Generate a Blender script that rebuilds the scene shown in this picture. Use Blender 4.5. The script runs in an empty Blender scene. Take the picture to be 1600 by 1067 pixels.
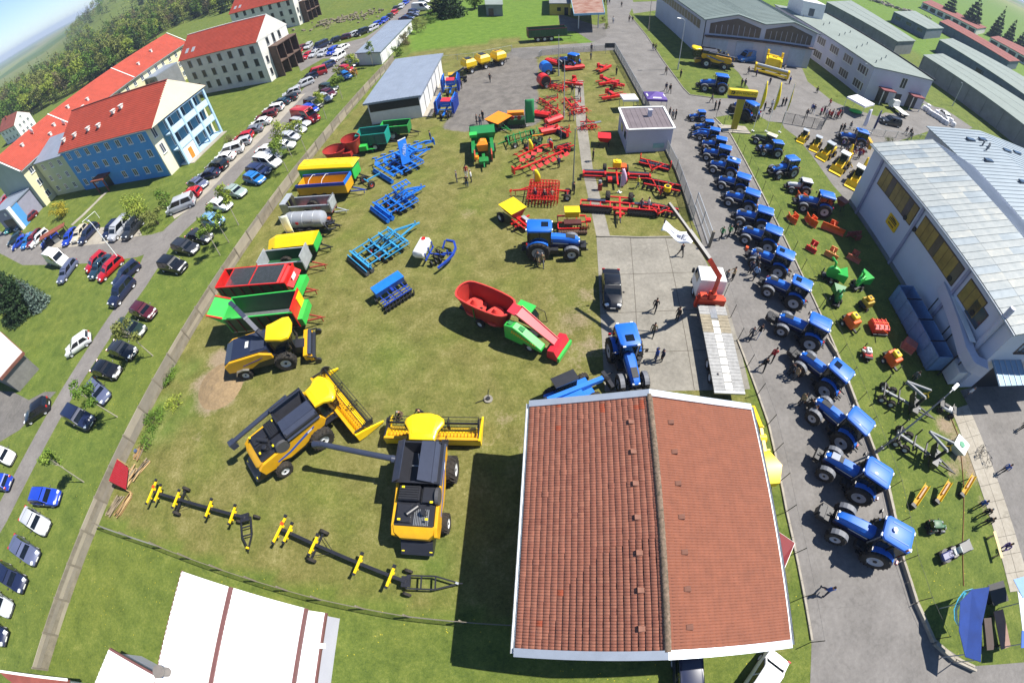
import bpy,bmesh,math,random
import numpy as np
from mathutils import Matrix,Vector as V3,geometry
R=math.radians
rnd=random.Random(7)
S=bpy.context.scene
C=S.collection
# -- camera, sky, sun, exposure
CAM_H,FOC,KDIST,PITCH,ROLL=30.0,700.600237,0.0834232387,0.919616506,-0.0897592023
def cam_matrix():
 a=math.pi/2-PITCH
 return Matrix.Translation((0,0,CAM_H))@Matrix.Rotation(a,4,'X')@Matrix.Rotation(ROLL,4,'Z')
cd=bpy.data.cameras.new('camera');cam=bpy.data.objects.new('camera',cd);C.objects.link(cam)
cam.matrix_world=cam_matrix()
cd.type='PANO';cd.panorama_type='FISHEYE_LENS_POLYNOMIAL'
cd.sensor_fit='HORIZONTAL';cd.sensor_width=36.0;cd.sensor_height=36.0*682/1024
cd.fisheye_fov=R(200)
_th=np.linspace(0.001,1.45,400);_r=FOC*(_th+KDIST*_th**3)*36.0/1600
_k=np.linalg.lstsq(np.stack([_r,_r**2,_r**3,_r**4],1),_th,rcond=None)[0]
cd.fisheye_polynomial_k0=0.0
cd.fisheye_polynomial_k1,cd.fisheye_polynomial_k2,cd.fisheye_polynomial_k3,cd.fisheye_polynomial_k4=[-float(x)for x in _k]
cd.clip_start=0.1;cd.clip_end=20000
S.camera=cam
SUN_EL,SUN_AZ=R(56),R(7)
sunv=V3((math.cos(SUN_EL)*math.cos(SUN_AZ),math.cos(SUN_EL)*math.sin(SUN_AZ),math.sin(SUN_EL)))
sl=bpy.data.lights.new('sun','SUN');sl.energy=4.6;sl.angle=R(0.5);sl.color=(1.0,0.95,0.87)
so=bpy.data.objects.new('sun',sl);C.objects.link(so);so.rotation_euler=(-sunv).to_track_quat('-Z','Y').to_euler();so.location=(60,0,120)
W=bpy.data.worlds.new('World');S.world=W;W.use_nodes=True
_n=W.node_tree;_n.nodes.clear()
_o=_n.nodes.new('ShaderNodeOutputWorld');_b=_n.nodes.new('ShaderNodeBackground');_s=_n.nodes.new('ShaderNodeTexSky')
_s.sky_type='NISHITA';_s.sun_disc=False;_s.sun_elevation=SUN_EL;_s.sun_rotation=math.pi/2-SUN_AZ
_s.altitude=300;_s.air_density=0.75;_s.dust_density=0.0;_s.ozone_density=4.0
_b.inputs[1].default_value=0.085
_n.links.new(_s.outputs[0],_b.inputs[0]);_n.links.new(_b.outputs[0],_o.inputs[0])
S.view_settings.view_transform='Standard';S.view_settings.look='None';S.view_settings.gamma=1
S.view_settings.exposure=0.86;S.view_settings.use_curve_mapping=False
S.cycles.max_bounces=5;S.cycles.diffuse_bounces=2;S.cycles.glossy_bounces=2;S.cycles.transmission_bounces=2
S.cycles.transparent_max_bounces=6;S.cycles.volume_bounces=0
# -- where a photo pixel lands (survey of the site from the lens calibration)
_M3=cam_matrix().to_3x3()
def ray(px,py):
 x,y=px-800.0,533.5-py
 r=math.hypot(x,y);t=r/FOC
 for _ in range(25):t=r/FOC/(1+KDIST*t*t)
 s=math.sin(t)/r if r>1e-9 else 0
 return _M3@V3((x*s,y*s,-math.cos(t)))
def P(px,py,z=0.0):
 d=ray(px,py);k=(CAM_H-z)/-d.z
 return V3((d.x*k,d.y*k,z))
def ang(a,b,z=0.0):
 """heading on the ground of the pixel pair a -> b"""
 u,v=P(*a,z),P(*b,z)
 return math.atan2(v.y-u.y,v.x-u.x)
# -- materials
def lin(h):
 if isinstance(h,str):
  h=[int(h[i:i+2],16)/255 for i in(0,2,4)]
  return tuple(c/12.92 if c<=.04045 else((c+.055)/1.055)**2.4 for c in h)
 return tuple(h)
MATS={}
def mat(name,col=None,rough=.55,metal=0.0,var=.12,scale=1.5,bump=0.0,bscale=20.0,coat=0.0,col2=None,detail=4.0):
 if name in MATS:return MATS[name]
 c=lin(col);m=bpy.data.materials.new(name);m.use_nodes=True;MATS[name]=m
 nt=m.node_tree;bs=nt.nodes['Principled BSDF']
 bs.inputs['Roughness'].default_value=rough;bs.inputs['Metallic'].default_value=metal
 bs.inputs['Coat Weight'].default_value=coat;bs.inputs['Coat Roughness'].default_value=.08
 m.diffuse_color=(*c,1)
 tc=nt.nodes.new('ShaderNodeTexCoord')
 if var or col2:
  nz=nt.nodes.new('ShaderNodeTexNoise');nz.inputs['Scale'].default_value=scale;nz.inputs['Detail'].default_value=detail
  nz.inputs['Roughness'].default_value=.65
  rp=nt.nodes.new('ShaderNodeValToRGB')
  a=lin(col2)if col2 else tuple(x*(1-var)for x in c);b=c if col2 else tuple(min(1,x*(1+var))for x in c)
  rp.color_ramp.elements[0].position=.32;rp.color_ramp.elements[1].position=.68
  rp.color_ramp.elements[0].color=(*a,1);rp.color_ramp.elements[1].color=(*b,1)
  nt.links.new(tc.outputs['Object'],nz.inputs['Vector']);nt.links.new(nz.outputs['Fac'],rp.inputs['Fac'])
  nt.links.new(rp.outputs['Color'],bs.inputs['Base Color'])
 else:
  bs.inputs['Base Color'].default_value=(*c,1)
 if bump:
  nb=nt.nodes.new('ShaderNodeTexNoise');nb.inputs['Scale'].default_value=bscale;nb.inputs['Detail'].default_value=3
  bp=nt.nodes.new('ShaderNodeBump');bp.inputs['Strength'].default_value=bump;bp.inputs['Distance'].default_value=.05
  nt.links.new(tc.outputs['Object'],nb.inputs['Vector']);nt.links.new(nb.outputs['Fac'],bp.inputs['Height'])
  nt.links.new(bp.outputs['Normal'],bs.inputs['Normal'])
 return m
def paint(col):return mat('paint_'+col,col,rough=.32,var=.07,scale=.8,coat=.6)
def paintm(col):return mat('machine_paint_'+col,col,rough=.42,var=.13,scale=2.2,coat=.15)
def plain(col,rough=.7,var=.12):return mat('matt_%s_%d'%(col,rough*100),col,rough=rough,var=var)
M_TYRE=mat('tyre_rubber','19191a',.85,col2='38322a',scale=2.5)
M_DARK=mat('dark_machinery','1b1c20',.55,var=.3,scale=5)
M_BLACK=mat('black_plastic','16171b',.4,var=.2,scale=3)
M_GLASS=mat('dark_glass','10161c',.06,var=.1,coat=.5)
M_CABGLASS=mat('cab_glass','1a2420',.05,var=.15,coat=.5)
M_RIM=mat('pale_rim','c6c8c9',.45,var=.06)
M_STEEL=mat('bare_steel','a3a6a8',.35,.7,var=.15,scale=3)
M_GALV=mat('galvanised_steel','b4b9bd',.42,.35,var=.12,scale=2)
M_WHITE=mat('white_paint','e4e4e0',.45,var=.05)
M_LAMP=mat('headlamp_glass','e8ecee',.1,var=.0,coat=.6)
M_RED=mat('red_lamp','b01512',.25,var=0,coat=.5)
M_SOIL=mat('wheel_soil','5f5346',.9,var=.2)
# -- mesh builder
class B:
 def __init__(s):s.v=[];s.f=[];s.m=[]
 def add(s,vs,fs,mi=0):
  o=len(s.v);s.v+=[tuple(p)for p in vs];s.f+=[tuple(i+o for i in q)for q in fs];s.m+=[mi]*len(fs);return s
 def box(s,c,d,rz=0.0,mi=0,top=(1,1),ry=0.0,rx=0.0):
  x,y,z=d[0]/2,d[1]/2,d[2]/2
  vs=[V3((sx*x*(top[0]if sz>0 else 1),sy*y*(top[1]if sz>0 else 1),sz*z))for sz in(-1,1)for sx,sy in((-1,-1),(1,-1),(1,1),(-1,1))]
  if rz or ry or rx:
   m=Matrix.Rotation(rz,3,'Z')@Matrix.Rotation(ry,3,'Y')@Matrix.Rotation(rx,3,'X');vs=[m@p for p in vs]
  c=V3(c)
  return s.add([p+c for p in vs],[(3,2,1,0),(4,5,6,7),(0,1,5,4),(1,2,6,5),(2,3,7,6),(3,0,4,7)],mi)
 def b6(s,x0,x1,y0,y1,z0,z1,mi=0):return s.box(((x0+x1)/2,(y0+y1)/2,(z0+z1)/2),(x1-x0,y1-y0,z1-z0),mi=mi)
 def beam(s,a,b,w,h=None,mi=0):
  a,b=V3(a),V3(b);h=h or w;d=(b-a).normalized()
  up=V3((0,0,1))if abs(d.z)<.98 else V3((1,0,0))
  sx=d.cross(up).normalized()*(w/2);sy=sx.cross(d).normalized()*(h/2)
  r=lambda p:[p-sx-sy,p+sx-sy,p+sx+sy,p-sx+sy]
  return s.add(r(a)+r(b),[(0,1,2,3),(7,6,5,4),(0,4,5,1),(1,5,6,2),(2,6,7,3),(3,7,4,0)],mi)
 def cyl(s,a,b,r0,r1=None,n=10,mi=0,cap=True):
  a,b=V3(a),V3(b);r1=r0 if r1 is None else r1;d=(b-a).normalized()
  up=V3((0,0,1))if abs(d.z)<.95 else V3((1,0,0))
  u=d.cross(up).normalized();w=u.cross(d)
  vs=[c+(u*math.cos(t)+w*math.sin(t))*r for c,r in((a,r0),(b,r1))for t in[2*math.pi*i/n for i in range(n)]]
  fs=[(i,(i+1)%n,n+(i+1)%n,n+i)for i in range(n)]
  if cap:fs+=[tuple(range(n-1,-1,-1)),tuple(range(n,2*n))]
  return s.add(vs,fs,mi)
 def tube(s,pts,r,n=6,mi=0):
  for a,b in zip(pts[:-1],pts[1:]):s.cyl(a,b,r,n=n,mi=mi)
  return s
 def ext(s,prof,y0,y1,mi=0):
  """profile in the XZ plane pulled along Y"""
  n=len(prof)
  vs=[(x,y0,z)for x,z in prof]+[(x,y1,z)for x,z in prof]
  return s.add(vs,[(i,(i+1)%n,n+(i+1)%n,n+i)for i in range(n)]+[tuple(range(n-1,-1,-1)),tuple(range(n,2*n))],mi)
 def extx(s,prof,x0,x1,mi=0):
  """profile in the YZ plane pulled along X"""
  n=len(prof)
  vs=[(x0,y,z)for y,z in prof]+[(x1,y,z)for y,z in prof]
  return s.add(vs,[(i,(i+1)%n,n+(i+1)%n,n+i)for i in range(n)]+[tuple(range(n-1,-1,-1)),tuple(range(n,2*n))],mi)
 def prism(s,poly,z0,z1,mi=0):
  n=len(poly);vs=[(p[0],p[1],z0)for p in poly]+[(p[0],p[1],z1)for p in poly]
  return s.add(vs,[(i,(i+1)%n,n+(i+1)%n,n+i)for i in range(n)]+[tuple(range(n-1,-1,-1)),tuple(range(n,2*n))],mi)
 def sheet(s,poly,z=None,mi=0):
  vs=[V3((p[0],p[1],z if z is not None else p[2]))for p in poly]
  tris=geometry.tessellate_polygon([[V3((p.x,p.y,0))for p in vs]])
  return s.add(vs,[tuple(t)for t in tris],mi)
 def poly(s,pts,mi=0):return s.add(pts,[tuple(range(len(pts)))],mi)
 def slab(s,pts,t,mi=0):
  """a flat polygon in space given thickness t along its normal"""
  pts=[V3(p)for p in pts];nn=(pts[1]-pts[0]).cross(pts[2]-pts[0]).normalized()*t;n=len(pts)
  return s.add(pts+[p-nn for p in pts],[tuple(range(n)),tuple(range(2*n-1,n-1,-1))]+[(i,n+i,n+(i+1)%n,(i+1)%n)for i in range(n)],mi)
 def loft(s,rings,mi=0,cap=True):
  n=len(rings[0]);vs=[p for r in rings for p in r];fs=[]
  for k in range(len(rings)-1):
   for i in range(n):fs.append((k*n+i,k*n+(i+1)%n,(k+1)*n+(i+1)%n,(k+1)*n+i))
  if cap:fs+=[tuple(range(n-1,-1,-1)),tuple(range((len(rings)-1)*n,len(rings)*n))]
  return s.add(vs,fs,mi)
 def sph(s,c,r,nu=8,nv=6,sc=(1,1,1),mi=0):
  rings=[]
  for j in range(nv+1):
   t=math.pi*j/nv;q=max(math.sin(t),1e-3)
   rings.append([(c[0]+r*sc[0]*q*math.cos(2*math.pi*i/nu),c[1]+r*sc[1]*q*math.sin(2*math.pi*i/nu),c[2]-r*sc[2]*math.cos(t))for i in range(nu)])
  return s.loft(rings,mi)
 def lathe(s,c,prof,axis='Y',n=16,mi=0,a0=0.0,a1=2*math.pi):
  """prof: (radius, offset along the axis)"""
  full=abs(a1-a0-2*math.pi)<1e-6;k=n if full else n+1;rings=[]
  for r,o in prof:
   ring=[]
   for i in range(k):
    t=a0+(a1-a0)*i/n
    if axis=='Y':p=(c[0]+r*math.cos(t),c[1]+o,c[2]+r*math.sin(t))
    elif axis=='X':p=(c[0]+o,c[1]+r*math.cos(t),c[2]+r*math.sin(t))
    else:p=(c[0]+r*math.cos(t),c[1]+r*math.sin(t),c[2]+o)
    ring.append(p)
   rings.append(ring)
  vs=[p for r in rings for p in r];fs=[]
  for q in range(len(rings)-1):
   for i in range(n):fs.append((q*k+i,q*k+(i+1)%k,(q+1)*k+(i+1)%k,(q+1)*k+i))
  return s.add(vs,fs,mi)
 def moved(s,m):
  s.v=[tuple(m@V3(p))for p in s.v];return s
 def bd(s,name,mats,parent=None,smooth=False,bev=0.0,loc=None,rz=0.0,kind=None):
  me=bpy.data.meshes.new(name);me.from_pydata(s.v,[],s.f)
  mats=mats if isinstance(mats,(list,tuple))else[mats]
  for m in mats:me.materials.append(m)
  if len(mats)>1:me.polygons.foreach_set('material_index',s.m)
  bm=bmesh.new();bm.from_mesh(me)
  bmesh.ops.recalc_face_normals(bm,faces=bm.faces)
  if bev:
   es=[e for e in bm.edges if len(e.link_faces)==2 and e.calc_face_angle(0)>R(35)]
   bmesh.ops.bevel(bm,geom=es,offset=bev,segments=1,affect='EDGES',clamp_overlap=True)
  bm.to_mesh(me);bm.free()
  if smooth:
   me.shade_smooth();me.set_sharp_from_angle(angle=R(38))
  o=bpy.data.objects.new(name,me);C.objects.link(o)
  if parent:o.parent=parent
  if loc is not None:o.location=loc
  if rz:o.rotation_euler.z=rz
  if kind:o['kind']=kind
  return o
# -- things, parts, copies
def tag(o,label=None,cat=None,group=None,kind=None):
 for k,v in(('label',label),('category',cat),('group',group),('kind',kind)):
  if v:o[k]=v
 return o
def thing(name,label,cat,loc=(0,0,0),rz=0.0,group=None):
 o=bpy.data.objects.new(name,None);C.objects.link(o);o.location=loc;o.rotation_euler=(0,0,rz)
 o.empty_display_size=.2
 return tag(o,label,cat,group)
KIDS={}
def kids(o):
 return list(o.children)
def dup(root,loc,rz,label,group=None,swap=None,scale=1.0,name=None):
 """a copy of a thing with copies of its parts and sub-parts; swap maps a material to another on the copy"""
 def cp(o,parent):
  c=o.copy();C.objects.link(c);c.parent=parent
  if swap and c.type=='MESH':
   for i,sl_ in enumerate(c.material_slots):
    if sl_.material in swap:sl_.link='OBJECT';sl_.material=swap[o.material_slots[i].material]
  return c
 r=cp(root,None);r.location=loc;r.rotation_euler=(0,0,rz);r.scale=(scale,)*3 if not isinstance(scale,tuple)else scale
 if name:r.name=name
 r['label']=label
 if group:r['group']=group
 for ch in kids(root):
  c=cp(ch,r)
  for g in kids(ch):cp(g,c)
 return r
def drop(root):
 for ch in kids(root):
  for g in kids(ch):bpy.data.objects.remove(g)
  bpy.data.objects.remove(ch)
 bpy.data.objects.remove(root)
def text_part(txt,size,mt,parent,loc,rot,name='lettering',ext=.004,align='CENTER',sx=1.0):
 cu=bpy.data.curves.new(name,'FONT');cu.body=txt;cu.size=size;cu.align_x=align;cu.align_y='CENTER';cu.extrude=ext;cu.resolution_u=2
 cu.materials.append(mt);t=bpy.data.objects.new(name,cu);C.objects.link(t);bpy.context.view_layer.update()
 me=bpy.data.meshes.new_from_object(t);bpy.data.objects.remove(t)
 o=bpy.data.objects.new(name,me);C.objects.link(o);o.parent=parent;o.location=loc;o.rotation_euler=rot;o.scale=(sx,1,1)
 return o
# -- ground, roads, paving
def PP(l,z=0.0):return[P(x,y,z)for x,y in l]
def inpoly(X,Y,poly):
 r=np.zeros(X.shape,bool);n=len(poly)
 for i in range(n):
  a,b=poly[i],poly[(i+1)%n]
  if a[1]==b[1]:continue
  c=((a[1]>Y)!=(b[1]>Y))&(X<(b[0]-a[0])*(Y-a[1])/(b[1]-a[1])+a[0])
  r^=c
 return r
def hill(x,y):
 """height of the land: flat round the site, rising gently to a wooded hill in the far north-west"""
 r=np.hypot(x,y);az=np.degrees(np.arctan2(y,x))
 k=np.clip((r-330)/600,0,1);k=k*k*(3-2*k)
 s=np.clip((134-az)/5,0,1)*np.clip((az-70)/25,0,1)
 s2=np.clip((az+60)/40,0,1)*np.clip((75-az)/20,0,1)
 return k*(s*34+s2*12)*np.clip((5000-r)/2500,0,1)
def axis(lo,hi,step,far,g=1.075):
 c=list(np.arange(lo,hi+step/2,step));a,d=lo,step;lft=[]
 while a>-far:d*=g;a-=d;lft.append(a)
 a,d=c[-1],step;rgt=[]
 while a<far:d*=g;a+=d;rgt.append(a)
 return np.array(lft[::-1]+c+rgt)
YARD=PP([(165,800),(240,610),(300,500),(415,330),(600,125),(640,85),(800,60),(960,75),(1056,268),(1130,470),(1150,540),(1172,640),(1240,1010),(800,962),(640,945),(420,899),(253,846)])
BARE=[((340,605),3.0,1.05),((325,625),2.0,.95),((362,585),2.4,1.05),((345,560),1.8,.95),((372,565),1.6,.9),((318,600),1.8,.9),((310,680),1.4,.55),((280,700),1.2,.45),((900,500),2.2,.7),((915,460),1.8,.62),((880,540),1.8,.6),((860,465),1.8,.5),((925,540),1.6,.7),((930,430),1.2,.5),((905,570),1.5,.55),((790,655),1.6,.55),((765,690),1.2,.5),((812,690),1.3,.6),((735,790),1.0,.5),((745,840),.9,.45),((732,330),2.2,.5),((745,355),1.8,.5),((790,320),1.8,.42),((730,300),1.8,.4),((655,470),1.6,.42),((700,395),1.5,.4),((640,420),1.2,.4),((560,720),1.2,.3),((660,355),1.5,.35),((590,395),1.5,.35),((1500,700),2.0,.95),((1478,665),1.5,.9),((1520,735),1.5,.85),((1490,735),1.3,.75),((1535,790),1.5,.6),((1465,700),1.0,.6),((1500,780),1.2,.5),((540,245),1.6,.5),((560,262),1.4,.45),((780,250),1.5,.35),((1420,560),1.5,.2),((700,520),1.5,.3),((600,470),1.8,.3),((780,440),1.4,.35),((830,420),1.3,.35),((375,905),.8,.4),((500,930),.7,.4),((400,915),.7,.4),((520,945),.5,.4),((545,28),7,.6),((520,35),6,.55),((505,45),5,.5),((975,160),2,.25),((975,210),2,.25),((885,210),1.5,.45),((905,160),1.5,.4)]
LUSH=[((250,640),1.8,1),((270,580),1.2,.9),((300,575),1.2,.7),((235,680),1.4,1),((262,668),1.4,.8),((290,640),1.4,.7),((680,880),1.3,.7),((650,870),1.0,.5),((690,855),.8,.7),((540,590),2.5,.3),((600,560),3,.25),((160,620),2.5,.3),((120,690),3,.3),((330,430),4,.35),((520,130),6,.4),((490,190),5,.35),((240,460),3,.3),((60,560),4,.3)]
def ground():
 xs,ys=axis(-62,50,.8,6500),axis(-14,74,.8,6500)
 X,Y=np.meshgrid(xs,ys);Z=hill(X,Y)
 nx,ny=len(xs),len(ys)
 vs=np.stack([X,Y,Z],-1).reshape(-1,3)
 i=np.arange((nx-1)*(ny-1));a=(i//(nx-1))*nx+i%(nx-1)
 fs=np.stack([a,a+1,a+nx+1,a+nx],1)
 me=bpy.data.meshes.new('ground');me.vertices.add(len(vs));me.vertices.foreach_set('co',vs.ravel().astype(np.float32))
 me.loops.add(fs.size);me.loops.foreach_set('vertex_index',fs.ravel().astype(np.int32))
 me.polygons.add(len(fs));me.polygons.foreach_set('loop_start',np.arange(0,fs.size,4,dtype=np.int32))
 me.update(calc_edges=True);me.shade_smooth()
 yard=inpoly(X,Y,YARD).astype(float)
 wear=np.zeros(X.shape);lush=np.zeros(X.shape)
 for l,out in((BARE,wear),(LUSH,lush)):
  for p,r,s in l:
   q=P(*p);d2=(X-q.x)**2+(Y-q.y)**2
   np.maximum(out,s*np.exp(-d2/(2*(r*.75)**2)),out)
 def track(px,w,s,off=.9):
  q=[P(*p)for p in px]
  for a,b_ in zip(q[:-1],q[1:]):
   d=b_-a;n2=d.x**2+d.y**2;t=np.clip(((X-a.x)*d.x+(Y-a.y)*d.y)/n2,0,1);ds=np.hypot(X-a.x-d.x*t,Y-a.y-d.y*t)
   np.maximum(wear,s*np.exp(-(ds/w)**2)*(.75+.25*np.sin(X*1.7+Y*2.3)),wear)
 for px,w,s in(([(735,205),(728,300),(735,380),(690,470),(640,560)],1.6,.30),([(700,210),(690,300),(700,360),(680,420)],1.3,.26),([(760,300),(770,400),(820,440),(930,470)],1.5,.33),([(560,470),(620,520),(700,560),(900,560)],1.4,.26),([(930,380),(915,440),(905,520),(925,600)],1.6,.40),([(820,560),(800,640),(770,700),(745,830)],1.1,.30),([(540,520),(480,470),(500,400),(560,300),(600,205)],1.2,.24),([(870,100),(880,200),(890,260)],1.5,.28),([(1440,560),(1490,650),(1520,760),(1545,830)],1.3,.42),([(300,520),(330,470),(420,330),(540,215)],1.0,.25),([(110,960),(170,850),(230,700)],.8,.3)):track(px,w,s)
 gravel=inpoly(X,Y,PP([(686,203),(700,186),(704,150),(727,117),(785,91),(800,80),(842,90),(840,122),(842,194),(800,204),(740,206)])).astype(float)
 for _ in range(2):
  g=gravel.copy();g[1:-1,1:-1]=(gravel[1:-1,1:-1]*2+gravel[:-2,1:-1]+gravel[2:,1:-1]+gravel[1:-1,:-2]+gravel[1:-1,2:])/6;gravel=g
 mead=inpoly(X,Y,PP([(640,85),(800,60),(960,75),(925,60),(875,40),(870,0),(690,0),(690,25),(640,50)])).astype(float)
 az=np.degrees(np.arctan2(Y,X));rr=np.hypot(X,Y)
 mead=np.maximum(mead,((az<72)&(az>-60)&(rr>190)).astype(float))
 far=np.clip((rr-700)/600,0,1)
 for n,arr in(('yard',yard),('wear',wear),('lush',lush),('meadow',mead),('far',far),('gravel',gravel)):
  at=me.attributes.new(n,'FLOAT','POINT');at.data.foreach_set('value',arr.ravel().astype(np.float32))
 o=bpy.data.objects.new('ground',me);C.objects.link(o);o['kind']='structure'
 m=bpy.data.materials.new('grass_ground');m.use_nodes=True;me.materials.append(m);grass_nodes(m,True)
 return o
def grass_nodes(m,attrs,yard=0.0,meadow=0.0):
 nt=m.node_tree;N=nt.nodes;L=nt.links;bs=N['Principled BSDF'];bs.inputs['Roughness'].default_value=.85;bs.inputs['Specular IOR Level'].default_value=.2
 tc=N.new('ShaderNodeTexCoord')
 def noise(sc,det=4,rough=.6,dist=0.0):
  n=N.new('ShaderNodeTexNoise');n.inputs['Scale'].default_value=sc;n.inputs['Detail'].default_value=det;n.inputs['Roughness'].default_value=rough;n.inputs['Distortion'].default_value=dist
  L.new(tc.outputs['Object'],n.inputs['Vector']);return n.outputs['Fac']
 def math_(op,a,b=None,clamp=False):
  n=N.new('ShaderNodeMath');n.operation=op;n.use_clamp=clamp
  for k,v in((0,a),(1,b)):
   if v is None:continue
   if isinstance(v,(int,float)):n.inputs[k].default_value=v
   else:L.new(v,n.inputs[k])
  return n.outputs[0]
 def ramp(f,stops):
  r=N.new('ShaderNodeValToRGB');e=r.color_ramp.elements
  while len(e)<len(stops):e.new(.5)
  for k,(p,c)in enumerate(stops):e[k].position=p;e[k].color=(*c,1)
  L.new(f,r.inputs['Fac']);return r.outputs['Color']
 def mixc(f,a,b):
  n=N.new('ShaderNodeMix');n.data_type='RGBA'
  if isinstance(f,float):n.inputs[0].default_value=f
  else:L.new(f,n.inputs[0])
  for k,v in((6,a),(7,b)):
   if isinstance(v,tuple):n.inputs[k].default_value=(*v,1)
   else:L.new(v,n.inputs[k])
  return n.outputs[2]
 def attr(n,d):
  if not attrs:
   v=N.new('ShaderNodeValue');v.outputs[0].default_value=d;return v.outputs[0]
  a=N.new('ShaderNodeAttribute');a.attribute_name=n;return a.outputs['Fac']
 big,mid,fine,spk=noise(.07,4),noise(.6,6,.7,.4),noise(4.2,6,.8),noise(15,4,.8)
 tex=math_('ADD',math_('MULTIPLY',mid,.36),math_('ADD',math_('MULTIPLY',fine,.42),math_('MULTIPLY',spk,.22)))
 lawn=ramp(tex,[(.36,(.033,.054,.010)),(.46,(.080,.118,.020)),(.55,(.130,.168,.031)),(.65,(.235,.245,.07))])
 lawn=mixc(math_('MULTIPLY',math_('SUBTRACT',big,.42,True),2.2,True),lawn,ramp(tex,[(.36,(.062,.085,.014)),(.52,(.140,.165,.028)),(.66,(.25,.245,.065))]))
 yardc=ramp(tex,[(.36,(.058,.062,.015)),(.46,(.122,.120,.030)),(.54,(.185,.172,.054)),(.63,(.31,.275,.125))])
 yardg=ramp(tex,[(.36,(.056,.074,.014)),(.50,(.126,.146,.028)),(.63,(.235,.225,.066))])
 yardc=mixc(math_('MULTIPLY',math_('SUBTRACT',noise(.16,3,.55,.3),.44,True),4.0,True),yardc,yardg)
 meadc=ramp(tex,[(.32,(.045,.092,.010)),(.5,(.105,.185,.022)),(.68,(.20,.27,.045))])
 col=mixc(attr('yard',yard),lawn,yardc)
 col=mixc(attr('meadow',meadow),col,meadc)
 soil=ramp(math_('ADD',math_('MULTIPLY',fine,.6),math_('MULTIPLY',spk,.4)),[(.3,(.15,.108,.066)),(.5,(.265,.205,.135)),(.7,(.37,.30,.205))])
 w=attr('wear',0.0);w=math_('ADD',w,math_('MULTIPLY',math_('SUBTRACT',math_('ADD',math_('MULTIPLY',mid,.5),math_('MULTIPLY',fine,.5)),.5),1.5))
 col=mixc(math_('MULTIPLY',math_('SUBTRACT',w,.45,True),3.2,True),col,soil)
 tar=ramp(math_('ADD',math_('MULTIPLY',mid,.5),math_('MULTIPLY',spk,.5)),[(.34,(.085,.078,.07)),(.5,(.15,.138,.125)),(.66,(.24,.22,.195))])
 gv=math_('ADD',attr('gravel',0.0),math_('MULTIPLY',math_('SUBTRACT',math_('ADD',math_('MULTIPLY',mid,.5),math_('MULTIPLY',fine,.5)),.5),1.2))
 col=mixc(math_('MULTIPLY',math_('SUBTRACT',gv,.38,True),4.0,True),col,tar)
 lg=ramp(tex,[(.34,(.030,.066,.010)),(.5,(.085,.155,.022)),(.66,(.19,.24,.055))])
 col=mixc(math_('MULTIPLY',attr('lush',0.0),.85),col,lg)
 # dandelions on the uncut grass
 vo=N.new('ShaderNodeTexVoronoi');vo.inputs['Scale'].default_value=2.6;L.new(tc.outputs['Object'],vo.inputs['Vector'])
 dots=math_('MULTIPLY',math_('LESS_THAN',vo.outputs['Distance'],.085),math_('GREATER_THAN',noise(.22,3),.52))
 dots=math_('MULTIPLY',dots,math_('SUBTRACT',1.0,attr('yard',yard),True))
 col=mixc(math_('MULTIPLY',dots,.8),col,(.62,.50,.03))
 if attrs:
  v2=N.new('ShaderNodeTexVoronoi');v2.inputs['Scale'].default_value=.0022;v2.inputs['Randomness'].default_value=.9;L.new(tc.outputs['Object'],v2.inputs['Vector'])
  sep=N.new('ShaderNodeSeparateColor');L.new(v2.outputs['Color'],sep.inputs[0])
  fld=ramp(sep.outputs[0],[(.0,(.06,.10,.03)),(.3,(.13,.2,.05)),(.55,(.2,.19,.09)),(.75,(.09,.15,.04)),(1.,(.3,.28,.1))])
  col=mixc(attr('far',0.0),col,fld)
 L.new(col,bs.inputs['Base Color'])
 bp=N.new('ShaderNodeBump');bp.inputs['Strength'].default_value=.7;bp.inputs['Distance'].default_value=.06
 L.new(math_('ADD',fine,spk),bp.inputs['Height']);L.new(bp.outputs['Normal'],bs.inputs['Normal'])
ground()
def haze():
 m=bpy.data.materials.new('haze_air');m.use_nodes=True;nt=m.node_tree;nt.nodes.clear();o=nt.nodes.new('ShaderNodeOutputMaterial');v=nt.nodes.new('ShaderNodeVolumePrincipled');v.inputs['Density'].default_value=.00022;v.inputs['Color'].default_value=(.62,.74,.95,1);nt.links.new(v.outputs[0],o.inputs['Volume'])
 B().b6(-8200,8200,-8200,8200,-2.0,75).bd('haze',m,kind='stuff')
haze()
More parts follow.
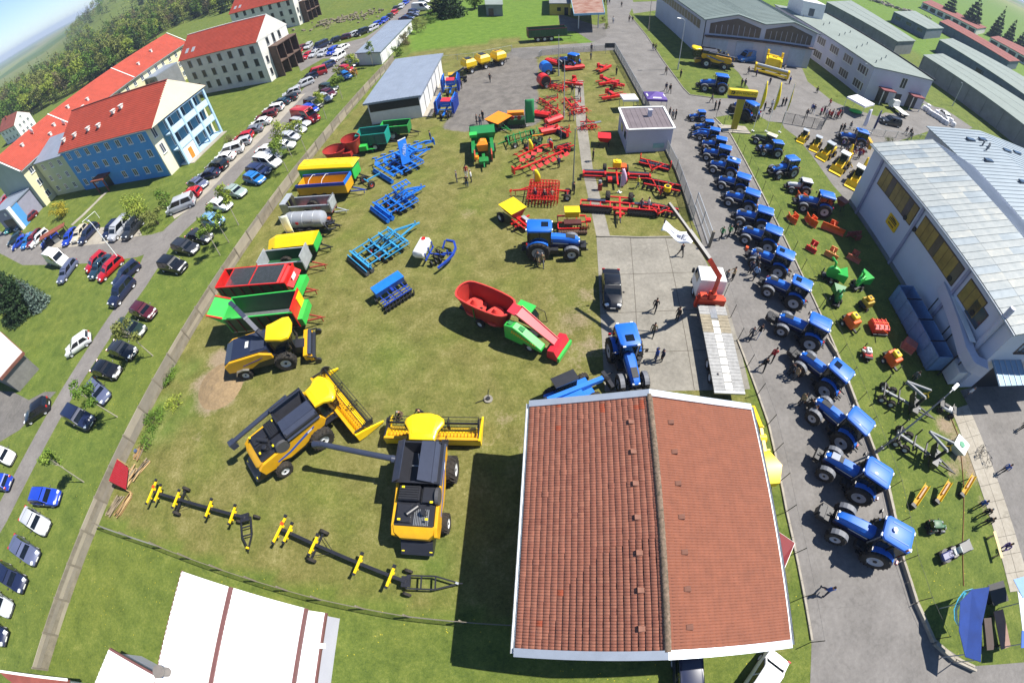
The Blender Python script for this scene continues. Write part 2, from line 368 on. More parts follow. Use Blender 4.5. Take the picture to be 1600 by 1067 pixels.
def pavement_mat(name,c1,c2,c3,sc=.35):
 m=bpy.data.materials.new(name);m.use_nodes=True;nt=m.node_tree;N=nt.nodes;L=nt.links;bs=N['Principled BSDF'];bs.inputs['Roughness'].default_value=.88
 tc=N.new('ShaderNodeTexCoord');outs=[]
 for s,d in((sc,5),(3.0,5),(45,2)):
  n=N.new('ShaderNodeTexNoise');n.inputs['Scale'].default_value=s;n.inputs['Detail'].default_value=d;n.inputs['Roughness'].default_value=.65;L.new(tc.outputs['Object'],n.inputs['Vector']);outs.append(n.outputs['Fac'])
 a=N.new('ShaderNodeMath');a.operation='MULTIPLY_ADD';a.inputs[1].default_value=.45;L.new(outs[0],a.inputs[0])
 b=N.new('ShaderNodeMath');b.operation='MULTIPLY_ADD';b.inputs[1].default_value=.33;L.new(outs[1],b.inputs[0])
 c=N.new('ShaderNodeMath');c.operation='MULTIPLY';c.inputs[1].default_value=.22;L.new(outs[2],c.inputs[0])
 L.new(c.outputs[0],b.inputs[2]);L.new(b.outputs[0],a.inputs[2])
 r=N.new('ShaderNodeValToRGB');e=r.color_ramp.elements;e.new(.5)
 for k,(p,q)in enumerate(((.36,c1),(.5,c2),(.64,c3))):e[k].position=p;e[k].color=(*q,1)
 L.new(a.outputs[0],r.inputs['Fac'])
 st=N.new('ShaderNodeTexNoise');st.inputs['Scale'].default_value=.5;st.inputs['Detail'].default_value=6;st.inputs['Roughness'].default_value=.7;st.inputs['Distortion'].default_value=.8;L.new(tc.outputs['Object'],st.inputs['Vector'])
 sr=N.new('ShaderNodeMapRange');sr.inputs['From Min'].default_value=.60;sr.inputs['From Max'].default_value=.72;sr.inputs['To Min'].default_value=0;sr.inputs['To Max'].default_value=.45;L.new(st.outputs['Fac'],sr.inputs['Value'])
 sm=N.new('ShaderNodeMix');sm.data_type='RGBA';L.new(sr.outputs[0],sm.inputs[0]);L.new(r.outputs['Color'],sm.inputs[6]);sm.inputs[7].default_value=(*[x*.55 for x in c1],1)
 # fine cracks
 v=N.new('ShaderNodeTexVoronoi');v.feature='DISTANCE_TO_EDGE';v.inputs['Scale'].default_value=.22;
 w=N.new('ShaderNodeTexNoise');w.inputs['Scale'].default_value=.8;w.inputs['Detail'].default_value=4;L.new(tc.outputs['Object'],w.inputs['Vector'])
 mx=N.new('ShaderNodeMix');mx.data_type='RGBA';mx.inputs[0].default_value=.25;L.new(tc.outputs['Object'],mx.inputs[6]);L.new(w.outputs['Color'],mx.inputs[7]);L.new(mx.outputs[2],v.inputs['Vector'])
 lt=N.new('ShaderNodeMath');lt.operation='LESS_THAN';lt.inputs[1].default_value=.0012;L.new(v.outputs['Distance'],lt.inputs[0])
 lm=N.new('ShaderNodeMath');lm.operation='MULTIPLY';lm.inputs[1].default_value=.28;L.new(lt.outputs[0],lm.inputs[0])
 m2=N.new('ShaderNodeMix');m2.data_type='RGBA';L.new(lm.outputs[0],m2.inputs[0]);L.new(sm.outputs[2],m2.inputs[6]);m2.inputs[7].default_value=(*[x*.45 for x in c1],1)
 L.new(m2.outputs[2],bs.inputs['Base Color'])
 bp=N.new('ShaderNodeBump');bp.inputs['Strength'].default_value=.25;bp.inputs['Distance'].default_value=.02;L.new(outs[2],bp.inputs['Height']);L.new(bp.outputs['Normal'],bs.inputs['Normal'])
 return m
M_ASPH=pavement_mat('asphalt',(.115,.108,.100),(.165,.155,.145),(.215,.203,.19))
M_ASPHD=pavement_mat('old_asphalt',(.085,.080,.074),(.130,.122,.112),(.185,.172,.158))
M_CONC=pavement_mat('concrete_paving',(.155,.145,.120),(.225,.210,.178),(.31,.29,.245))
M_SAND=pavement_mat('pale_concrete',(.24,.215,.17),(.325,.295,.24),(.40,.37,.31))
M_LROAD=pavement_mat('lane_asphalt',(.125,.115,.108),(.175,.162,.15),(.225,.21,.195))
def sheet(name,px,z,m):
 return B().sheet(PP(px,0.0),z).bd(name,m,kind='structure')
 # the lane past the left hand buildings
def ribbon(name,pts,z,m):
 """pts: (pixel, half width m)"""
 c=[P(*p)for p,_ in pts];b=B();L_,R_=[],[]
 for i,(q,(_,w))in enumerate(zip(c,pts)):
  d=(c[min(i+1,len(c)-1)]-c[max(i-1,0)]);d.z=0;d.normalize();n=V3((-d.y,d.x,0))*w
  L_.append(q+n);R_.append(q-n)
 vs=[V3((p.x,p.y,z))for p in L_+R_];n=len(c)
 b.add(vs,[(i,i+1,n+i+1,n+i)for i in range(n-1)])
 return b.bd(name,m,kind='structure')
ribbon('lane',[((662,-8),2.6),((643,10),2.6),((608,42),2.7),((580,66),4.3),((560,78),4.4),((543,92),3.4),((511,114),2.3),((483,143),2.2),((448,180),2.2),((412,218),2.2),((370,262),2.2),((336,303),2.2),((304,332),2.3),((274,358),2.4),((247,388),2.4),((231,420),2.0),((213,450),1.75),((187,488),1.6),((161,526),1.55),((137,563),1.55),((109,607),1.5),((76,664),1.5),((50,712),1.5),((25,760),1.5),((3,803),1.55),((-30,860),1.6)],.006,M_LROAD)
ribbon('side_road',[((262,372),2.2),((225,384),2.4),((170,392),2.5),((110,396),2.6),((50,398),2.6),((20,386),2.4),((-20,370),2.4)],.010,M_LROAD)
ribbon('building_road',[((-10,325),2.2),((12,300),2.2),((30,282),2.0)],.010,M_LROAD)
sheet('gravel_parking',[(100,387),(60,386),(95,366),(150,356),(215,352),(222,368),(160,381)],.014,M_SAND)
ribbon('kerb_parking',[((470,148),1.1),((430,190),1.1),((392,227),1.1),((355,262),1.1),((318,300),1.2),((290,325),1.2),((270,338),1.2)],.012,M_SAND)
sheet('upper_parking',[(462,92),(490,72),(530,70),(575,58),(580,70),(535,92),(505,92),(470,112)],.014,M_LROAD)
ribbon('garden_path',[((166,300),.6),((148,318),.5),((130,336),.6),((112,352),.6)],.010,M_SAND)
sheet('gravel_forecourt',[(-15,610),(20,612),(45,625),(70,612),(88,612),(62,640),(30,672),(0,690),(-30,700)],.010,M_ASPHD)
# yard asphalt and the road along the yard
sheet('yard_entrance',[(796,84),(800,76),(860,73),(942,66),(960,79),(846,88),(820,94)],.006,M_ASPHD)
sheet('asphalt_road',[(800,76),(860,72),(925,67),(942,58),(950,40),(948,0),(952,-20),(985,-20),(990,8),(983,23),(1010,56),(1035,94),(1068,139),(1078,149),(1116,154),(1154,154),(1172,151),(1190,170),(1150,178),(1116,184),(1141,210),(1200,322),(1250,424),(1278,483),(1309,554),(1338,629),(1367,705),(1389,763),(1412,876),(1433,940),(1460,1000),(1520,1040),(1640,1030),(1650,1150),(1260,1150),(1268,1005),(1228,797),(1200,662),(1152,531),(1131,462),(1081,343),(1056,268),(1003,157),(960,79)],.008,M_ASPH)
sheet('far_road',[(985,4),(1046,2),(1046,14),(990,22)],.012,M_ASPH)
sheet('plaza_asphalt',[(1166,148),(1172,142),(1154,114),(1137,99),(1150,86),(1246,90),(1262,128),(1300,158),(1318,166),(1370,182),(1384,176),(1395,178),(1450,165),(1475,170),(1520,200),(1480,215),(1452,205),(1370,232),(1326,318),(1300,288),(1286,268),(1268,243),(1245,215),(1225,200),(1222,192),(1200,190),(1180,178),(1150,178),(1190,170)],.012,M_ASPH)
ribbon('office_path',[((1440,158),1.4),((1470,175),1.4),((1520,210),1.4),((1560,240),1.4)],.016,M_ASPH)
sheet('yard_path',[(898,126),(911,126),(915,180),(926,262),(953,368),(932,370),(909,262),(900,190)],.010,M_CONC)
sheet('fuel_apron',[(872,22),(930,40),(945,36),(948,58),(925,66),(900,50),(876,48)],.010,M_ASPHD)
# concrete loading pad, poured in bays
def pad():
 a,b_,c,d=P(932,371),P(1086,374),P(1192,628),P(945,612)
 root=B();nx,ny=3,5
 mid=[P(1131,462),P(1153,531)]
 body=B().sheet([a,P(1070,373),P(1090,385),mid[0],mid[1],P(1172,608),d,P(938,488)],.012)
 o=body.bd('loading_pad',M_CONC,kind='structure');
 j=B()
 def rib(p,q,w=.05):p,q=P(*p,.017),P(*q,.017);j.beam(p,q,w,.004)
 rib((985,372),(1000,610));rib((1040,373),(1085,609));rib((936,430),(1112,425));rib((938,490),(1138,482));rib((941,552),(1158,545))
 j.bd('expansion_joint',plain('4d463a'),o)
 k=B()
 for p,q in(((932,369),(1000,371)),((1000,371),(1066,370))):k.beam(P(*p,.06),P(*q,.06),.16,.12)
 k.bd('pad_kerb',M_CONC,o)
pad()
def slabs(name,p00,p10,p11,p01,nu,nv,z,m):
 """a strip of separate paving slabs with open joints"""
 o=B().sheet([P(*p)for p in(p00,p10,p11,p01)],z-.02).bd(name,plain('4a4436'),kind='structure')
 a,b_,c,d=[P(*p)for p in(p00,p10,p11,p01)]
 f=lambda u,v:(a*(1-u)+b_*u)*(1-v)+(d*(1-u)+c*u)*v
 for i in range(nu):
  for j in range(nv):
   e=.012;q=[f((i+e)/nu,(j+e)/nv),f((i+1-e)/nu,(j+e)/nv),f((i+1-e)/nu,(j+1-e)/nv),f((i+e)/nu,(j+1-e)/nv)]
   h=z+rnd.uniform(0,.012)
   B().prism(q,z-.03,h).bd('slab',m,o)
 return o
slabs('paving_strip',(1486,640),(1512,632),(1610,920),(1578,925),2,11,.03,M_SAND)
sheet('works_asphalt',[(1512,632),(1500,610),(1600,585),(1660,570),(1700,900),(1610,920)],.016,M_ASPH)
# kerbs: each stone its own piece along the two sides of the road
def kerb(name,px,m,w=.16,h=.12,L=1.0):
 o=thing(name,None,None);o['kind']='structure';pts=[P(*p)for p in px];out=0
 me={}
 for a,b_ in zip(pts[:-1],pts[1:]):
  d=b_-a;n=max(1,round(d.length/L));s=d/n;rz=math.atan2(d.y,d.x);k=round(s.length,2)
  if k not in me:me[k]=B().b6(.012,k-.012,-w/2,w/2,-.05,h).bd('kerb_stone',m,o).data;bpy.data.objects.remove(o.children[-1])
  for i in range(n):
   q=bpy.data.objects.new('kerb_stone',me[k]);C.objects.link(q);q.parent=o;q.location=a+s*i;q.rotation_euler.z=rz;q.location.z=rnd.uniform(-.01,.01)
 return o
kerb('road_kerb',[(1152,531),(1200,662),(1228,797),(1268,1000)],M_SAND)
kerb('road_kerb',[(1116,184),(1141,210),(1200,322),(1250,424),(1278,483),(1309,554),(1338,629),(1367,705),(1389,763),(1412,876),(1433,940),(1460,1000),(1490,1026),(1522,1041)],M_SAND)
kerb('road_kerb',[(983,23),(1010,56),(1035,94),(1068,139),(1078,149),(1116,154)],M_CONC,L=2.0)
# -- buildings
M_REDROOF=mat('red_roof_tiles','a2412f',.8,var=.13,scale=.5,bump=.3,bscale=9)
M_REDOLD=mat('old_red_roof','80443a',.85,var=.2,scale=.6)
M_CREAM=mat('cream_render','dcd3ab',.85,var=.05,scale=.4)
M_CREAM2=mat('pale_cream_render','e2dcc2',.85,var=.05,scale=.4)
M_BLUEW=mat('blue_render','4f94cf',.85,var=.06,scale=.3)
M_TEAL=mat('dusty_blue_render','5f93ab',.85,var=.06)
M_SKYB=mat('sky_blue_render','a9c8e2',.8,var=.04)
M_OLIVE=mat('olive_render','bcc09c',.85,var=.06,scale=.4)
M_GREYG=mat('grey_green_render','a0aa9c',.85,var=.06,scale=.4)
M_OFFW=mat('stained_white_render','d6d4cd',.9,var=.14,scale=.35,detail=7)
M_LILAC=mat('lilac_grey_render','b9b9c6',.85,var=.07,scale=.3,detail=6)
M_CONCW=mat('raw_concrete_wall','7b7e80',.9,var=.14,scale=.5,detail=6)
M_TAUPE=mat('taupe_boards','5d4a40',.9,var=.2)
M_GREYROOF=mat('grey_felt_roof','7e8882',.85,var=.09,scale=.25,detail=6)
M_SLATE=mat('grey_metal_roof','8d97a6',.5,.25,var=.08,scale=.5)
M_GREENROOF=mat('grey_green_roof','6f7c78',.7,var=.08,scale=.3,detail=6)
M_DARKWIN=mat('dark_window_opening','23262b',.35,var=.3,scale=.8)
M_WINGLASS=mat('window_glass','3a4654',.12,var=.25,scale=.7,coat=.3)
M_BROWNWIN=mat('brown_glazing','5a4f48',.3,var=.25,scale=.6)
WINC={}
def window(root,face,u,z,w,h,L,Wd,fm=M_WHITE,gm=M_WINGLASS,mull=1,sill=True,name='window',off=0.0):
 k=(w,h,fm.name,gm.name,mull,sill)
 if k not in WINC:
  f=.09;b=B();b.b6(-w/2,w/2,-.07,0,h/2-f,h/2);b.b6(-w/2,w/2,-.07,0,-h/2,-h/2+f)
  b.b6(-w/2,-w/2+f,-.07,0,-h/2+f,h/2-f);b.b6(w/2-f,w/2,-.07,0,-h/2+f,h/2-f)
  for i in range(mull):x=-w/2+w*(i+1)/(mull+1);b.b6(x-f/2,x+f/2,-.068,0,-h/2+f,h/2-f)
  if sill:b.b6(-w/2-.08,w/2+.08,-.16,0,-h/2-.07,-h/2)
  fo=b.bd(name,fm);po=B().b6(-w/2+f/2,w/2-f/2,-.03,.02,-h/2+f/2,h/2-f/2).bd('pane',gm)
  WINC[k]=(fo.data,po.data);bpy.data.objects.remove(fo);bpy.data.objects.remove(po)
 rz={'front':0,'end1':math.pi/2,'back':math.pi,'end0':-math.pi/2}[face]
 loc={'front':(u,-off,z),'end1':(L+off,u,z),'back':(u,Wd+off,z),'end0':(-off,u,z)}[face]
 o=bpy.data.objects.new(name,WINC[k][0]);C.objects.link(o);o.parent=root;o.location=loc;o.rotation_euler.z=rz
 p=bpy.data.objects.new('pane',WINC[k][1]);C.objects.link(p);p.parent=o
 return o
def gable_walls(L,Wd,He,Hr):
 """shell with gable ends at x = 0 and x = L"""
 b=B();pf=[(0,0),(Wd,0),(Wd,He),(Wd/2,Hr),(0,He)];b.extx(pf,0,L);return b
def gable_roof(L,Wd,He,Hr,ov=.45,t=.16,seam=0.0):
 b=B();s=(Hr-He)/(Wd/2);z0=He-s*ov+.06
 for sgn in(0,1):
  y0,y1=(-ov,Wd/2)if not sgn else(Wd+ov,Wd/2)
  q=[(-.06,y0,z0),(L-.02,y0,z0),(L-.02,y1,Hr+.06),(-.06,y1,Hr+.06)]
  b.add(q+[(x,y,z+t)for x,y,z in q],[(0,1,2,3),(4,5,6,7),(0,1,5,4),(1,2,6,5),(2,3,7,6),(3,0,4,7)])
 return b
def roof_rows(root_roof,L,Wd,He,Hr,m,ov=.45,step=.4):
 """courses of roof tiles as low ridges"""
 b=B();s=(Hr-He)/(Wd/2);n=int(math.hypot(Wd/2+ov,Hr-He)/step)
 for sgn in(0,1):
  for i in range(n):
   t=i/n;y=-ov+(Wd/2+ov)*t;z=He+s*y+.06+.16
   if sgn:y=Wd-y
   b.box((L/2-.02,y,z+.02),(L-.02,.16,.05),rx=(math.atan(s)if not sgn else-math.atan(s)))
 o=b.bd('tile_courses',m,root_roof,kind='stuff');return o
def prop(root,name,b,m,**k):return b.bd(name,m,root,**k)
# --- blue accommodation block with red roof
def blue_block():
 A=P(134,297);L,Wd,He,Hr=27.4,14.6,9.6,14.2
 r=thing('apartment_block','blue three storey block with cream gable, red tiled roof and balconies beside the lane','building',A,ang((134,297),(269,274)))
 wl=gable_walls(L-.3,Wd,He,Hr).bd('wall',M_BLUEW,r)
 b=B();b.extx([(0,-.012),(0,He)]and[(-.015,0),(2.6,0),(2.6,He),(-.015,He)],L-.3,L);b.extx([(2.6,He-.02),(Wd,He-.02),(Wd/2,Hr-.05),(-.015,He-.02)],L-.3,L)
 b.extx([(Wd-.5,0),(Wd,0),(Wd,He),(Wd-.5,He)],L-.3,L)
 b.bd('gable_wall',M_CREAM2,r)
 B().extx([(2.6,0),(Wd-.5,0),(Wd-.5,He),(2.6,He)],L-.3,L-.1).bd('recess_wall',M_TEAL,r)
 ro=gable_roof(L+2.1,Wd,He,Hr).bd('roof',M_REDROOF,r);roof_rows(ro,L+2.1,Wd,He,Hr,M_REDROOF)
 B().b6(-.1,L+2.0,Wd/2-.16,Wd/2+.16,Hr+.14,Hr+.32).bd('ridge_cap',M_REDOLD,ro)
 B().extx([(-.5,He-.12),(Wd+.5,He-.12),(Wd/2,Hr+.24)],L+1.85,L+2.12).bd('gable_front',M_CREAM2,r)
 B().b6(L,L+2.1,-.1,Wd+.1,He-.16,He-.03).bd('soffit',mat('porch_brown','7a4535',.8,var=.15),r)
 for u,t in((5,.25),(9.5,.3),(13,.3),(16.5,.55),(18.5,.62),(1.2,.2)):
  y=Wd/2*t;z=He+(Hr-He)*t
  v=B();v.b6(u-.3,u+.3,y-.35,y+.35,z+.15,z+.75);v.b6(u-.4,u+.4,y-.45,y+.45,z+.75,z+.85);v.bd('roof_vent',M_OFFW,ro)
 B().b6(-.4,L+.4,-.62,-.46,He-.34,He-.2).bd('gutter',M_GALV,r)
 for row,z in enumerate((8.05,4.95,1.85)):
  for i in range(8):
   if row==2 and i in(2,3):continue
   window(r,'front',2.0+i*3.32,z,1.25,1.45,L,Wd)
 en=B();en.b6(7.3,11.4,-2.4,-.02,2.65,2.9);en.b6(7.6,7.85,-2.2,-1.95,0,2.65);en.b6(10.85,11.1,-2.2,-1.95,0,2.65);en.bd('porch',mat('porch_brown','7a4535',.8,var=.15),r)
 B().b6(8.2,10.4,-.06,.02,0,2.5).bd('entrance_door',M_DARKWIN,r)
 window(r,'end1',1.2,8.0,1.0,1.9,L,Wd);window(r,'end1',1.2,4.9,1.0,1.9,L,Wd)
 # loggia frame standing in front of the gable
 x0,x1=L,L+1.9;y0,y1=3.2,Wd-.35;dy=(y1-y0)/3
 fr=B()
 for k in range(4):fr.b6(x1-.35,x1,y0+dy*k-.22,y0+dy*k+.22,0,He-.35)
 for z in(0.02,3.0,6.1,He-.55):fr.b6(x0,x1-.02,y0-.2,y1+.2,z,z+.22)
 fr.bd('balcony_frame',M_SKYB,r)
 for k in range(3):
  for z in(3.22,6.32):
   B().b6(x1-.2,x1-.08,y0+dy*k+.24,y0+dy*(k+1)-.24,z,z+.95).bd('balcony_panel',mat('pale_blue_panel','c5d6e4',.6,var=.04),r)
  for z in(1.5,4.5,7.7):window(r,'end1',y0+dy*(k+.5),z,2.0,1.9,L-.1,Wd,mull=1,sill=False)
 B().b6(x1-.22,x1-.1,y0+.24,y0+dy-.24,.24,2.9).bd('lobby_panel',M_WHITE,r)
 B().b6(x1-.1,x1-.06,y0+1.3,y0+2.3,.24,2.3).bd('orange_door',mat('orange_door','c9862b',.6),r)
 B().b6(x0+.1,x1+1.2,y0,y1,0,.1).bd('terrace',M_SAND,r)
blue_block()
# --- long cream block behind it
def long_block():
 A=P(73,322);L,Wd,He,Hr=68,11.5,9.6,13.8
 r=thing('long_block','long cream block with red roof in three sections and grey green gable','building',A,R(84))
 gable_walls(L,Wd,He,Hr).bd('wall',M_CREAM,r)
 B().extx([(-.01,0),(Wd,0),(Wd,He),(Wd/2,Hr-.05),(-.01,He)],-.08,-.003).bd('gable_wall',M_GREYG,r)
 ro=gable_roof(L,Wd,He,Hr).bd('roof',M_REDROOF,r);roof_rows(ro,L,Wd,He,Hr,M_REDROOF)
 s=(Hr-He)/(Wd/2)
 for x in(-.45,17.5,42,L+.45):
  b=B()
  for sg in(0,1):
   y0=-.5 if not sg else Wd+.5
   b.beam((x,y0,He-.5*s+.3),(x,Wd/2,Hr+.3),.3,.14)
  b.bd('parapet_strip',M_OFFW,ro)
 for u,y in((6,3.6),(12,1.2),(15,2.4),(22,3.8),(27,2.2),(24,1.3),(48,2.0),(56,3.2)):
  z=He+s*y;b=B();b.b6(u-.3,u+.3,y-.3,y+.3,z,z+.75);b.b6(u-.38,u+.38,y-.38,y+.38,z+.75,z+.85);b.bd('roof_vent',M_OFFW,ro)
 for u,y in((10.5,4.2),(16.6,.8)):
  z=He+s*y;b=B();b.cyl((u,y,z),(u,y,z+.9),.05);b.sph((u-.2,y-.1,z+1.1),.55,10,6,(.35,1,1));b.bd('satellite_dish',M_WHITE,ro)
 B().b6(-.4,L+.4,-.62,-.46,He-.34,He-.2).bd('gutter',M_GALV,r)
 for z in(8.1,4.95,1.9):
  for u in list(np.arange(2.2,12,3.1))+list(np.arange(28.5,67,3.3)):window(r,'front',float(u),z,1.25,1.45,L,Wd)
  # entrance wing on the near end
 w=B();w.b6(-6.5,-.1,1.2,9,0,5.2);w.bd('entrance_wing',mat('mauve_grey_render','8d8d9d',.8,var=.08),r)
 B().b6(-6.7,0,1.0,9.2,5.2,5.45).bd('wing_roof',M_SLATE,r)
 B().b6(-6.5,-4.6,1.04,1.18,0,5.1).bd('blue_wall_panel',M_BLUEW,r)
 B().b6(-7.4,-6.5,.9,1.5,0,5.6).bd('white_pier',M_WHITE,r)
 B().b6(-6.58,-6.5,2.4,7.4,.2,2.8).bd('entrance_glazing',M_DARKWIN,r)
 B().cyl((-6.62,4.6,4.1),(-6.52,4.6,4.1),.42,n=16).bd('wall_clock',M_WHITE,r)
long_block()
def link_block():
 a,b_=P(88,307),P(134,297);L=(b_-a).length;rz=math.atan2(b_.y-a.y,b_.x-a.x)
 r=thing('link_block','low olive link between the cream block and the blue block','building',a,rz)
 B().b6(.05,L-.05,.3,7,0,8.6).bd('wall',M_OLIVE,r)
 b=B();b.add([(0,-.1,8.55),(L,-.1,8.55),(L,7,10.6),(0,7,10.6),(0,-.1,8.7),(L,-.1,8.7),(L,7,10.75),(0,7,10.75)],[(0,1,2,3),(4,5,6,7),(0,1,5,4),(1,2,6,5),(2,3,7,6),(3,0,4,7)])
 b.bd('roof',M_SLATE,r)
 for z in(7.3,4.4,1.7):
  for k in range(3):window(r,'front',L*(.2+.28*k),z,1.1,1.3,L,7,off=-.3)
link_block()
def pale_block(name,label,A,rz,L,Wd,He,Hr,cols,balc=True):
 r=thing(name,label,'building',A,rz)
 gable_walls(L,Wd,He,Hr).bd('wall',M_OFFW,r)
 ro=gable_roof(L,Wd,He,Hr).bd('roof',M_REDROOF,r);roof_rows(ro,L,Wd,He,Hr,M_REDROOF)
 B().b6(-.1,L,Wd/2-.16,Wd/2+.16,Hr+.14,Hr+.3).bd('ridge_cap',M_OFFW,ro);B().extx([(-.5,He-.1),(Wd+.5,He-.1),(Wd/2,Hr+.26)],L-.05,L+.06).bd('gable_face',M_OFFW,r)
 for z in(8.3,5.2,2.2):
  for i in range(cols):window(r,'front',3.0+i*(L-5.2)/(cols-1),z,1.25,1.75,L,Wd,fm=M_CONCW,gm=M_DARKWIN,mull=0)
 for y,z,h in((3.4,8.9,1.7),(5.9,8.9,2.3),(8.4,8.9,1.7)):window(r,'end1',y,z,1.0,h,L,Wd,fm=M_CONCW,gm=M_DARKWIN,mull=0)
 for z in(5.2,2.2):window(r,'end1',1.3,z,.9,1.6,L,Wd,fm=M_CONCW,gm=M_DARKWIN,mull=0)
 if balc:
  fr=B();y0,y1=3.0,Wd-.3
  for k in range(4):y=y0+(y1-y0)*k/3;fr.b6(L,L+2.2,y-.1,y+.1,0,7.3)
  for z in(3.4,7.3):fr.b6(L,L+2.3,y0-.15,y1+.15,z,z+.22)
  fr.bd('balcony_frame',M_TAUPE,r)
  for k in range(3):
   y=y0+(y1-y0)*(k+.5)/3
   for z in(1.6,5.2):window(r,'end1',y,z,2.4,2.6,L,Wd,fm=M_TAUPE,gm=M_DARKWIN,mull=1,sill=False,off=.01)
 for k in range(2):
  s=(Hr-He)/(Wd/2);y=1.6;z=He+s*y+.25
  if cols==7:B().box((2.2+k*2.2,y,z),(1.0,1.4,.12),rx=math.atan(s)).bd('roof_light',M_GALV,ro)
 return r
pale_block('unfinished_block','white unfinished block with dark window openings and brown balconies',P(305,150),R(-14),25.6,12,10,14.2,7)
pale_block('unfinished_block','second pale block with red roof partly hidden behind the white unfinished block',P(372,60),R(-14),28,12,9.5,13.5,7)
def joint_block():
 a=P(232,172)
 r=thing('flat_link_block','low flat grey link block between the long cream block and the white block','building',P(226,166),R(-14))
 B().b6(0,10,.2,9,0,7.2).bd('wall',M_CONCW,r);B().b6(-.2,10,-.1,9.2,7.2,7.45).bd('roof',M_SLATE,r)
 for z in(6.2,3.4):
  for k in range(3):window(r,'front',1.8+k*3,z,2.0,.8,10,9,fm=M_CONCW,gm=M_DARKWIN,off=-.2,mull=2)
joint_block()
def small_house():
 A=P(12,226);r=thing('white_house','small white house with red roof at the left edge of the woods','house',A,R(75));L,Wd,He,Hr=13,9,6.2,9.6
 r.rotation_euler.z=R(-8);
 gable_walls(L,Wd,He,Hr).bd('wall',M_WHITE,r);ro=gable_roof(L,Wd,He,Hr).bd('roof',M_REDOLD,r)
 for f,us in(('end1',(2.2,4.5,6.8)),('front',(2,5,8,11))):
  for u in us:
   for z in(1.9,4.7):window(r,f,u,z,1.1,1.3,L,Wd)
 window(r,'end1',4.5,7.4,1.0,1.0,L,Wd)
 B().b6(4,4.8,3.4,4.1,8,10.3).bd('chimney',M_REDOLD,ro)
small_house()
# --- generic flat or single pitch buildings from their roof corners
def ring_in(pts,d):
 c=sum(pts,V3())/len(pts);out=[]
 for i,p in enumerate(pts):
  a,b_=(pts[i-1]-p),(pts[(i+1)%len(pts)]-p);a.z=b_.z=0;a.normalize();b_.normalize()
  out.append(p+(a+b_)*d)
 return out
def shed(name,label,px,zs,wall,roof,over=.25,cat='shed',seam=0.0,z0=0.0,fascia=.22):
 """px: four roof corners as they show in the photo, near left, near right, far right, far left; zs: their heights"""
 zs=zs if isinstance(zs,(list,tuple))else[zs]*len(px)
 pts=[P(x,y,z)for(x,y),z in zip(px,zs)];o=pts[0].copy();o.z=0
 rz=math.atan2(pts[1].y-pts[0].y,pts[1].x-pts[0].x)
 r=thing(name,label,cat,o,rz);m=Matrix.Rotation(-rz,3,'Z')
 lp=[m@(p-o)for p in pts]
 ins=ring_in(lp,over);n=len(lp)
 b=B();b.add([(p.x,p.y,z0)for p in ins]+[(p.x,p.y,p.z-.02)for p in ins],[(i,(i+1)%n,n+(i+1)%n,n+i)for i in range(n)]);b.bd('wall',wall,r)
 b=B();b.add([tuple(p)for p in lp]+[(p.x,p.y,p.z+fascia)for p in lp],[(i,(i+1)%n,n+(i+1)%n,n+i)for i in range(n)]+[tuple(range(n-1,-1,-1)),tuple(range(n,2*n))])
 ro=b.bd('roof',roof,r)
 if seam:
  k=int((lp[1]-lp[0]).length/seam)if n==4 else 0;b=B()
  for i in range(1,k):
   t=i/k;a,c=lp[0].lerp(lp[1],t),lp[3].lerp(lp[2],t);b.beam(a+V3((0,0,fascia+.02)),c+V3((0,0,fascia+.02)),.06,.06)
  b.bd('roof_seams',roof,ro,kind='stuff')
 return r,lp,ins,ro
M_WHITEW=mat('white_wall_boards','d5d5d3',.7,var=.06)
def yard_shed():
 r,lp,ins,ro=shed('open_shed','white open fronted shed with grey blue metal roof beside the concrete fence',[(567,166),(658,152),(693,86),(618,95)],[3.6,3.6,4.2,4.2],M_WHITEW,M_SLATE,.5,seam=.55,fascia=.3)
 a,b_=ins[0],ins[1]
 d=(b_-a).normalized()
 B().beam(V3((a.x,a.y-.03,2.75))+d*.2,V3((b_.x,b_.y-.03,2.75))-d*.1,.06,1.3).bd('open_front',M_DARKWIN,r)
 e=(ins[2]-ins[1]);
 for k in range(1,6):q=ins[1]+e*k/6;B().box((q.x+.03,q.y,1.7),(.08,.12,3.3),rz=math.atan2(e.y,e.x)-math.pi/2).bd('wall_joint',M_CONCW,r)
 nrm=V3((e.y,-e.x,0)).normalized()
 b=B();q=[ins[1],ins[2],ins[2]+nrm*1.5,ins[1]+nrm*1.5];b.prism(q,0,.12);b.bd('concrete_apron',M_SAND,r)
yard_shed()
def garage_row():
 r,lp,ins,ro=shed('garage_row','long low white garage row with grey roof beside the lane',[(555,85),(594.5,83),(644,32),(610,34)],2.7,M_WHITEW,M_SLATE,.25,seam=.7)
 e=ins[2]-ins[1];rz=math.atan2(e.y,e.x);nrm=V3((e.y,-e.x,0)).normalized()*.04
 for k in range(7):
  q=ins[1]+e*(k+.5)/7+nrm;B().box((q.x,q.y,1.15),(2.7,.06,2.1),rz=rz).bd('garage_door',M_WHITE,r)
garage_row()
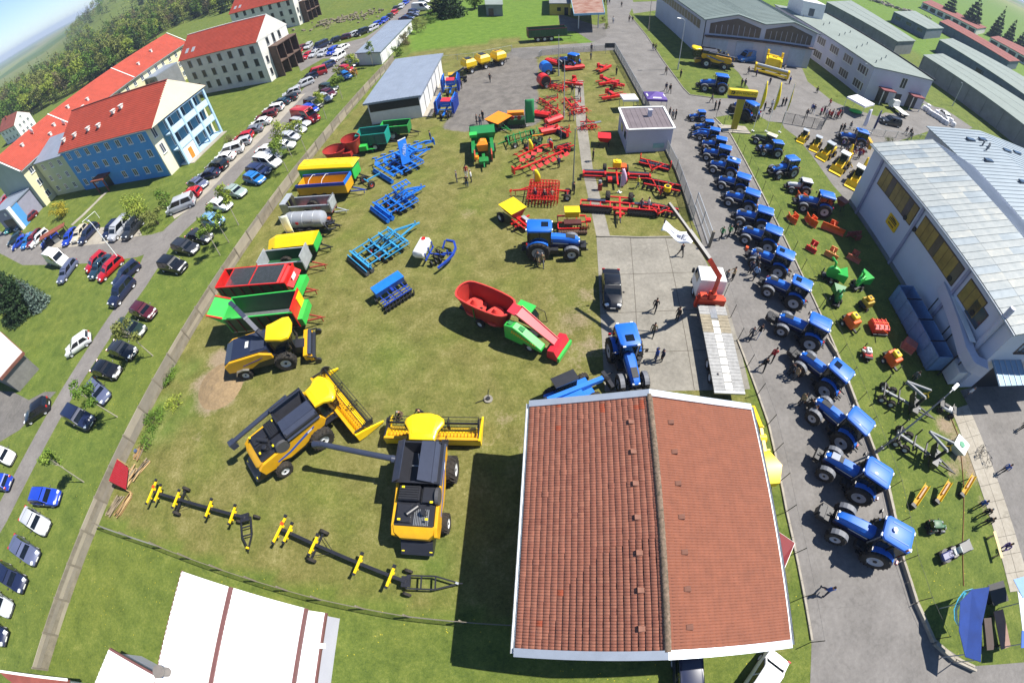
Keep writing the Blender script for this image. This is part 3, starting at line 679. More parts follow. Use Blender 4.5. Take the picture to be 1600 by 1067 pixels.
def kiosk():
 r,lp,ins,ro=shed('flat_roofed_kiosk','pale lilac flat roofed kiosk with brown felt roof by the road fence',[(981,205),(1054,202.5),(1036.5,169),(967,171)],3.3,M_LILAC,mat('brown_felt','6d6468',.9,var=.12,scale=.8),.12,cat='kiosk',fascia=.12)
 b=B();z=3.42
 for i in range(4):
  p,q=lp[i],lp[(i+1)%4];b.beam((p.x,p.y,z+.05),(q.x,q.y,z+.05),.3,.14)
 b.bd('parapet',M_WHITE,r)
 c=lp[0].lerp(lp[2],.58);b=B();b.box((c.x,c.y,z+.45),(.45,.45,.9));b.box((c.x,c.y,z+.95),(.6,.6,.1));b.bd('chimney',M_LILAC,ro)
 b=B()
 for i in range(1,9):t=i/9;p,q=lp[0].lerp(lp[1],t),lp[3].lerp(lp[2],t);b.beam(p+V3((0,.15,.14)),q+V3((0,-.15,.14)),.03,.02)
 b.bd('felt_seams',mat('brown_felt','6d6468'),ro,kind='stuff')
 for k in(.25,.6):
  q=ins[0].lerp(ins[3],k);B().box((q.x-.02,q.y,1.9),(.08,1.1,1.0),rz=math.atan2((ins[3]-ins[0]).y,(ins[3]-ins[0]).x)-math.pi/2).bd('window',M_WINGLASS,r)
 q=ins[0].lerp(ins[1],.72);B().box((q.x,q.y-.02,.9),(1.6,.05,.7)).bd('painted_panel',mat('faded_teal','8fb3b5',.8),r)
kiosk()
def big_hall():
 A=P(1094,90);L,D,He,Hr=26.3,36,8.2,9.8
 r=thing('twin_gabled_hall','large twin gabled hall with grey green corrugated roof beyond the road','hall',A,R(-3))
 pf=[(0,0),(L,0),(L,He),(L*.75,Hr),(L/2,He+.2),(L*.25,Hr),(0,He)]
 B().ext(pf,0,D).bd('wall',M_LILAC,r)
 b=B();
 for x0,x1,za,zb in((-.6,L*.25,He-.1,Hr+.05),(L*.25,L/2,Hr+.05,He+.3),(L/2,L*.75,He+.3,Hr+.05),(L*.75,L+.6,Hr+.05,He-.1)):
  q=[(x0,-.7,za),(x1,-.7,zb),(x1,D+.5,zb),(x0,D+.5,za)];b.add(q+[(x,y,z+.2)for x,y,z in q],[(0,1,2,3),(4,5,6,7),(0,1,5,4),(1,2,6,5),(2,3,7,6),(3,0,4,7)])
 ro=b.bd('roof',M_GREENROOF,r)
 b=B()
 for i in range(1,36):
  y=i*D/36
  for x0,x1,za,zb in((-.6,L*.25,He-.1,Hr+.05),(L*.25,L/2,Hr+.05,He+.3),(L/2,L*.75,He+.3,Hr+.05),(L*.75,L+.6,Hr+.05,He-.1)):b.beam((x0,y,za+.22),(x1,y,zb+.22),.08,.06)
 b.bd('roof_ribs',M_GREENROOF,ro,kind='stuff')
 for x0,x1 in((1.0,L/2-.6),(L/2+.6,L-1)):
  xm=(x0+x1)/2;B().ext([(x0,5.4),(x1,5.4),(x1,He-.7),(xm,Hr-.75),(x0,He-.7)],-.08,-.01).bd('gable_glazing',M_BROWNWIN,r)
  n=9;bb=B()
  for i in range(1,n):x=x0+(x1-x0)*i/n;bb.b6(x-.04,x+.04,-.12,-.08,5.4,He-.5-abs(x-xm)*.1)
  bb.bd('glazing_bars',M_LILAC,r,kind='stuff')
 B().b6(.2,L-.2,-1.0,-.02,4.7,5.0).bd('ledge',M_TAUPE,r)
 for k,x in enumerate((3.6,9.6,16.6,22.6)):B().b6(x-2.0,x+2.0,-.1,-.01,0,4.2).bd('hall_door',mat('pale_blue_door','a9b4c6',.7,var=.1),r)
 B().b6(-.09,-.01,3,31,5.4,7.2).bd('side_glazing',M_BROWNWIN,r)
 bb=B()
 for i in range(1,14):bb.b6(-.13,-.09,3+2*i-.06,3+2*i+.06,5.4,7.2)
 bb.bd('glazing_bars',M_LILAC,r,kind='stuff')
 B().box((7.5,12,Hr-.25),(1.2,1,.3)).bd('roof_hatch',M_GALV,ro)
 B().cyl((-.12,-.1,0),(-.12,-.1,He),.09).bd('downpipe',M_DARK,r)
big_hall()
def office():
 A=P(1347,148);a2=P(1443,177);far=P(1219,13,7);
 base=P(1367,106,7);e1=P(1461,129,7);rz=math.atan2(far.y-base.y,far.x-base.x);L=46.0
 Wd=abs((e1-base).cross(V3((math.cos(rz),math.sin(rz),0))).z)
 o=base.copy();o.z=0
 # x runs away from the camera along the windowed side; +y would be west, so the block lies on -y
 r=thing('office_block','two storey pale office block with flat grey roof and red door canopies','building',o,rz)
 He=7.0
 B().b6(0,L,-Wd,0,0,He).bd('wall',M_LILAC,r)
 ro=B().b6(-.25,L+.3,-Wd-.3,.3,He,He+.22).bd('roof',M_GREYROOF,r)
 B().b6(-.28,L+.3,-Wd-.36,-Wd-.1,He+.18,He+.5).bd('roof_edge',M_DARK,ro)
 def win(x,z,w,h):window(r,'back',x,z,w,h,L,0.0,fm=M_OFFW,gm=M_BROWNWIN,mull=3)
 for x in(3.2,9.0,14.8,20.6):
  win(x,5.2,3.6,1.8);win(x,1.9,3.6,1.8)
 for x in(30.5,35.5,40.5):win(x,5.2,3.0,1.6)
 for x in(30.5,34.5):win(x,2.1,2.0,1.5)
 B().b6(24.0,28.4,-.02,.07,0,5.6).bd('passage_gate',M_TAUPE,r)
 b=B();b.b6(29,31,-1,.3,0,.4);
 for y,w in((-4.6,3.0),(-13.2,3.0)):
  B().box((-1.0,y,3.25),(1.9,w+.6,.22)).bd('door_canopy',mat('canopy_red_brown','7c3b3f',.7,var=.15),r)
  B().b6(-.06,.02,y-w/2,y+w/2,0,2.9).bd('entrance_door',M_DARKWIN,r)
  for s in(-1,1):B().b6(-1.85,-1.7,y+s*w/2-.08,y+s*w/2+.08,0,3.14).bd('canopy_post',M_OFFW,r)
 window(r,'end0',-9.0,5.0,1.7,2.4,L,0,fm=M_OFFW,gm=M_DARKWIN,mull=1);B().b6(-.06,.02,-9.9,-8.2,0,2.5).bd('entrance_door',M_DARKWIN,r)
 for i in range(14):
  x,y=3+i*2.9,-2.4-(i*37%11)*.9;B().cyl((x,y,He+.2),(x,y,He+.85),.1,n=8).bd('roof_vent',M_CONCW,ro)
 t=B();t.b6(36,43.5,-9,-2.2,He+.22,He+4.2);t.bd('roof_tower',M_WHITEW,r);B().b6(35.93,36.0,-6,-4.4,He+.6,He+2.6).bd('tower_window',M_WINGLASS,r)
 return r
office()
M_BLUEGREY=mat('blue_grey_boards','5f6b7a',.85,var=.12,scale=.6)
def far_sheds():
 data=[('storage_shed','grey roofed long shed directly behind the office block',[(1291,4),(1402,66),(1431,65),(1330,2)],4.5,M_CONCW,M_GREYROOF),('storage_shed','short grey blue shed beside the rubble heap',[(1396,19),(1449,46),(1475,45),(1430,18)],4.5,M_BLUEGREY,M_GREYROOF),('storage_shed','narrow red roofed shed with open white bays nearest the conifers',[(1441,4),(1527,46),(1542,44),(1455,1)],4.0,M_OFFW,M_REDOLD),('storage_shed','long red roofed shed between two grey roofed sheds',[(1468,34),(1577,97),(1594,96),(1481,31)],4.2,M_BLUEGREY,M_REDOLD),('storage_shed','red roofed shed at the right edge below the conifers',[(1547,59),(1650,118),(1660,105),(1560,57)],4.0,M_OFFW,M_REDOLD),('storage_shed','grey roofed shed with blue grey boarded side and a dark doorway',[(1467,63),(1640,178),(1650,152),(1488,61)],4.6,M_BLUEGREY,M_GREYROOF),('storage_shed','longest grey concrete shed with green grey roof nearest the works halls',[(1442,87),(1660,246),(1670,208),(1473,85)],5.0,M_CONCW,M_GREYROOF)]
 for i,(n,lb,px,z,wm,rm)in enumerate(data):
  r,lp,ins,ro=shed(n,lb,px,z,wm,rm,.35)
  e=ins[1]-ins[0];ln=e.length;rz=math.atan2(e.y,e.x);k=int(ln/5.5);nrm=V3((e.y,-e.x,0)).normalized()*.05
  for j in range(k+1):
   q=ins[0]+e*j/k+nrm;B().box((q.x,q.y,z/2-.1),(.28,.16,z-.3),rz=rz).bd('pilaster',wm,r)
  if i in(2,4):
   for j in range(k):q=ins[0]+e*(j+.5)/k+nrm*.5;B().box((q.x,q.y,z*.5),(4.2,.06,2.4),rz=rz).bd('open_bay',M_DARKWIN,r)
  if i in(1,):
   for j in range(k):q=ins[0]+e*(j+.5)/k+nrm*.5;B().box((q.x,q.y,z*.62),(3.0,.06,1.2),rz=rz).bd('window',M_WINGLASS,r)
  if i==5:
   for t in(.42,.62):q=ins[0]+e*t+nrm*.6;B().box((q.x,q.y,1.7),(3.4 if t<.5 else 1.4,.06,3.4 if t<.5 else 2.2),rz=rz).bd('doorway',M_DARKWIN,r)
  b=B();nn=3
  for j in range(1,nn):a,c=lp[0].lerp(lp[3],j/nn),lp[1].lerp(lp[2],j/nn);b.beam(a+V3((0,0,.24)),c+V3((0,0,.24)),.05,.04)
  b.bd('roof_joint',rm,ro)
far_sheds()
def fuel_station():
 r,lp,ins,ro=shed('fuel_station_hut','yellow hut of the old fuel station at the top of the meadow',[(858,7),(892,7),(892,-14),(858,-14)],3.0,mat('ochre_render','b9a24c',.85,var=.08),M_CONCW,.1,cat='hut')
 q=ins[0].lerp(ins[1],.45);B().box((q.x,q.y-.02,1.6),(1.0,.06,1.0)).bd('window',M_DARKWIN,r);q=ins[0].lerp(ins[1],.8);B().box((q.x,q.y-.02,1.05),(1.0,.06,2.1)).bd('door',M_DARKWIN,r)
 pts=[P(897,24,4.4),P(945,22,4.4),P(938,-14,4.4),P(890,-10,4.4)];o=pts[0].copy();o.z=0
 c=thing('fuel_canopy','rusty roofed fuel canopy with pale blue edge next to the yellow hut','canopy',o)
 q=[p-o for p in pts];b=B();b.add([(p.x,p.y,4.4)for p in q]+[(p.x,p.y,4.6)for p in q],[(0,1,2,3),(4,5,6,7),(0,1,5,4),(1,2,6,5),(2,3,7,6),(3,0,4,7)])
 b.bd('roof',mat('rusty_sheet','9c8274',.8,col2='7a4a35',scale=.5),c)
 b=B()
 for i in range(4):b.beam(V3((q[i].x,q[i].y,4.45)),V3((q[(i+1)%4].x,q[(i+1)%4].y,4.45)),.1,.5)
 b.bd('fascia',mat('pale_blue_edge','8fb6cc',.7),c)
 for i in range(4):m=q[i].lerp(q[(i+2)%4],.15);B().b6(m.x-.12,m.x+.12,m.y-.12,m.y+.12,0,4.4).bd('post',M_OFFW,c)
fuel_station()
# --- works hall at the right with weathered metal roof
def works_hall():
 A=P(1326,316);Bq=P(1495,605);rz=math.atan2(A.y-Bq.y,A.x-Bq.x);L=(A-Bq).length;He,Hr=8.6,10.6
 # x along the camera side from near end to far end; hall lies on the -y side
 rid=P(1498.6,260,Hr);d=V3((math.cos(rz),math.sin(rz),0));nrm=V3((d.y,-d.x,0));half=(rid-Bq).dot(nrm);half=max(6,min(16,half))
 r=thing('works_hall','white works hall with weathered sheet metal roof and yellow emblem','hall',Bq,rz)
 B().extx([(0,0),(0,He),(-half,Hr),(-2*half,He),(-2*half,0)],0,L).bd('wall',mat('white_works_render','c4c6d2',.85,var=.05,scale=.3,detail=6),r)
 B().b6(-.01,L+.02,-.02,.12,0,.5).bd('plinth',M_CONCW,r)
 mr=mat('weathered_sheet','a9adab',.65,.08,col2='848d90',scale=.45,detail=7);mr2=mat('weathered_sheet_pale','b8b8b0',.7,.06,col2='90989a',scale=.7,detail=7);mr3=mat('weathered_sheet_blue','9aa4a9',.6,.1,col2='7b878f',scale=.5,detail=7)
 sl=(Hr-He)/half;ov=.5;n=30;w=(L+.8)/n
 root_roof=B().extx([(ov,He-sl*ov+.02),(-half,Hr+.02),(-half,Hr-.1),(ov,He-sl*ov-.1)],-.4,L+.4).bd('roof',mr,r)
 cache={}
 for i in range(n):
  for j in range(3):
   y0=ov-j*(half+ov)/3;y1=ov-(j+1)*(half+ov)/3;x0=-.4+i*w
   key=j
   if key not in cache:
    b=B();g=.015;z=lambda y:He+sl*(-y)+.05+.012*(j%2)
    b.add([(g,y0,z(y0)),(w-g,y0,z(y0)),(w-g,y1+g,z(y1)),(g,y1+g,z(y1)),(g,y0,z(y0)+.03),(w-g,y0,z(y0)+.03),(w-g,y1+g,z(y1)+.03),(g,y1+g,z(y1)+.03)],[(3,2,1,0),(4,5,6,7),(0,1,5,4),(1,2,6,5),(2,3,7,6),(3,0,4,7)])
    ym=(y0+y1)/2;b.beam((w-.03,y0,z(y0)+.05),(w-.03,y1+g,z(y1)+.05),.05,.06)
    q=b.bd('roof_sheet',mr,root_roof);cache[key]=q.data;bpy.data.objects.remove(q)
   o=bpy.data.objects.new('roof_sheet',cache[key]);C.objects.link(o);o.parent=root_roof;o.location.x=x0;o.location.z=rnd.uniform(0,.012)
   o.material_slots[0].link='OBJECT';o.material_slots[0].material=rnd.choice([mr,mr,mr2,mr3])
 B().extx([(-half,Hr+.02),(-2*half-.4,He-.1),(-2*half-.4,He-.2),(-half,Hr-.1)],-.4,L+.4).bd('back_roof',M_SLATE,r)
 b=B()
 for i in range(60):x=-.3+i*(L+.6)/60;b.beam((x,-half,Hr+.06),(x,-2*half-.4,He-.04),.09,.08)
 b.bd('roof_ribs',M_SLATE,r,kind='stuff')
 B().cyl((-.4,ov+.08,He-.2),(L+.4,ov+.08,He-.2),.1,n=8).bd('gutter',M_GALV,r)
 for x in(L-2.4,L-11.6,L-20.6):B().b6(x-.16,x+.16,0,.26,0,He-.3).bd('pilaster',mat('lilac_pilaster','9494ab',.8),r)
 yg=mat('amber_glass_block','8c763c',.3,var=.35,scale=.5);B_=M_DARK
 for x0,x1 in((L-11.0,L-3.2),(L-20.0,L-12.2),(L-24.2,L-21.2)):
  n=max(2,int((x1-x0)/.95));fr=B().b6(x0,x1,.0,.09,5.2,7.6).bd('window',M_TAUPE,r)
  for k in range(n):
   a=x0+.06+(x1-x0-.1)*k/n;B().b6(a,a+(x1-x0-.1)/n-.06,.05,.12,5.3,7.5).bd('pane',yg if(k*7+int(x0))%4 else M_BROWNWIN,fr)
 fr=B().b6(3.0,5.2,.0,.09,5.0,7.0).bd('window',M_TAUPE,r)
 for k in range(2):B().b6(3.06+k*1.06,4.06+k*1.08,.05,.12,5.08,6.92).bd('pane',M_WINGLASS,fr)
 sg=B();sg.ext([(-.95,-.7),(.95,-.7),(1.05,-.6),(1.05,.6),(.95,.7),(-.95,.7),(-1.05,.6),(-1.05,-.6)],.02,.1)
 s=sg.bd('emblem_board',mat('signal_yellow','e0b312',.5,var=.04),r,loc=(L-8.6,0,3.6))
 b=B();b.b6(-.75,.75,.1,.13,.22,.36);b.b6(-.8,.8,.1,.13,.02,.12);b.ext([(-.75,.42),(.2,.42),(.75,.56),(-.2,.56)],.1,.13);b.bd('emblem',M_BLACK,s)
 for k in range(5):B().b6(-.55+k*.24,-.4+k*.24,.1,.13,-.42,-.2).bd('emblem_mark',mat('emblem_brown','6b4d12',.6),s)
 for x in(4.4,8.8,16.2,18.2):B().cyl((x,.2,5.8-x*.02),(x,.02,5.8-x*.02),.3,n=12).bd('extractor',M_DARK,r)
 b=B();b.cyl((1.6,.34,0),(1.6,.34,He+1.0),.28,n=12);b.bd('flue',M_LILAC,r)
 B().b6(-.06,0,-6.5,-2.2,0,3.6).bd('loading_door',M_DARKWIN,r)
 for yy in(-3.0,-8.6):
  b=B();b.box((-1.2,yy,4.15),(2.4,4.6,.1),ry=R(-14));c=b.bd('door_canopy',mat('blue_grey_canopy','7f9ab0',.5,.2),r)
  for k in range(6):B().box((-1.2,yy-2.2+k*.88,4.23),(2.4,.06,.06),ry=R(-14)).bd('canopy_seam',M_GALV,c)
 window(r,'end0',-4.5,6.3,3.4,1.4,L,0,fm=M_TAUPE,gm=M_WINGLASS,mull=3)
 # rear hall, lower and farther
 r2,lp,ins,ro=shed('rear_hall','pale metal roofed hall with skylights behind the works hall',[(1372,232),(1475,262),(1660,268),(1454,198)],[6.4,6.6,7.2,7.2],M_LILAC,mat('pale_metal_roof','8b98a1',.55,.1,var=.08,scale=.4),.2,cat='hall')
 return r
works_hall()
def rear_hall_fix():
 r=[o for o in C.objects if o.get('label','').startswith('pale metal roofed hall')][0]
 for ch in list(r.children):bpy.data.objects.remove(ch)
 pa,pb=P(1454,199,7.2),P(1521,210,7.4);far=P(1650,330,7.2);rz=R(-7);o=P(1454,199,7.2);o.z=0
 r.location=o;r.rotation_euler.z=rz
 # x to the east, y to the south is negative
 M=mat('pale_metal_roof','8b98a1')
 B().ext([(0,0),(34,0),(34,7.0),(11,8.4),(0,7.0)],-24,0).bd('wall',M_LILAC,r)
 b=B()
 for x0,x1,z0,z1 in((-.5,11,6.95,8.45),(11,34.5,8.45,6.95)):
  q=[(x0,-24.3,z0),(x1,-24.3,z1),(x1,.4,z1),(x0,.4,z0)];b.add(q+[(x,y,z+.14)for x,y,z in q],[(0,1,2,3),(4,5,6,7),(0,1,5,4),(1,2,6,5),(2,3,7,6),(3,0,4,7)])
 ro=b.bd('roof',M,r)
 for i in range(28):
  y=-24+i*.88
  for x0,x1,z0,z1 in((-.5,11,7.1,8.6),(11,34.5,8.6,7.1)):B().beam((x0,y,z0+.02),(x1,y,z1+.02),.07,.09).bd('roof_seam',M,ro)
 for x,y in((6,-3.2),(9,-2.8),(5,-9),(13,-5),(17,-4),(16,-8),(21,-6),(8,-14),(20,-12)):
  z=7.1+(x+.5)*.13 if x<11 else 8.6-(x-11)*.064
  B().box((x,y,z+.14),(1.7,.7,.26)).bd('skylight',M_WINGLASS,ro)
 for x,y in((7.4,-4.6),(8.0,-5.4),(7.2,-5.9),(8.6,-4.8),(14,-9)):
  B().cyl((x,y,8.0),(x,y,9.0),.14,n=8).bd('roof_vent',M_CONCW,ro)
rear_hall_fix()
def bridge_duct():
 """blue grey trough and pale dust duct against the works hall"""
 a,b_=P(1405,470,1.2),P(1470,575,1.2)
 o=P(1440,540);rz=ang((1398,470),(1455,578))
 r=thing('chip_container','long open blue grey skip container against the works hall wall','container',P(1427,522),rz)
 b=B();L,w,h=9.0,2.1,2.3
 b.b6(-L/2,L/2,-w/2,-w/2+.1,.2,h);b.b6(-L/2,L/2,w/2-.1,w/2,.2,h);b.b6(-L/2,-L/2+.1,-w/2,w/2,.2,h);b.b6(L/2-.1,L/2,-w/2,w/2,.2,h);b.b6(-L/2,L/2,-w/2,w/2,.2,.3)
 body=b.bd('body',paintm('6484ac'),r)
 for k in range(7):B().b6(-L/2+.6+k*1.3,-L/2+.72+k*1.3,-w/2-.08,-w/2,.2,h).bd('rib',paintm('6484ac'),r)
 for k in range(3):B().beam((-2.6+k*2.6,-w/2,h),(-2.6+k*2.6,w/2,h),.09).bd('cross_bar',M_DARK,r)
 d=thing('dust_duct','pale bent dust duct standing on legs beside the works hall','duct',P(1455,545),ang((1432,462),(1472,572)))
 pts=[(-4.6,.35,4.3),(0,.2,4.2),(3.4,0,4.0),(4.5,.4,3.9),(4.9,1.6,4.0)]
 b=B()
 for p,q in zip(pts[:-1],pts[1:]):b.beam(p,q,1.1,1.2)
 for p in pts[1:-1]:b.cyl((p[0],p[1],p[2]-.6),(p[0],p[1],p[2]+.6),.55,n=12)
 b.bd('duct',M_LILAC,d)
 for x in(-3.6,0,3.2):
  for y in(-.3,.75):B().cyl((x,y,0),(x,y,3.5),.07,n=6).bd('leg',M_DARK,d)
 B().b6(-4.6,2.8,.0,.75,4.82,4.86).bd('top_plate',M_WHITE,d)
 bx=thing('filter_box','white filter box at the foot of the works hall corner','box',P(1482,590),R(-97))
 B().b6(-.8,.8,-.7,.7,.1,2.0).bd('body',M_WHITEW,bx,bev=.04);B().b6(-.3,.3,.7,.74,.9,1.5).bd('vent_grille',M_CONCW,bx);B().b6(-.75,.75,-.65,.65,0,.1).bd('base',M_DARK,bx)
bridge_duct()
# --- the tile roofed store in the foreground
def tile_store():
 He,Hr=6.0,7.6
 a,b_=P(804,1024,He),P(828,628,He);rz=math.atan2(b_.y-a.y,b_.x-a.x);L=(b_-a).length
 c=P(1234,992,He);d=V3((math.cos(rz),math.sin(rz),0));Wd=abs((c-a).cross(d).z)
 o=a.copy();o.z=0
 r=thing('tiled_store','red brown tile roofed store in the foreground with metal verge flashings','building',o,rz)
 # local: x towards the far gable, store lies on -y
 W2=Wd/2;sl=(Hr-He)/W2;ov=.5
 B().extx([(-ov,0),(-ov,He-.1),(-W2,Hr-.2),(-Wd+ov,He-.1),(-Wd+ov,0)],.55,L-.55).bd('wall',mat('purple_grey_render','6d6a86',.85,var=.08,scale=.4),r)
 mt=mat('aged_clay_tile_shade_lift','9e6550',.74,var=.09,scale=1.2,detail=6);mt2=mat('aged_clay_tile_shade_lift_dark','99604c',.74,var=.1,scale=1.5);mt3=mat('aged_clay_tile_shade_lift_pale','a36a54',.74,var=.1,scale=1.3);mn=mat('new_clay_tile','a85438',.7,var=.08)  # left slope tiles coloured lighter to offset the shading on that side
 mrt=mat('sunny_side_tile','7c4a36',.8,var=.13,scale=1.6,detail=6)  # same clay on the sunlit slope, without the lightening
 base=B().extx([(0,He),(-W2,Hr),(-Wd,He),(-Wd,He-.12),(-W2,Hr-.12),(0,He-.12)],.25,L-.25).bd('roof',mat('roof_underlay','3c241d',.9),r)
 slen=math.hypot(W2,Hr-He);nc=22;ex=slen/nc;tw=.30;nx=int((L-.5)/tw);tw=(L-.5)/nx;th=math.atan(sl)
 def tile_mesh():
  b=B();pr=[];k=8
  for i in range(k+1):t=i/k;pr.append((tw*(0,.04,.45,.49,.51,.55,.96,1,1)[i],(-.03,.014,.016,-.03,-.03,.014,.016,-.03,-.03)[i]))
  n=k+1;lo=-ex*0.0;hi=ex*1.06
  # lower edge raised: each course laps over the one below
  vs=[(x,lo,z+.026)for x,z in pr]+[(x,hi,z+.002)for x,z in pr]+[(x,lo,z+.002)for x,z in pr]
  b.add(vs,[(i,i+1,n+i+1,n+i)for i in range(k)]+[(i,2*n+i,2*n+i+1,i+1)for i in range(k)]);return b
 tm=tile_mesh();q=tm.bd('roof_tile',mt,base);tile=q.data;tile.shade_smooth();bpy.data.objects.remove(q)
 tv=np.array(tm.v);tf=np.array(tm.f)
 slots=[]
 for side in(0,1):
  for j in range(nc):
   for i in range(nx):
    s=j*ex;y=-s*math.cos(th)if side==0 else-Wd+s*math.cos(th);z=He+s*math.sin(th)+.02
    slots.append((side,i,j,.25+i*tw,y,z))
    # the tiles nearest the lens are single pieces, the rest are laid as one field per slope
 camL=Matrix.Rotation(-rz,3,'Z')@(V3((0,0,30))-V3((o.x,o.y,0)))
 order=sorted(range(len(slots)),key=lambda k:(V3(slots[k][3:6])-camL).length);near=set(order[:288])
 def xf(side):
  if side==0:return Matrix(((1,0,0),(0,-math.cos(th),0),(0,math.sin(th),1)))
  return Matrix(((1,0,0),(0,math.cos(th),0),(0,math.sin(th),1)))
 special={(0,nx-3,nc-2),(0,nx-2,nc-2),(0,nx-3,nc-3),(0,nx-2,nc-9),(0,nx-3,nc-9),(0,nx-6,5),(0,nx-1,5),(0,4,3),(0,9,6)}
 r2=random.Random(5)
 for side in(0,1):
  X=xf(side);XA=np.array(X);allv,allf,mi=[],[],[];off=0
  for k,(sd,i,j,x,y,z)in enumerate(slots):
   if sd!=side:continue
   jit=r2.uniform(-.008,.008);mat_i=(3 if(sd,i,j)in special else r2.choice([0,0,0,1,2]))
   if k in near:
    ob=bpy.data.objects.new('roof_tile',tile);C.objects.link(ob);ob.parent=base
    m4=X.to_4x4();m4.translation=V3((x,y,z+jit));ob.matrix_local=m4
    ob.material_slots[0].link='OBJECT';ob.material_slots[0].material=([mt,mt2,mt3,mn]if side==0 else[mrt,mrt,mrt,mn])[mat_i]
    continue
   if r2.random()<(.02 if side==0 else .006):jit+=.02
   v=tv@XA.T+np.array((x,y,z+jit));allv.append(v);allf.append(tf+off);mi+=[mat_i]*len(tf);off+=len(tv)
  me=bpy.data.meshes.new('roof_tiles');me.from_pydata(np.concatenate(allv).tolist(),[],np.concatenate(allf).tolist())
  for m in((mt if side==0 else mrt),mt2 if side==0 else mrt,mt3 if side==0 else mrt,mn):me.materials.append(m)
  me.polygons.foreach_set('material_index',mi);me.shade_smooth()
  ob=bpy.data.objects.new('roof_tiles',me);C.objects.link(ob);ob.parent=base;ob['kind']='stuff'
 for side in(0,1):
  for i in range(7):
   s=slen-1.15;y=-s*math.cos(th)if side==0 else-Wd+s*math.cos(th);z=He+s*math.sin(th);x=1.4+i*(L-2.6)/6.4
   b=B();b.add([(-.16,-.16,.06),(.16,-.16,.06),(.13,.18,.05),(-.13,.18,.05),(-.13,-.16,.2),(.13,-.16,.2),(.12,.12,.1),(-.12,.12,.1)],[(4,5,6,7),(0,1,5,4),(1,2,6,5),(2,3,7,6),(3,0,4,7)])
   ob=b.bd('vent_tile',mat('weathered_vent_tile','7d5444',.8,var=.2),base);m4=xf(side).to_4x4();m4.translation=V3((x,y,z));ob.matrix_local=m4
   # ridge tiles with lichen
 ml=mat('lichen_ridge','8a7564',.95,col2='4a4436',scale=6,detail=6,bump=.6,bscale=30)
 nr=34
 for i in range(nr):
  x=.3+i*(L-.6)/nr;b=B();b.lathe((x,-W2,Hr+.02),[(.19,0),(.17,(L-.6)/nr+.03)],'X',8,a0=0,a1=math.pi);b.bd('ridge_tile',ml,base,smooth=True)
  # flashings at both gables, gutters
 fb=mat('zinc_flashing','b9c2cc',.32,.55,var=.06)
 for x0,x1 in((-.05,.38),(L-.38,L+.05)):
  for sd in(0,1):
   y0=.05 if sd==0 else-Wd-.05
   q=[(x0,y0,He+.1),(x1,y0,He+.1),(x1,-W2,Hr+.16),(x0,-W2,Hr+.16)]
   b=B();b.add(q+[(x,y,z-.22)for x,y,z in q],[(0,1,2,3),(7,6,5,4),(0,4,5,1),(1,5,6,2),(2,6,7,3),(3,7,4,0)]);b.bd('verge_flashing',fb,base)
 for y in(.12,-Wd-.12):
  b=B();b.lathe((0,y,He),[(.11,.1),(.11,L-.1)],'X',10,a0=math.pi,a1=2*math.pi);b.lathe((0,y,He),[(.09,.1),(.09,L-.1)],'X',10,a0=math.pi,a1=2*math.pi);b.bd('gutter',M_GALV,r)
 B().b6(.48,.56,-6.5,-4.5,0,2.2).bd('door',M_DARK,r)
 return r
tile_store()
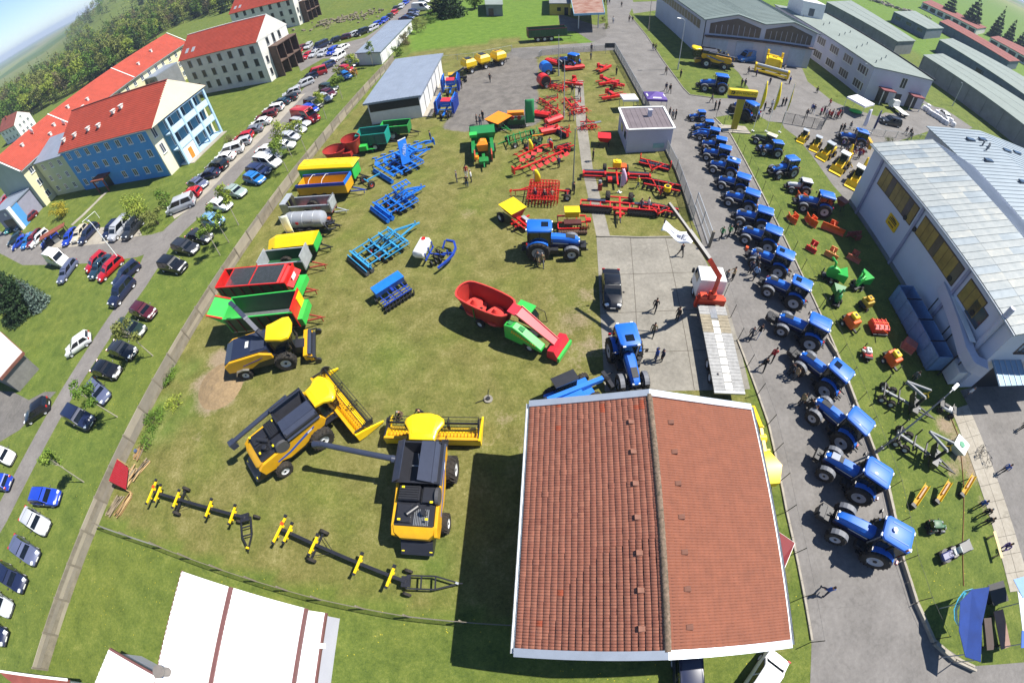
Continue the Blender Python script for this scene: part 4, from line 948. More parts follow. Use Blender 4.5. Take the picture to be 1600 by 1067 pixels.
def white_sheds():
 wm=mat('white_sheet_roof','ebebea',.5,.0,var=.02);br=mat('brown_gutter','6f4a47',.6,var=.1)
 def one(lab,px,z,slope,ribs=True):
  pts=[P(x,y,zz)for(x,y),zz in zip(px,z)];o=pts[0].copy();o.z=0;q=[p-V3((o.x,o.y,0))for p in pts]
  r=thing('white_shed',lab,'shed',o);ins=ring_in(q,.15);n=4
  b=B();b.add([(p.x,p.y,0)for p in ins]+[(p.x,p.y,p.z-.05)for p in ins],[(i,(i+1)%n,n+(i+1)%n,n+i)for i in range(n)]);b.bd('wall',M_LILAC,r)
  b=B();b.add([tuple(p)for p in q]+[(p.x,p.y,p.z-.1)for p in q],[(0,1,2,3),(7,6,5,4)]+[(i,(i+1)%n,n+(i+1)%n,n+i)for i in range(n)]);ro=b.bd('roof',wm,r)
  k=int((q[3]-q[0]).length/.32)
  bb=B()
  for i in range(k):
   t=(i+.5)/k;bb.beam(q[0].lerp(q[3],t)+V3((0,0,.012)),q[1].lerp(q[2],t)+V3((0,0,.012)),.12,.03)
  bb.bd('roof_ribs',wm,ro,kind='stuff')
  return r,q
 r,q=one('white sheet roofed shed, left bay beside the brown gutter',[(284,892),(357,916),(318,1105),(236,1090)],[3.6,3.4,3.4,3.6],1)
 B().beam(q[0].lerp(q[3],-.005)+V3((0,0,-.1)),q[3]+V3((0,0,-.1)),.06,.25).bd('fascia',br,r)
 c=q[0].lerp(q[3],.78).lerp(q[1].lerp(q[2],.78),.22);b=B();b.cyl(c,c+V3((0,0,.8)),.3,n=12);b.cyl(c+V3((0,0,.8)),c+V3((0,0,.95)),.42,n=12);b.bd('roof_cowl',mat('brown_cowl','76706a',.6),r)
 g=thing('brown_gutter','brown box gutter between the two white shed roofs','gutter',P(361,917,3.45))
 a0=P(361,917,3.45);B().beam((0,0,0),P(322,1110,3.45)-a0,.28,.12).bd('channel',br,g);B().beam((0,0,-.16),(P(322,1110,3.45)-a0)+V3((0,0,-.16)),.2,.18).bd('support',br,g)
 r,q=one('white sheet roofed shed, wide right bay beside the brown gutter',[(365,918),(478,950),(452,1110),(326,1105)],[3.4,3.6,3.6,3.4],1)
 B().beam(q[1]+V3((0,0,-.08)),q[2]+V3((0,0,-.08)),.14,.3).bd('fascia',br,r)
 r,q=one('narrow white lean to roof with brown edge beside the wide white shed',[(481,953),(508,957),(486,1110),(456,1105)],[2.9,2.7,2.7,2.9],1)
 B().beam(q[1]+V3((.05,0,-.08)),q[2]+V3((.05,0,-.08)),.12,.22).bd('fascia',br,r)
 e=q[1].lerp(q[2],.34);b=B();b.box(e+V3((.1,0,.1)),(.5,.32,.3));b.bd('vent_box',M_WHITE,r)
 r,q=one('white roofed shed with brown fascia at the bottom edge of the photo',[(170,1014),(300,1085),(270,1180),(120,1140)],[3.2,3.2,3.2,3.2],1)
 B().beam(q[0]+V3((.05,.05,-.08)),q[1]+V3((.05,.05,-.08)),.16,.2).bd('fascia',br,r)
white_sheds()
def edge_house():
 r,lp,ins,ro=shed('brown_trimmed_house','white roofed house with brown brick trim at the left edge',[(0,592),(36,551),(2,520),(-60,560)],3.2,mat('grey_plaster','777570',.85,var=.15),mat('pale_roof_sheet','dcd6cf',.6,var=.05),.25,cat='house')
 b=B()
 for i in(0,1):p,q=lp[i],lp[(i+1)%4];b.beam(p+V3((0,0,-.08)),q+V3((0,0,-.08)),.22,.4)
 b.bd('brick_trim',mat('brown_brick_trim','7c4f41',.8,var=.2),r)
 r,lp,ins,ro=shed('red_roofed_hut','low red roofed hut cut by the bottom left corner',[(0,1048),(58,1056),(110,1062),(90,1120)],2.6,M_OFFW,M_REDOLD,.2,cat='hut')
 b=B();b.beam(lp[0]+V3((0,0,.3)),lp[2]+V3((0,0,.3)),.2,.1);b.bd('white_edge',M_WHITE,r)
edge_house()
def meadow_house():
 r,lp,ins,ro=shed('grey_meadow_shed','small grey shed behind the meadow at the top edge',[(758,9),(786,9),(784,-8),(756,-8)],3,M_CONCW,M_GREYROOF,.2)
 B().box((1.5,.1,1.1),(1.4,.1,2.0)).bd('door',M_TAUPE,r)
meadow_house()
# -- cars
PH=paint('999999')
def wheel(root,name,x,y,r,w,rim=M_RIM,rr=.62,n=18,lug=0,face=1):
 """tyre with tread blocks and a dished rim as sub-part"""
 b=B();h=w/2
 b.lathe((0,0,0),[(r*rr,-h*.85),(r*.86,-h),(r*.97,-h*.82),(r,-h*.4),(r,h*.4),(r*.97,h*.82),(r*.86,h),(r*rr,h*.85)],'Y',n)
 if lug:
  for i in range(lug):
   t=2*math.pi*i/lug
   for s in(-1,1):
    t2=t+(math.pi/lug if s>0 else 0);c,q=math.cos(t2),math.sin(t2);c2,q2=math.cos(t2+.2),math.sin(t2+.2)
    b.beam((r*c*1.015,s*h*.05,r*q*1.015),(r*c2*.99,s*h*.92,r*q2*.99),r*.075,r*.075)
 o=b.bd(name,M_TYRE,root,smooth=True,loc=(x,y,r))
 q=B();q.lathe((0,0,0),[(r*rr*1.02,-h*.8),(r*rr*.98,h*.8)],'Y',n)
 for s in(-1,1):
  q.lathe((0,0,0),[(r*rr,s*h*.84),(r*rr*.86,s*h*.62),(r*rr*.42,s*h*.5),(r*rr*.30,s*h*.72),(.001,s*h*.74)],'Y',n)
 q.bd('rim',rim,o,smooth=True)
 if lug>12:
  q=B();q.cyl((0,-h*.86,0),(0,h*.86,0),r*rr*.26,n=10);q.bd('hub',M_DARK,o)
 return o
def car_section(x,zb,zt,w):
 return[(x,-w*.9,zb),(x,-w,zb+.16),(x,-w,zt-.24),(x,-w*.93,zt-.05),(x,-w*.55,zt),(x,w*.55,zt),(x,w*.93,zt-.05),(x,w,zt-.24),(x,w,zb+.16),(x,w*.9,zb)]
CARS={'hatch':(4.0,.86,1.47,[(-2.0,.62,.86),(-1.92,.93,.95),(-1.4,.97,1),(.7,.95,1),(1.0,.92,.99),(1.6,.82,.96),(1.88,.68,.88),(2.0,.52,.76)],(-1.93,1.0),(-1.62,.12),.93),'sedan':(4.55,.88,1.44,[(-2.27,.66,.86),(-2.18,.95,.93),(-1.5,.99,1),(.8,.95,1),(1.1,.92,.99),(1.8,.82,.96),(2.12,.66,.88),(2.27,.5,.76)],(-1.62,1.08),(-1.0,.15),.93),'estate':(4.6,.88,1.5,[(-2.3,.64,.88),(-2.24,.96,.95),(-1.6,.98,1),(.8,.95,1),(1.15,.92,.99),(1.85,.82,.96),(2.16,.66,.88),(2.3,.5,.76)],(-2.24,1.12),(-2.02,.2),.93),'suv':(4.5,.92,1.75,[(-2.25,.7,.9),(-2.2,1.1,.96),(-1.5,1.13,1),(.8,1.1,1),(1.1,1.08,.99),(1.85,1.0,.96),(2.16,.82,.9),(2.25,.6,.8)],(-2.18,1.05),(-1.95,.25),1.08),'van':(4.9,.95,1.98,[(-2.45,.7,.93),(-2.42,1.2,.98),(-1.5,1.22,1),(1.0,1.2,1),(1.5,1.12,.99),(2.0,1.0,.96),(2.36,.8,.9),(2.45,.6,.82)],(-2.42,1.6),(-2.3,.75),1.17),'bigvan':(5.8,1.02,2.55,[(-2.9,.8,.96),(-2.88,1.4,.99),(-1.5,1.42,1),(1.3,1.4,1),(1.9,1.25,.99),(2.45,1.1,.96),(2.8,.85,.9),(2.9,.6,.82)],(-2.88,1.95),(-2.8,1.15),1.36),}
def make_car(kind):
 L,hw,H,st,(g0,g1),(r0,r1),zb=CARS[kind]
 t=thing('car',kind,'car');b=B()
 b.loft([car_section(x,.24,zt,hw*k)for x,zt,k in st])
 bw,rw=hw*.94,hw*(.78 if kind not in('van','bigvan')else .88);zr=H
 base=[(g0,-bw*.97,zb-.03),(g1,-bw*.93,zb-.05),(g1,bw*.93,zb-.05),(g0,bw*.97,zb-.03)]
 mid=[(g0+(r0-g0)*.75,-(bw*.3+rw*.7),zb+(zr-zb)*.8),(g1+(r1-g1)*.78,-(bw*.3+rw*.7)*.99,zb+(zr-zb)*.8),(g1+(r1-g1)*.78,(bw*.3+rw*.7)*.99,zb+(zr-zb)*.8),(g0+(r0-g0)*.75,(bw*.3+rw*.7),zb+(zr-zb)*.8)]
 top=[(r0,-rw,zr-.05),(r1,-rw,zr-.04),(r1,rw,zr-.04),(r0,rw,zr-.05)]
 cap=[(r0+.22,-rw*.8,zr),(r1-.25,-rw*.8,zr),(r1-.25,rw*.8,zr),(r0+.22,rw*.8,zr)]
 b.loft([base,mid,top,cap])
 b.b6(-L/2+.5,L/2-.5,-hw*.8,hw*.8,.16,.3)
 body=b.bd('body',PH,t,smooth=True)
 B().b6(-L/2-.02,L/2+.01,-hw*.82,hw*.82,.22,.42).bd('bumper',M_BLACK,t,bev=.05)
 def pan(name,a,c,d,e,m=.1,off=.014):
  """glass over the quad a b c d, drawn in from its rim and a hair proud"""
  a,c,d,e=map(V3,(a,c,d,e));ctr=(a+c+d+e)/4;q=[p.lerp(ctr,m)for p in(a,c,d,e)];n=(q[1]-q[0]).cross(q[2]-q[0]).normalized()
  if n.dot(ctr-V3((ctr.x*.3,0,zb)))<0:n=-n
  B().add([p+n*off for p in q]+[p-n*.03 for p in q],[(0,1,2,3),(7,6,5,4),(0,4,5,1),(1,5,6,2),(2,6,7,3),(3,7,4,0)]).bd(name,M_GLASS,t)
 pan('windscreen',base[1],base[2],top[2],top[1],.09,.03);pan('rear_window',base[3],base[0],top[0],top[3],.14,.03)
 nwin=2 if kind!='bigvan' else 1
 for s in(0,1):
  A,Bq,Ct,D=(base[0],base[1],top[1],top[0])if not s else(base[3],base[2],top[2],top[3])
  A,Bq,Ct,D=map(V3,(A,Bq,Ct,D));k=.5 if kind!='bigvan' else .62
  if nwin==2:pan('side_window',A.lerp(Bq,.02),A.lerp(Bq,k-.01),D.lerp(Ct,k-.01),D.lerp(Ct,.03),.12,.045)
  pan('side_window',A.lerp(Bq,k+.01),A.lerp(Bq,.97),D.lerp(Ct,.98),D.lerp(Ct,k+.01),.12,.045)
  y=hw*(.62 if s else-.62)
  B().box((L/2-.2,y,.66 if kind in('hatch','sedan','estate')else .8),(.26,hw*.42,.17),rz=(-.35 if s else .35)).bd('headlamp',M_LAMP,t,bev=.04)
  B().box((-L/2+.06,hw*(.8 if s else-.8),.84),(.12,hw*.3,.24)).bd('tail_lamp',M_RED,t,bev=.03)
  B().box((g1-.25,(hw+.08)*(1 if s else-1),zb+.08),(.14,.2,.14)).bd('mirror',M_BLACK,t,bev=.04)
 B().box((L/2+.005,0,.42),(.02,.5,.11)).bd('number_plate',M_WHITE,t);B().box((-L/2-.025,0,.5),(.02,.5,.11)).bd('number_plate',M_WHITE,t)
 wr=.31 if kind in('hatch','sedan','estate')else .36
 for x in(-L/2+.78,L/2-.82):
  for s in(-1,1):wheel(t,'wheel',x,s*(hw-.1),wr,.22,n=14)
 return t
PAL={'blue':'1d3fae','navy':'1a2340','darkblue':'232f55','silver':'b3b6bb','grey':'6e737c','bluegrey':'565d78','black':'14151a','white':'e6e6e3','maroon':'4c1622','red':'b3151f','green':'26382f','teal':'2b8f86','lightblue':'6d9cc0','azure':'1f6fb8','darkgreen':'223229','wine':'6c1820','beige':'c9bfa9','darkteal':'1f3a4a','sage':'8fa09a','charcoal':'2a2d33'}
PROTO={k:make_car(k)for k in CARS}
K='cars parked along the lane'
CARLIST=[('hatch','blue',(50,775),(93,777),'bright blue hatchback on the grass verge below the leaning birch'),('sedan','silver',(34,800),(76,828),'silver saloon just below the bright blue hatchback on the verge'),('sedan','bluegrey',(17,843),(60,876),'blue grey saloon between a silver and a navy car on the verge'),('estate','navy',(-6,884),(42,920),'navy estate cut by the left edge below the blue grey saloon'),('hatch','silver',(-20,928),(18,956),'silver car nose at the left edge below the navy estate'),('sedan','navy',(-34,972),(11,1000),'dark car nose lowest on the left edge'),('hatch','blue',(20,755),(-20,750),'blue car at the left edge across the lane from the verge'),('hatch','white',(-14,700),(28,722),'white hatchback at the left edge above the blue car'),('hatch','black',(76,628),(37,656),'black hatchback parked on the gravel forecourt by the lane'),('suv','navy',(100,640),(148,664),'dark blue off roader beside the leaning birch trunk'),('hatch','bluegrey',(138,596),(170,628),'grey blue hatchback half under the birch crown'),('sedan','black',(143,572),(190,583),'black saloon above the grey blue hatchback on the verge'),('sedan','charcoal',(171,540),(212,553),'charcoal saloon second above the leaning birch crown'),('hatch','white',(138,526),(104,550),'small white hatchback alone on the lawn side of the lane'),('estate','darkgreen',(183,508),(228,518),'dark green estate under a bushy young tree on the verge'),('hatch','maroon',(203,480),(247,492),'maroon hatchback alone on the verge above the dark green estate'),('suv','black',(248,410),(293,418),'shiny black off roader just past the lane junction'),('estate','charcoal',(270,382),(311,390),'charcoal estate above the shiny black off roader'),('sedan','charcoal',(292,366),(332,372),'dark saloon half hidden by a birch above the junction'),('hatch','lightblue',(314,340),(352,347),'light blue hatchback with a dark soft top on the verge'),('sedan','white',(325,316),(364,323),'white saloon on the verge above the light blue hatchback'),('sedan','sage',(350,296),(384,302),'grey green saloon beneath a birch on the verge'),('hatch','azure',(384,276),(412,282),'sky blue hatchback with pale headlights beside the fence verge'),('estate','darkblue',(386,264),(424,268),'dark blue estate next to the sky blue hatchback'),('van','white',(400,250),(437,254),'white small van next to the dark blue estate'),('sedan','grey',(409,242),(437,243),'grey green saloon squeezed above the white small van'),('sedan','white',(404,236),(434,233),'white saloon under the bushy tree beside the lane'),('hatch','white',(430,230),(457,226),'white hatchback nose showing below the bushy tree'),('hatch','silver',(440,214),(466,214),'silver hatchback half hidden by the bushy tree'),('sedan','silver',(446,200),(479,204),'silver saloon second below the red van'),('estate','silver',(454,189),(486,193),'silver estate directly below the red van'),('bigvan','red',(458,179),(498,183),'bright red van parked nose to the fence'),('hatch','blue',(473,168),(497,173),'blue hatchback mostly hidden by the red van'),('suv','charcoal',(477,160),(504,164),'dark grey off roader above the red van'),('sedan','silver',(491,151),(519,155),'pale silver saloon above the dark grey off roader'),('sedan','maroon',(498,144),(525,147),'purple maroon saloon above the pale silver saloon'),('estate','darkgreen',(501,136),(527,138),'blackish green estate above the purple maroon saloon'),('hatch','azure',(529,115),(549,121),'vivid blue hatchback nearest the garage row shrubs'),('hatch','red',(532,107),(551,109),'red topped hatchback behind the vivid blue hatchback'),('sedan','navy',(537,99),(555,101),'navy saloon closest to the garage row gable'),('sedan','white',(541,72),(527,79),'white saloon at the end of the upper parking row'),('suv','white',(536,84),(519,94),'white off roader at the corner of the upper parking'),('estate','blue',(526,75),(512,85),'blue estate between white and pale silver cars in the upper parking'),('hatch','silver',(511,79),(499,87),'pale silver hatchback left of the blue estate'),('sedan','silver',(499,79),(485,88),'silver saloon beside the red saloon in the upper parking'),('sedan','red',(489,82),(474,91),'red saloon in the upper parking row'),('hatch','red',(470,78),(460,87),'red hatchback half hidden by the brown balconies'),('estate','wine',(474,74),(459,80),'wine red estate nearest the brown balconies'),('hatch','silver',(486,68),(477,76),'silver hatchback between the wine estate and the navy van'),('van','navy',(510,67),(491,76),'navy people carrier at the back of the upper parking'),('hatch','black',(529,61),(516,66),'black hatchback on the yellow flowered verge'),('hatch','maroon',(544,57),(531,60),'maroon hatchback right of the black hatchback on the flowered verge'),('hatch','silver',(558,52),(544,57),'silver and black hatchback on the flowered verge'),('suv','black',(571,48),(559,53),'black off roader on the flowered verge opposite the garage row'),('estate','silver',(590,40),(573,49),'silver estate opposite the middle of the garage row'),('hatch','blue',(593,36),(583,41),'blue hatchback behind the silver estate'),('hatch','blue',(605,28),(595,36),'blue hatchback opposite the far end of the garage row'),('hatch','black',(612,24),(604,30),'black hatchback up the lane behind a blue hatchback'),('hatch','red',(620,17),(611,24),'red hatchback far up the lane'),('sedan','black',(623,11),(614,17),'black saloon far up the lane behind the red hatchback'),('hatch','silver',(630,7),(623,14),'silver hatchback far up the lane'),('sedan','blue',(637,2),(630,7),'blue saloon near the top edge left of the lane'),('sedan','navy',(643,-3),(635,2),'navy saloon at the very top edge left of the lane'),('sedan','darkblue',(625,30),(645,28),'dark blue saloon nearest the far end of the garage row, right of the lane'),('sedan','bluegrey',(635,24),(652,23),'blue grey saloon in the group before the white bus'),('hatch','darkblue',(639,18),(655,19),'dark blue hatchback beside the white bus'),('bigvan','white',(646,12),(670,11),'large white minibus at the top of the lane'),('hatch','white',(655,2),(671,2),'white hatchback beyond the minibus at the top edge'),('estate','darkblue',(519,99),(500,108),'dark estate on the left side of the lane below the white off roader'),('van','red',(502,111),(486,116),'red people carrier on the left side of the lane'),('hatch','navy',(491,118),(476,124),'navy hatchback beside the red people carrier'),('estate','silver',(486,126),(463,136),'silver estate opposite the blackish green estate'),('hatch','silver',(467,141),(443,149),'silver hatchback opposite the purple maroon saloon'),('hatch','black',(460,152),(440,156),'black hatchback behind the dark green saloon on the kerb strip'),('sedan','darkteal',(451,158),(424,163),'dark green saloon on the kerb strip opposite the red van'),('estate','white',(441,167),(412,173),'white estate on the kerb strip opposite the red van'),('estate','wine',(428,177),(403,184),'wine red estate between two white cars on the kerb strip'),('sedan','white',(422,188),(392,195),'white saloon below the wine red estate on the kerb strip'),('sedan','grey',(404,201),(381,208),'grey saloon between the white saloon and the red hatchback'),('hatch','red',(392,211),(368,217),'red hatchback with spring bushes behind it on the kerb strip'),('hatch','silver',(387,220),(366,226),'pale silver hatchback behind the white van on the kerb strip'),('van','white',(373,231),(346,240),'white van with twin rear windows on the kerb strip'),('sedan','white',(366,243),(333,250),'white saloon below the white van on the kerb strip'),('suv','black',(355,258),(321,260),'black off roader with white number plate on the kerb strip'),('sedan','navy',(340,269),(309,277),'dark violet saloon below the black off roader'),('sedan','bluegrey',(291,284),(328,289),'blue grey saloon facing the lane below the dark violet saloon'),('hatch','red',(311,300),(283,306),'red hatchback at the lower end of the kerb strip'),('van','silver',(292,315),(270,324),'silver boxy van last on the kerb strip'),('estate','navy',(149,353),(126,377),'navy estate on the gravel lot nearest the lamp post'),('hatch','beige',(132,355),(116,375),'beige hatchback hidden beside the navy estate on the gravel lot'),('hatch','blue',(115,362),(102,379),'rounded blue hatchback on the gravel lot'),('hatch','blue',(85,366),(67,382),'blue hatchback beside the brown roofed bin shelter'),('estate','white',(73,362),(49,383),'white estate on the gravel lot near the conifer'),('estate','wine',(62,361),(43,385),'wine red estate left of the white estate on the gravel lot'),('hatch','azure',(51,368),(36,385),'azure hatchback left of the wine red estate'),('sedan','blue',(41,370),(22,385),'blue saloon beside the big conifer'),('hatch','darkteal',(29,369),(16,378),'dark teal hatchback peeping over the big conifer'),('van','silver',(198,344),(174,370),'silver people carrier with dark windows beside the yellow shrub'),('hatch','navy',(184,345),(162,371),'navy hatchback left of the silver people carrier'),('suv','charcoal',(215,347),(198,366),'charcoal off roader in the shade of the yellow shrub'),('sedan','teal',(24,346),(11,361),'turquoise saloon by the entrance wing'),('estate','grey',(41,339),(25,358),'dark grey estate with silver roof rails by the entrance wing'),('hatch','wine',(51,336),(42,344),'wine red hatchback close to the entrance wing wall'),('hatch','red',(13,307),(1,317),'red car at the left edge beyond the entrance wing'),('bigvan','white',(70,399),(107,408),'white delivery van on the side road beside the conifer'),('estate','bluegrey',(116,408),(92,441),'blue grey estate on the lawn beside the white delivery van'),('hatch','red',(161,398),(137,420),'red hatchback on the lawn, left of the dark teal saloon'),('sedan','darkteal',(166,404),(145,429),'dark teal saloon between two red cars on the lawn'),('estate','red',(186,405),(156,434),'red estate with silver roof rails on the lawn'),('estate','navy',(214,412),(178,444),'navy estate on the lawn corner by the junction'),('suv','navy',(203,438),(174,474),'navy off roader with silver roof rails beside the lane junction'),('estate','navy',(1075,1052),(1077,1100),'dark blue car roof below the tiled store at the bottom edge'),('sedan','white',(1200,1050),(1172,1092),'white car at the bottom edge below the tiled store'),('sedan','black',(954,423),(958,480),'black saloon parked on the concrete pad behind the blue tractor'),('bigvan','azure',(1184,87),(1152,90),'dark blue van parked at the doors of the twin gabled hall'),('suv','charcoal',(1408,193),(1375,186),'dark off roader with silver bonnet and open load bed near the office block'),('sedan','white',(1467,172),(1488,190),'white saloon behind the big bags by the sheds'),('hatch','silver',(1560,235),(1576,245),'pale hatchback beyond the rear hall roof'),]
def place_cars():
 for kind,colr,tl,ns,lab in CARLIST:
  h=CARS[kind][2]*.42;a,b_=P(*tl,h),P(*ns,h);c=(a+b_)/2;c.z=0
  rz=math.atan2(b_.y-a.y,b_.x-a.x)
  nm={'bigvan':'van','van':'van'}.get(kind,'car')
  o=dup(PROTO[kind],c,rz,lab,K,{PH:paint(PAL[colr])},name='parked_'+nm)
  o['category']=nm
 for p in PROTO.values():drop(p)
place_cars()
# -- tractors
M_TB=mat('tractor_blue','1464c6',.5,var=.08,scale=1.6,coat=.12);M_TBD=mat('tractor_dark_blue','131c4e',.4,var=.1,coat=.4)
M_TW=mat('tractor_rim','a9adb4',.45,var=.1)
def make_tractor(roofm=M_TB,bodym=M_TB,sidem=M_TBD,rimm=M_TW,hatch=True,vent='panel'):
 t=thing('tractor','proto','tractor')
 ch=B();ch.b6(-.5,2.9,-.24,.24,.55,1.0);ch.b6(2.2,3.2,-.3,.3,.5,.85);ch.box((0,0,.85),(.5,1.5,.4));ch.box((2.62,0,.66),(.28,1.45,.22));ch.b6(-.75,-.4,-.35,.35,.6,1.2)
 ch.b6(.9,1.5,.35,.85,.55,.95);ch.b6(.9,1.6,-.85,-.35,.55,.95)
 ch.bd('chassis',M_DARK,t,bev=.03)
 # bonnet: tapering lofted hood, dark lower flank
 def ring(x,w,z0,z1):return[(x,-w,z0),(x,-w,z1-.16),(x,-w*.62,z1),(x,w*.62,z1),(x,w,z1-.16),(x,w,z0)]
 B().loft([ring(.92,.37,1.40,1.86),ring(1.6,.37,1.36,1.84),ring(2.5,.34,1.26,1.72),ring(3.1,.29,1.14,1.56),ring(3.32,.22,1.06,1.36)]).bd('bonnet',bodym,t,smooth=True)
 B().loft([ring(1.0,.385,.92,1.45),ring(2.4,.355,.88,1.34),ring(3.14,.31,.84,1.16),ring(3.34,.24,.84,1.06)]).bd('bonnet_side',sidem,t,smooth=True)
 for s in(-1,1):B().slab([(1.1,s*.39,1.34),(2.4,s*.36,1.24),(2.4,s*.36,1.16),(1.1,s*.39,1.24)],.012).bd('side_stripe',M_RIM,t)
 B().b6(3.31,3.37,-.24,.24,.88,1.30).bd('front_grille',M_BLACK,t)
 if vent=='panel':B().box((2.55,0,1.715),(.75,.44,.03),ry=R(8)).bd('bonnet_grille',M_DARK,t)
 for s in(-1,1):B().box((3.26,s*.2,1.33),(.1,.15,.13)).bd('headlamp',M_LAMP,t)
 # cab
 c0=[(-.62,-.74,1.0),(.92,-.62,1.0),(.92,.62,1.0),(-.62,.74,1.0)];c1=[(-.72,-.76,2.62),(.98,-.66,2.62),(.98,.66,2.62),(-.72,.76,2.62)]
 B().loft([c0,[(-.68,-.8,1.5),(1.02,-.66,1.4),(1.02,.66,1.4),(-.68,.8,1.5)],c1]).bd('cab_glass',M_CABGLASS,t)
 f=B()
 for p,q in zip(c0,c1):f.beam(p,q,.09)
 for s in(-1,1):f.beam((.14,s*.76,1.0),(.1,s*.76,2.6),.07)
 f.bd('cab_frame',M_BLACK,t)
 i=B();i.b6(-.3,.25,-.28,.28,1.05,1.55);i.b6(-.4,-.25,-.28,.28,1.5,2.15)
 i.bd('seat',M_BLACK,t)
 rf=B();rr=lambda z,e:[(-.88+e,-.66+e,z),(-.74+e,-.79+e,z),(.9-e,-.75+e,z),(1.1-e,-.58+e,z),(1.1-e,.58-e,z),(.9-e,.75-e,z),(-.74+e,.79-e,z),(-.88+e,.66-e,z)]
 rf.loft([rr(2.62,.06),rr(2.68,0),rr(2.80,.03),rr(2.88,.2)])
 ro=rf.bd('roof',roofm,t,smooth=True)
 for y in(-.42,.42)if not hatch else():B().box((.05,y,2.885),(1.3,.05,.03)).bd('roof_rib',roofm,ro)
 if hatch:B().b6(.25,.8,-.3,.3,2.885,2.905).bd('roof_hatch',M_GLASS,ro)
 for s in(-1,1):
  for x in(-.9,1.1):B().box((x,s*.5,2.72),(.1,.2,.1)).bd('work_lamp',M_LAMP,ro)
  fe=B();r=.99;k=9
  for y0,y1 in((.62,1.02),):
   pr=[(r*math.cos(a),.9+r*math.sin(a))for a in[R(38+118*j/k)for j in range(k+1)]];pi=[(x*.95,.9+(z-.9)*.95)for x,z in pr]
   fe.ext(pr+pi[::-1],s*y0,s*y1)
  fe.ext([(-.75,1.0),(.7,1.0),(.5,1.66),(0,1.86),(-.5,1.66)],s*.60,s*.66)
  fe.bd('rear_fender',bodym,t)
  ff=B();r=.70;pr=[(2.65+r*math.cos(a),.62+r*math.sin(a))for a in[R(35+110*j/6)for j in range(7)]];pi=[(2.65+(x-2.65)*.94,.62+(z-.62)*.94)for x,z in pr]
  ff.ext(pr+pi[::-1],s*.70,s*1.02);ff.bd('front_fender',mat('grey_mudguard','6d7076',.6,var=.1),t)
  wheel(t,'rear_wheel',0,s*.92,.9,.58,rimm,.56,22,18)
  wheel(t,'front_wheel',2.65,s*.88,.62,.44,rimm,.54,20,16)
  m=B();m.tube([(.95,s*.66,2.1),(1.1,s*1.15,2.15)],.025,5);m.box((1.1,s*1.2,2.0),(.06,.2,.34));m.bd('mirror',M_BLACK,t)
  B().b6(-.93,-.83,s*.95-.1,s*.95+.1,1.55,1.75).bd('tail_lamp',M_RED,t)
 B().cyl((1.0,.52,1.2),(.98,.56,2.55),.06,n=8).bd('exhaust',M_STEEL,t)
 l=B();l.beam((-.6,-.35,.7),(-1.35,-.42,.6),.1);l.beam((-.6,.35,.7),(-1.35,.42,.6),.1);l.beam((-.6,0,1.15),(-1.2,0,1.0),.08);l.beam((-1.0,-.38,.65),(-.75,-.3,1.2),.06);l.beam((-1.0,.38,.65),(-.75,.3,1.2),.06);l.b6(-1.3,-.7,-.12,.12,.45,.6)
 l.bd('rear_linkage',M_DARK,t)
 g=B();g.b6(3.25,3.75,-.2,.2,.5,.85);g.b6(3.4,3.85,-.42,.42,.52,.92);g.beam((3.4,-.3,.8),(4.0,-.38,.6),.09);g.beam((3.4,.3,.8),(4.0,.38,.6),.09);g.beam((3.4,0,1.0),(3.7,0,1.1),.07)
 g.bd('front_linkage',M_DARK,t)
 st=B()
 for z in(.45,.75,1.0):st.b6(.85,1.15,.72,1.02,z,z+.05)
 st.b6(.85,.9,.74,1.0,.45,1.05);st.bd('steps',M_DARK,t)
 return t
TR0=make_tractor();TR1=make_tractor(hatch=False);TR2=make_tractor(hatch=False,vent='')
M_BON=mat('bonnet_silver','aab0bb',.35,.2,var=.06)
TG='blue tractors along the kerb'
def tractor(proto,roof,nose,sc,lab,group=None,swap=None):
 """roof: pixel of the cab roof centre, nose: pixel of the bonnet tip"""
 a,b_=P(*roof,2.85*sc),P(*nose,1.5*sc);rz=math.atan2(b_.y-a.y,b_.x-a.x)
 o=a-V3((math.cos(rz),math.sin(rz),0))*.12*sc;o.z=0
 return dup(proto,o,rz,lab,group,swap,sc,'tractor')
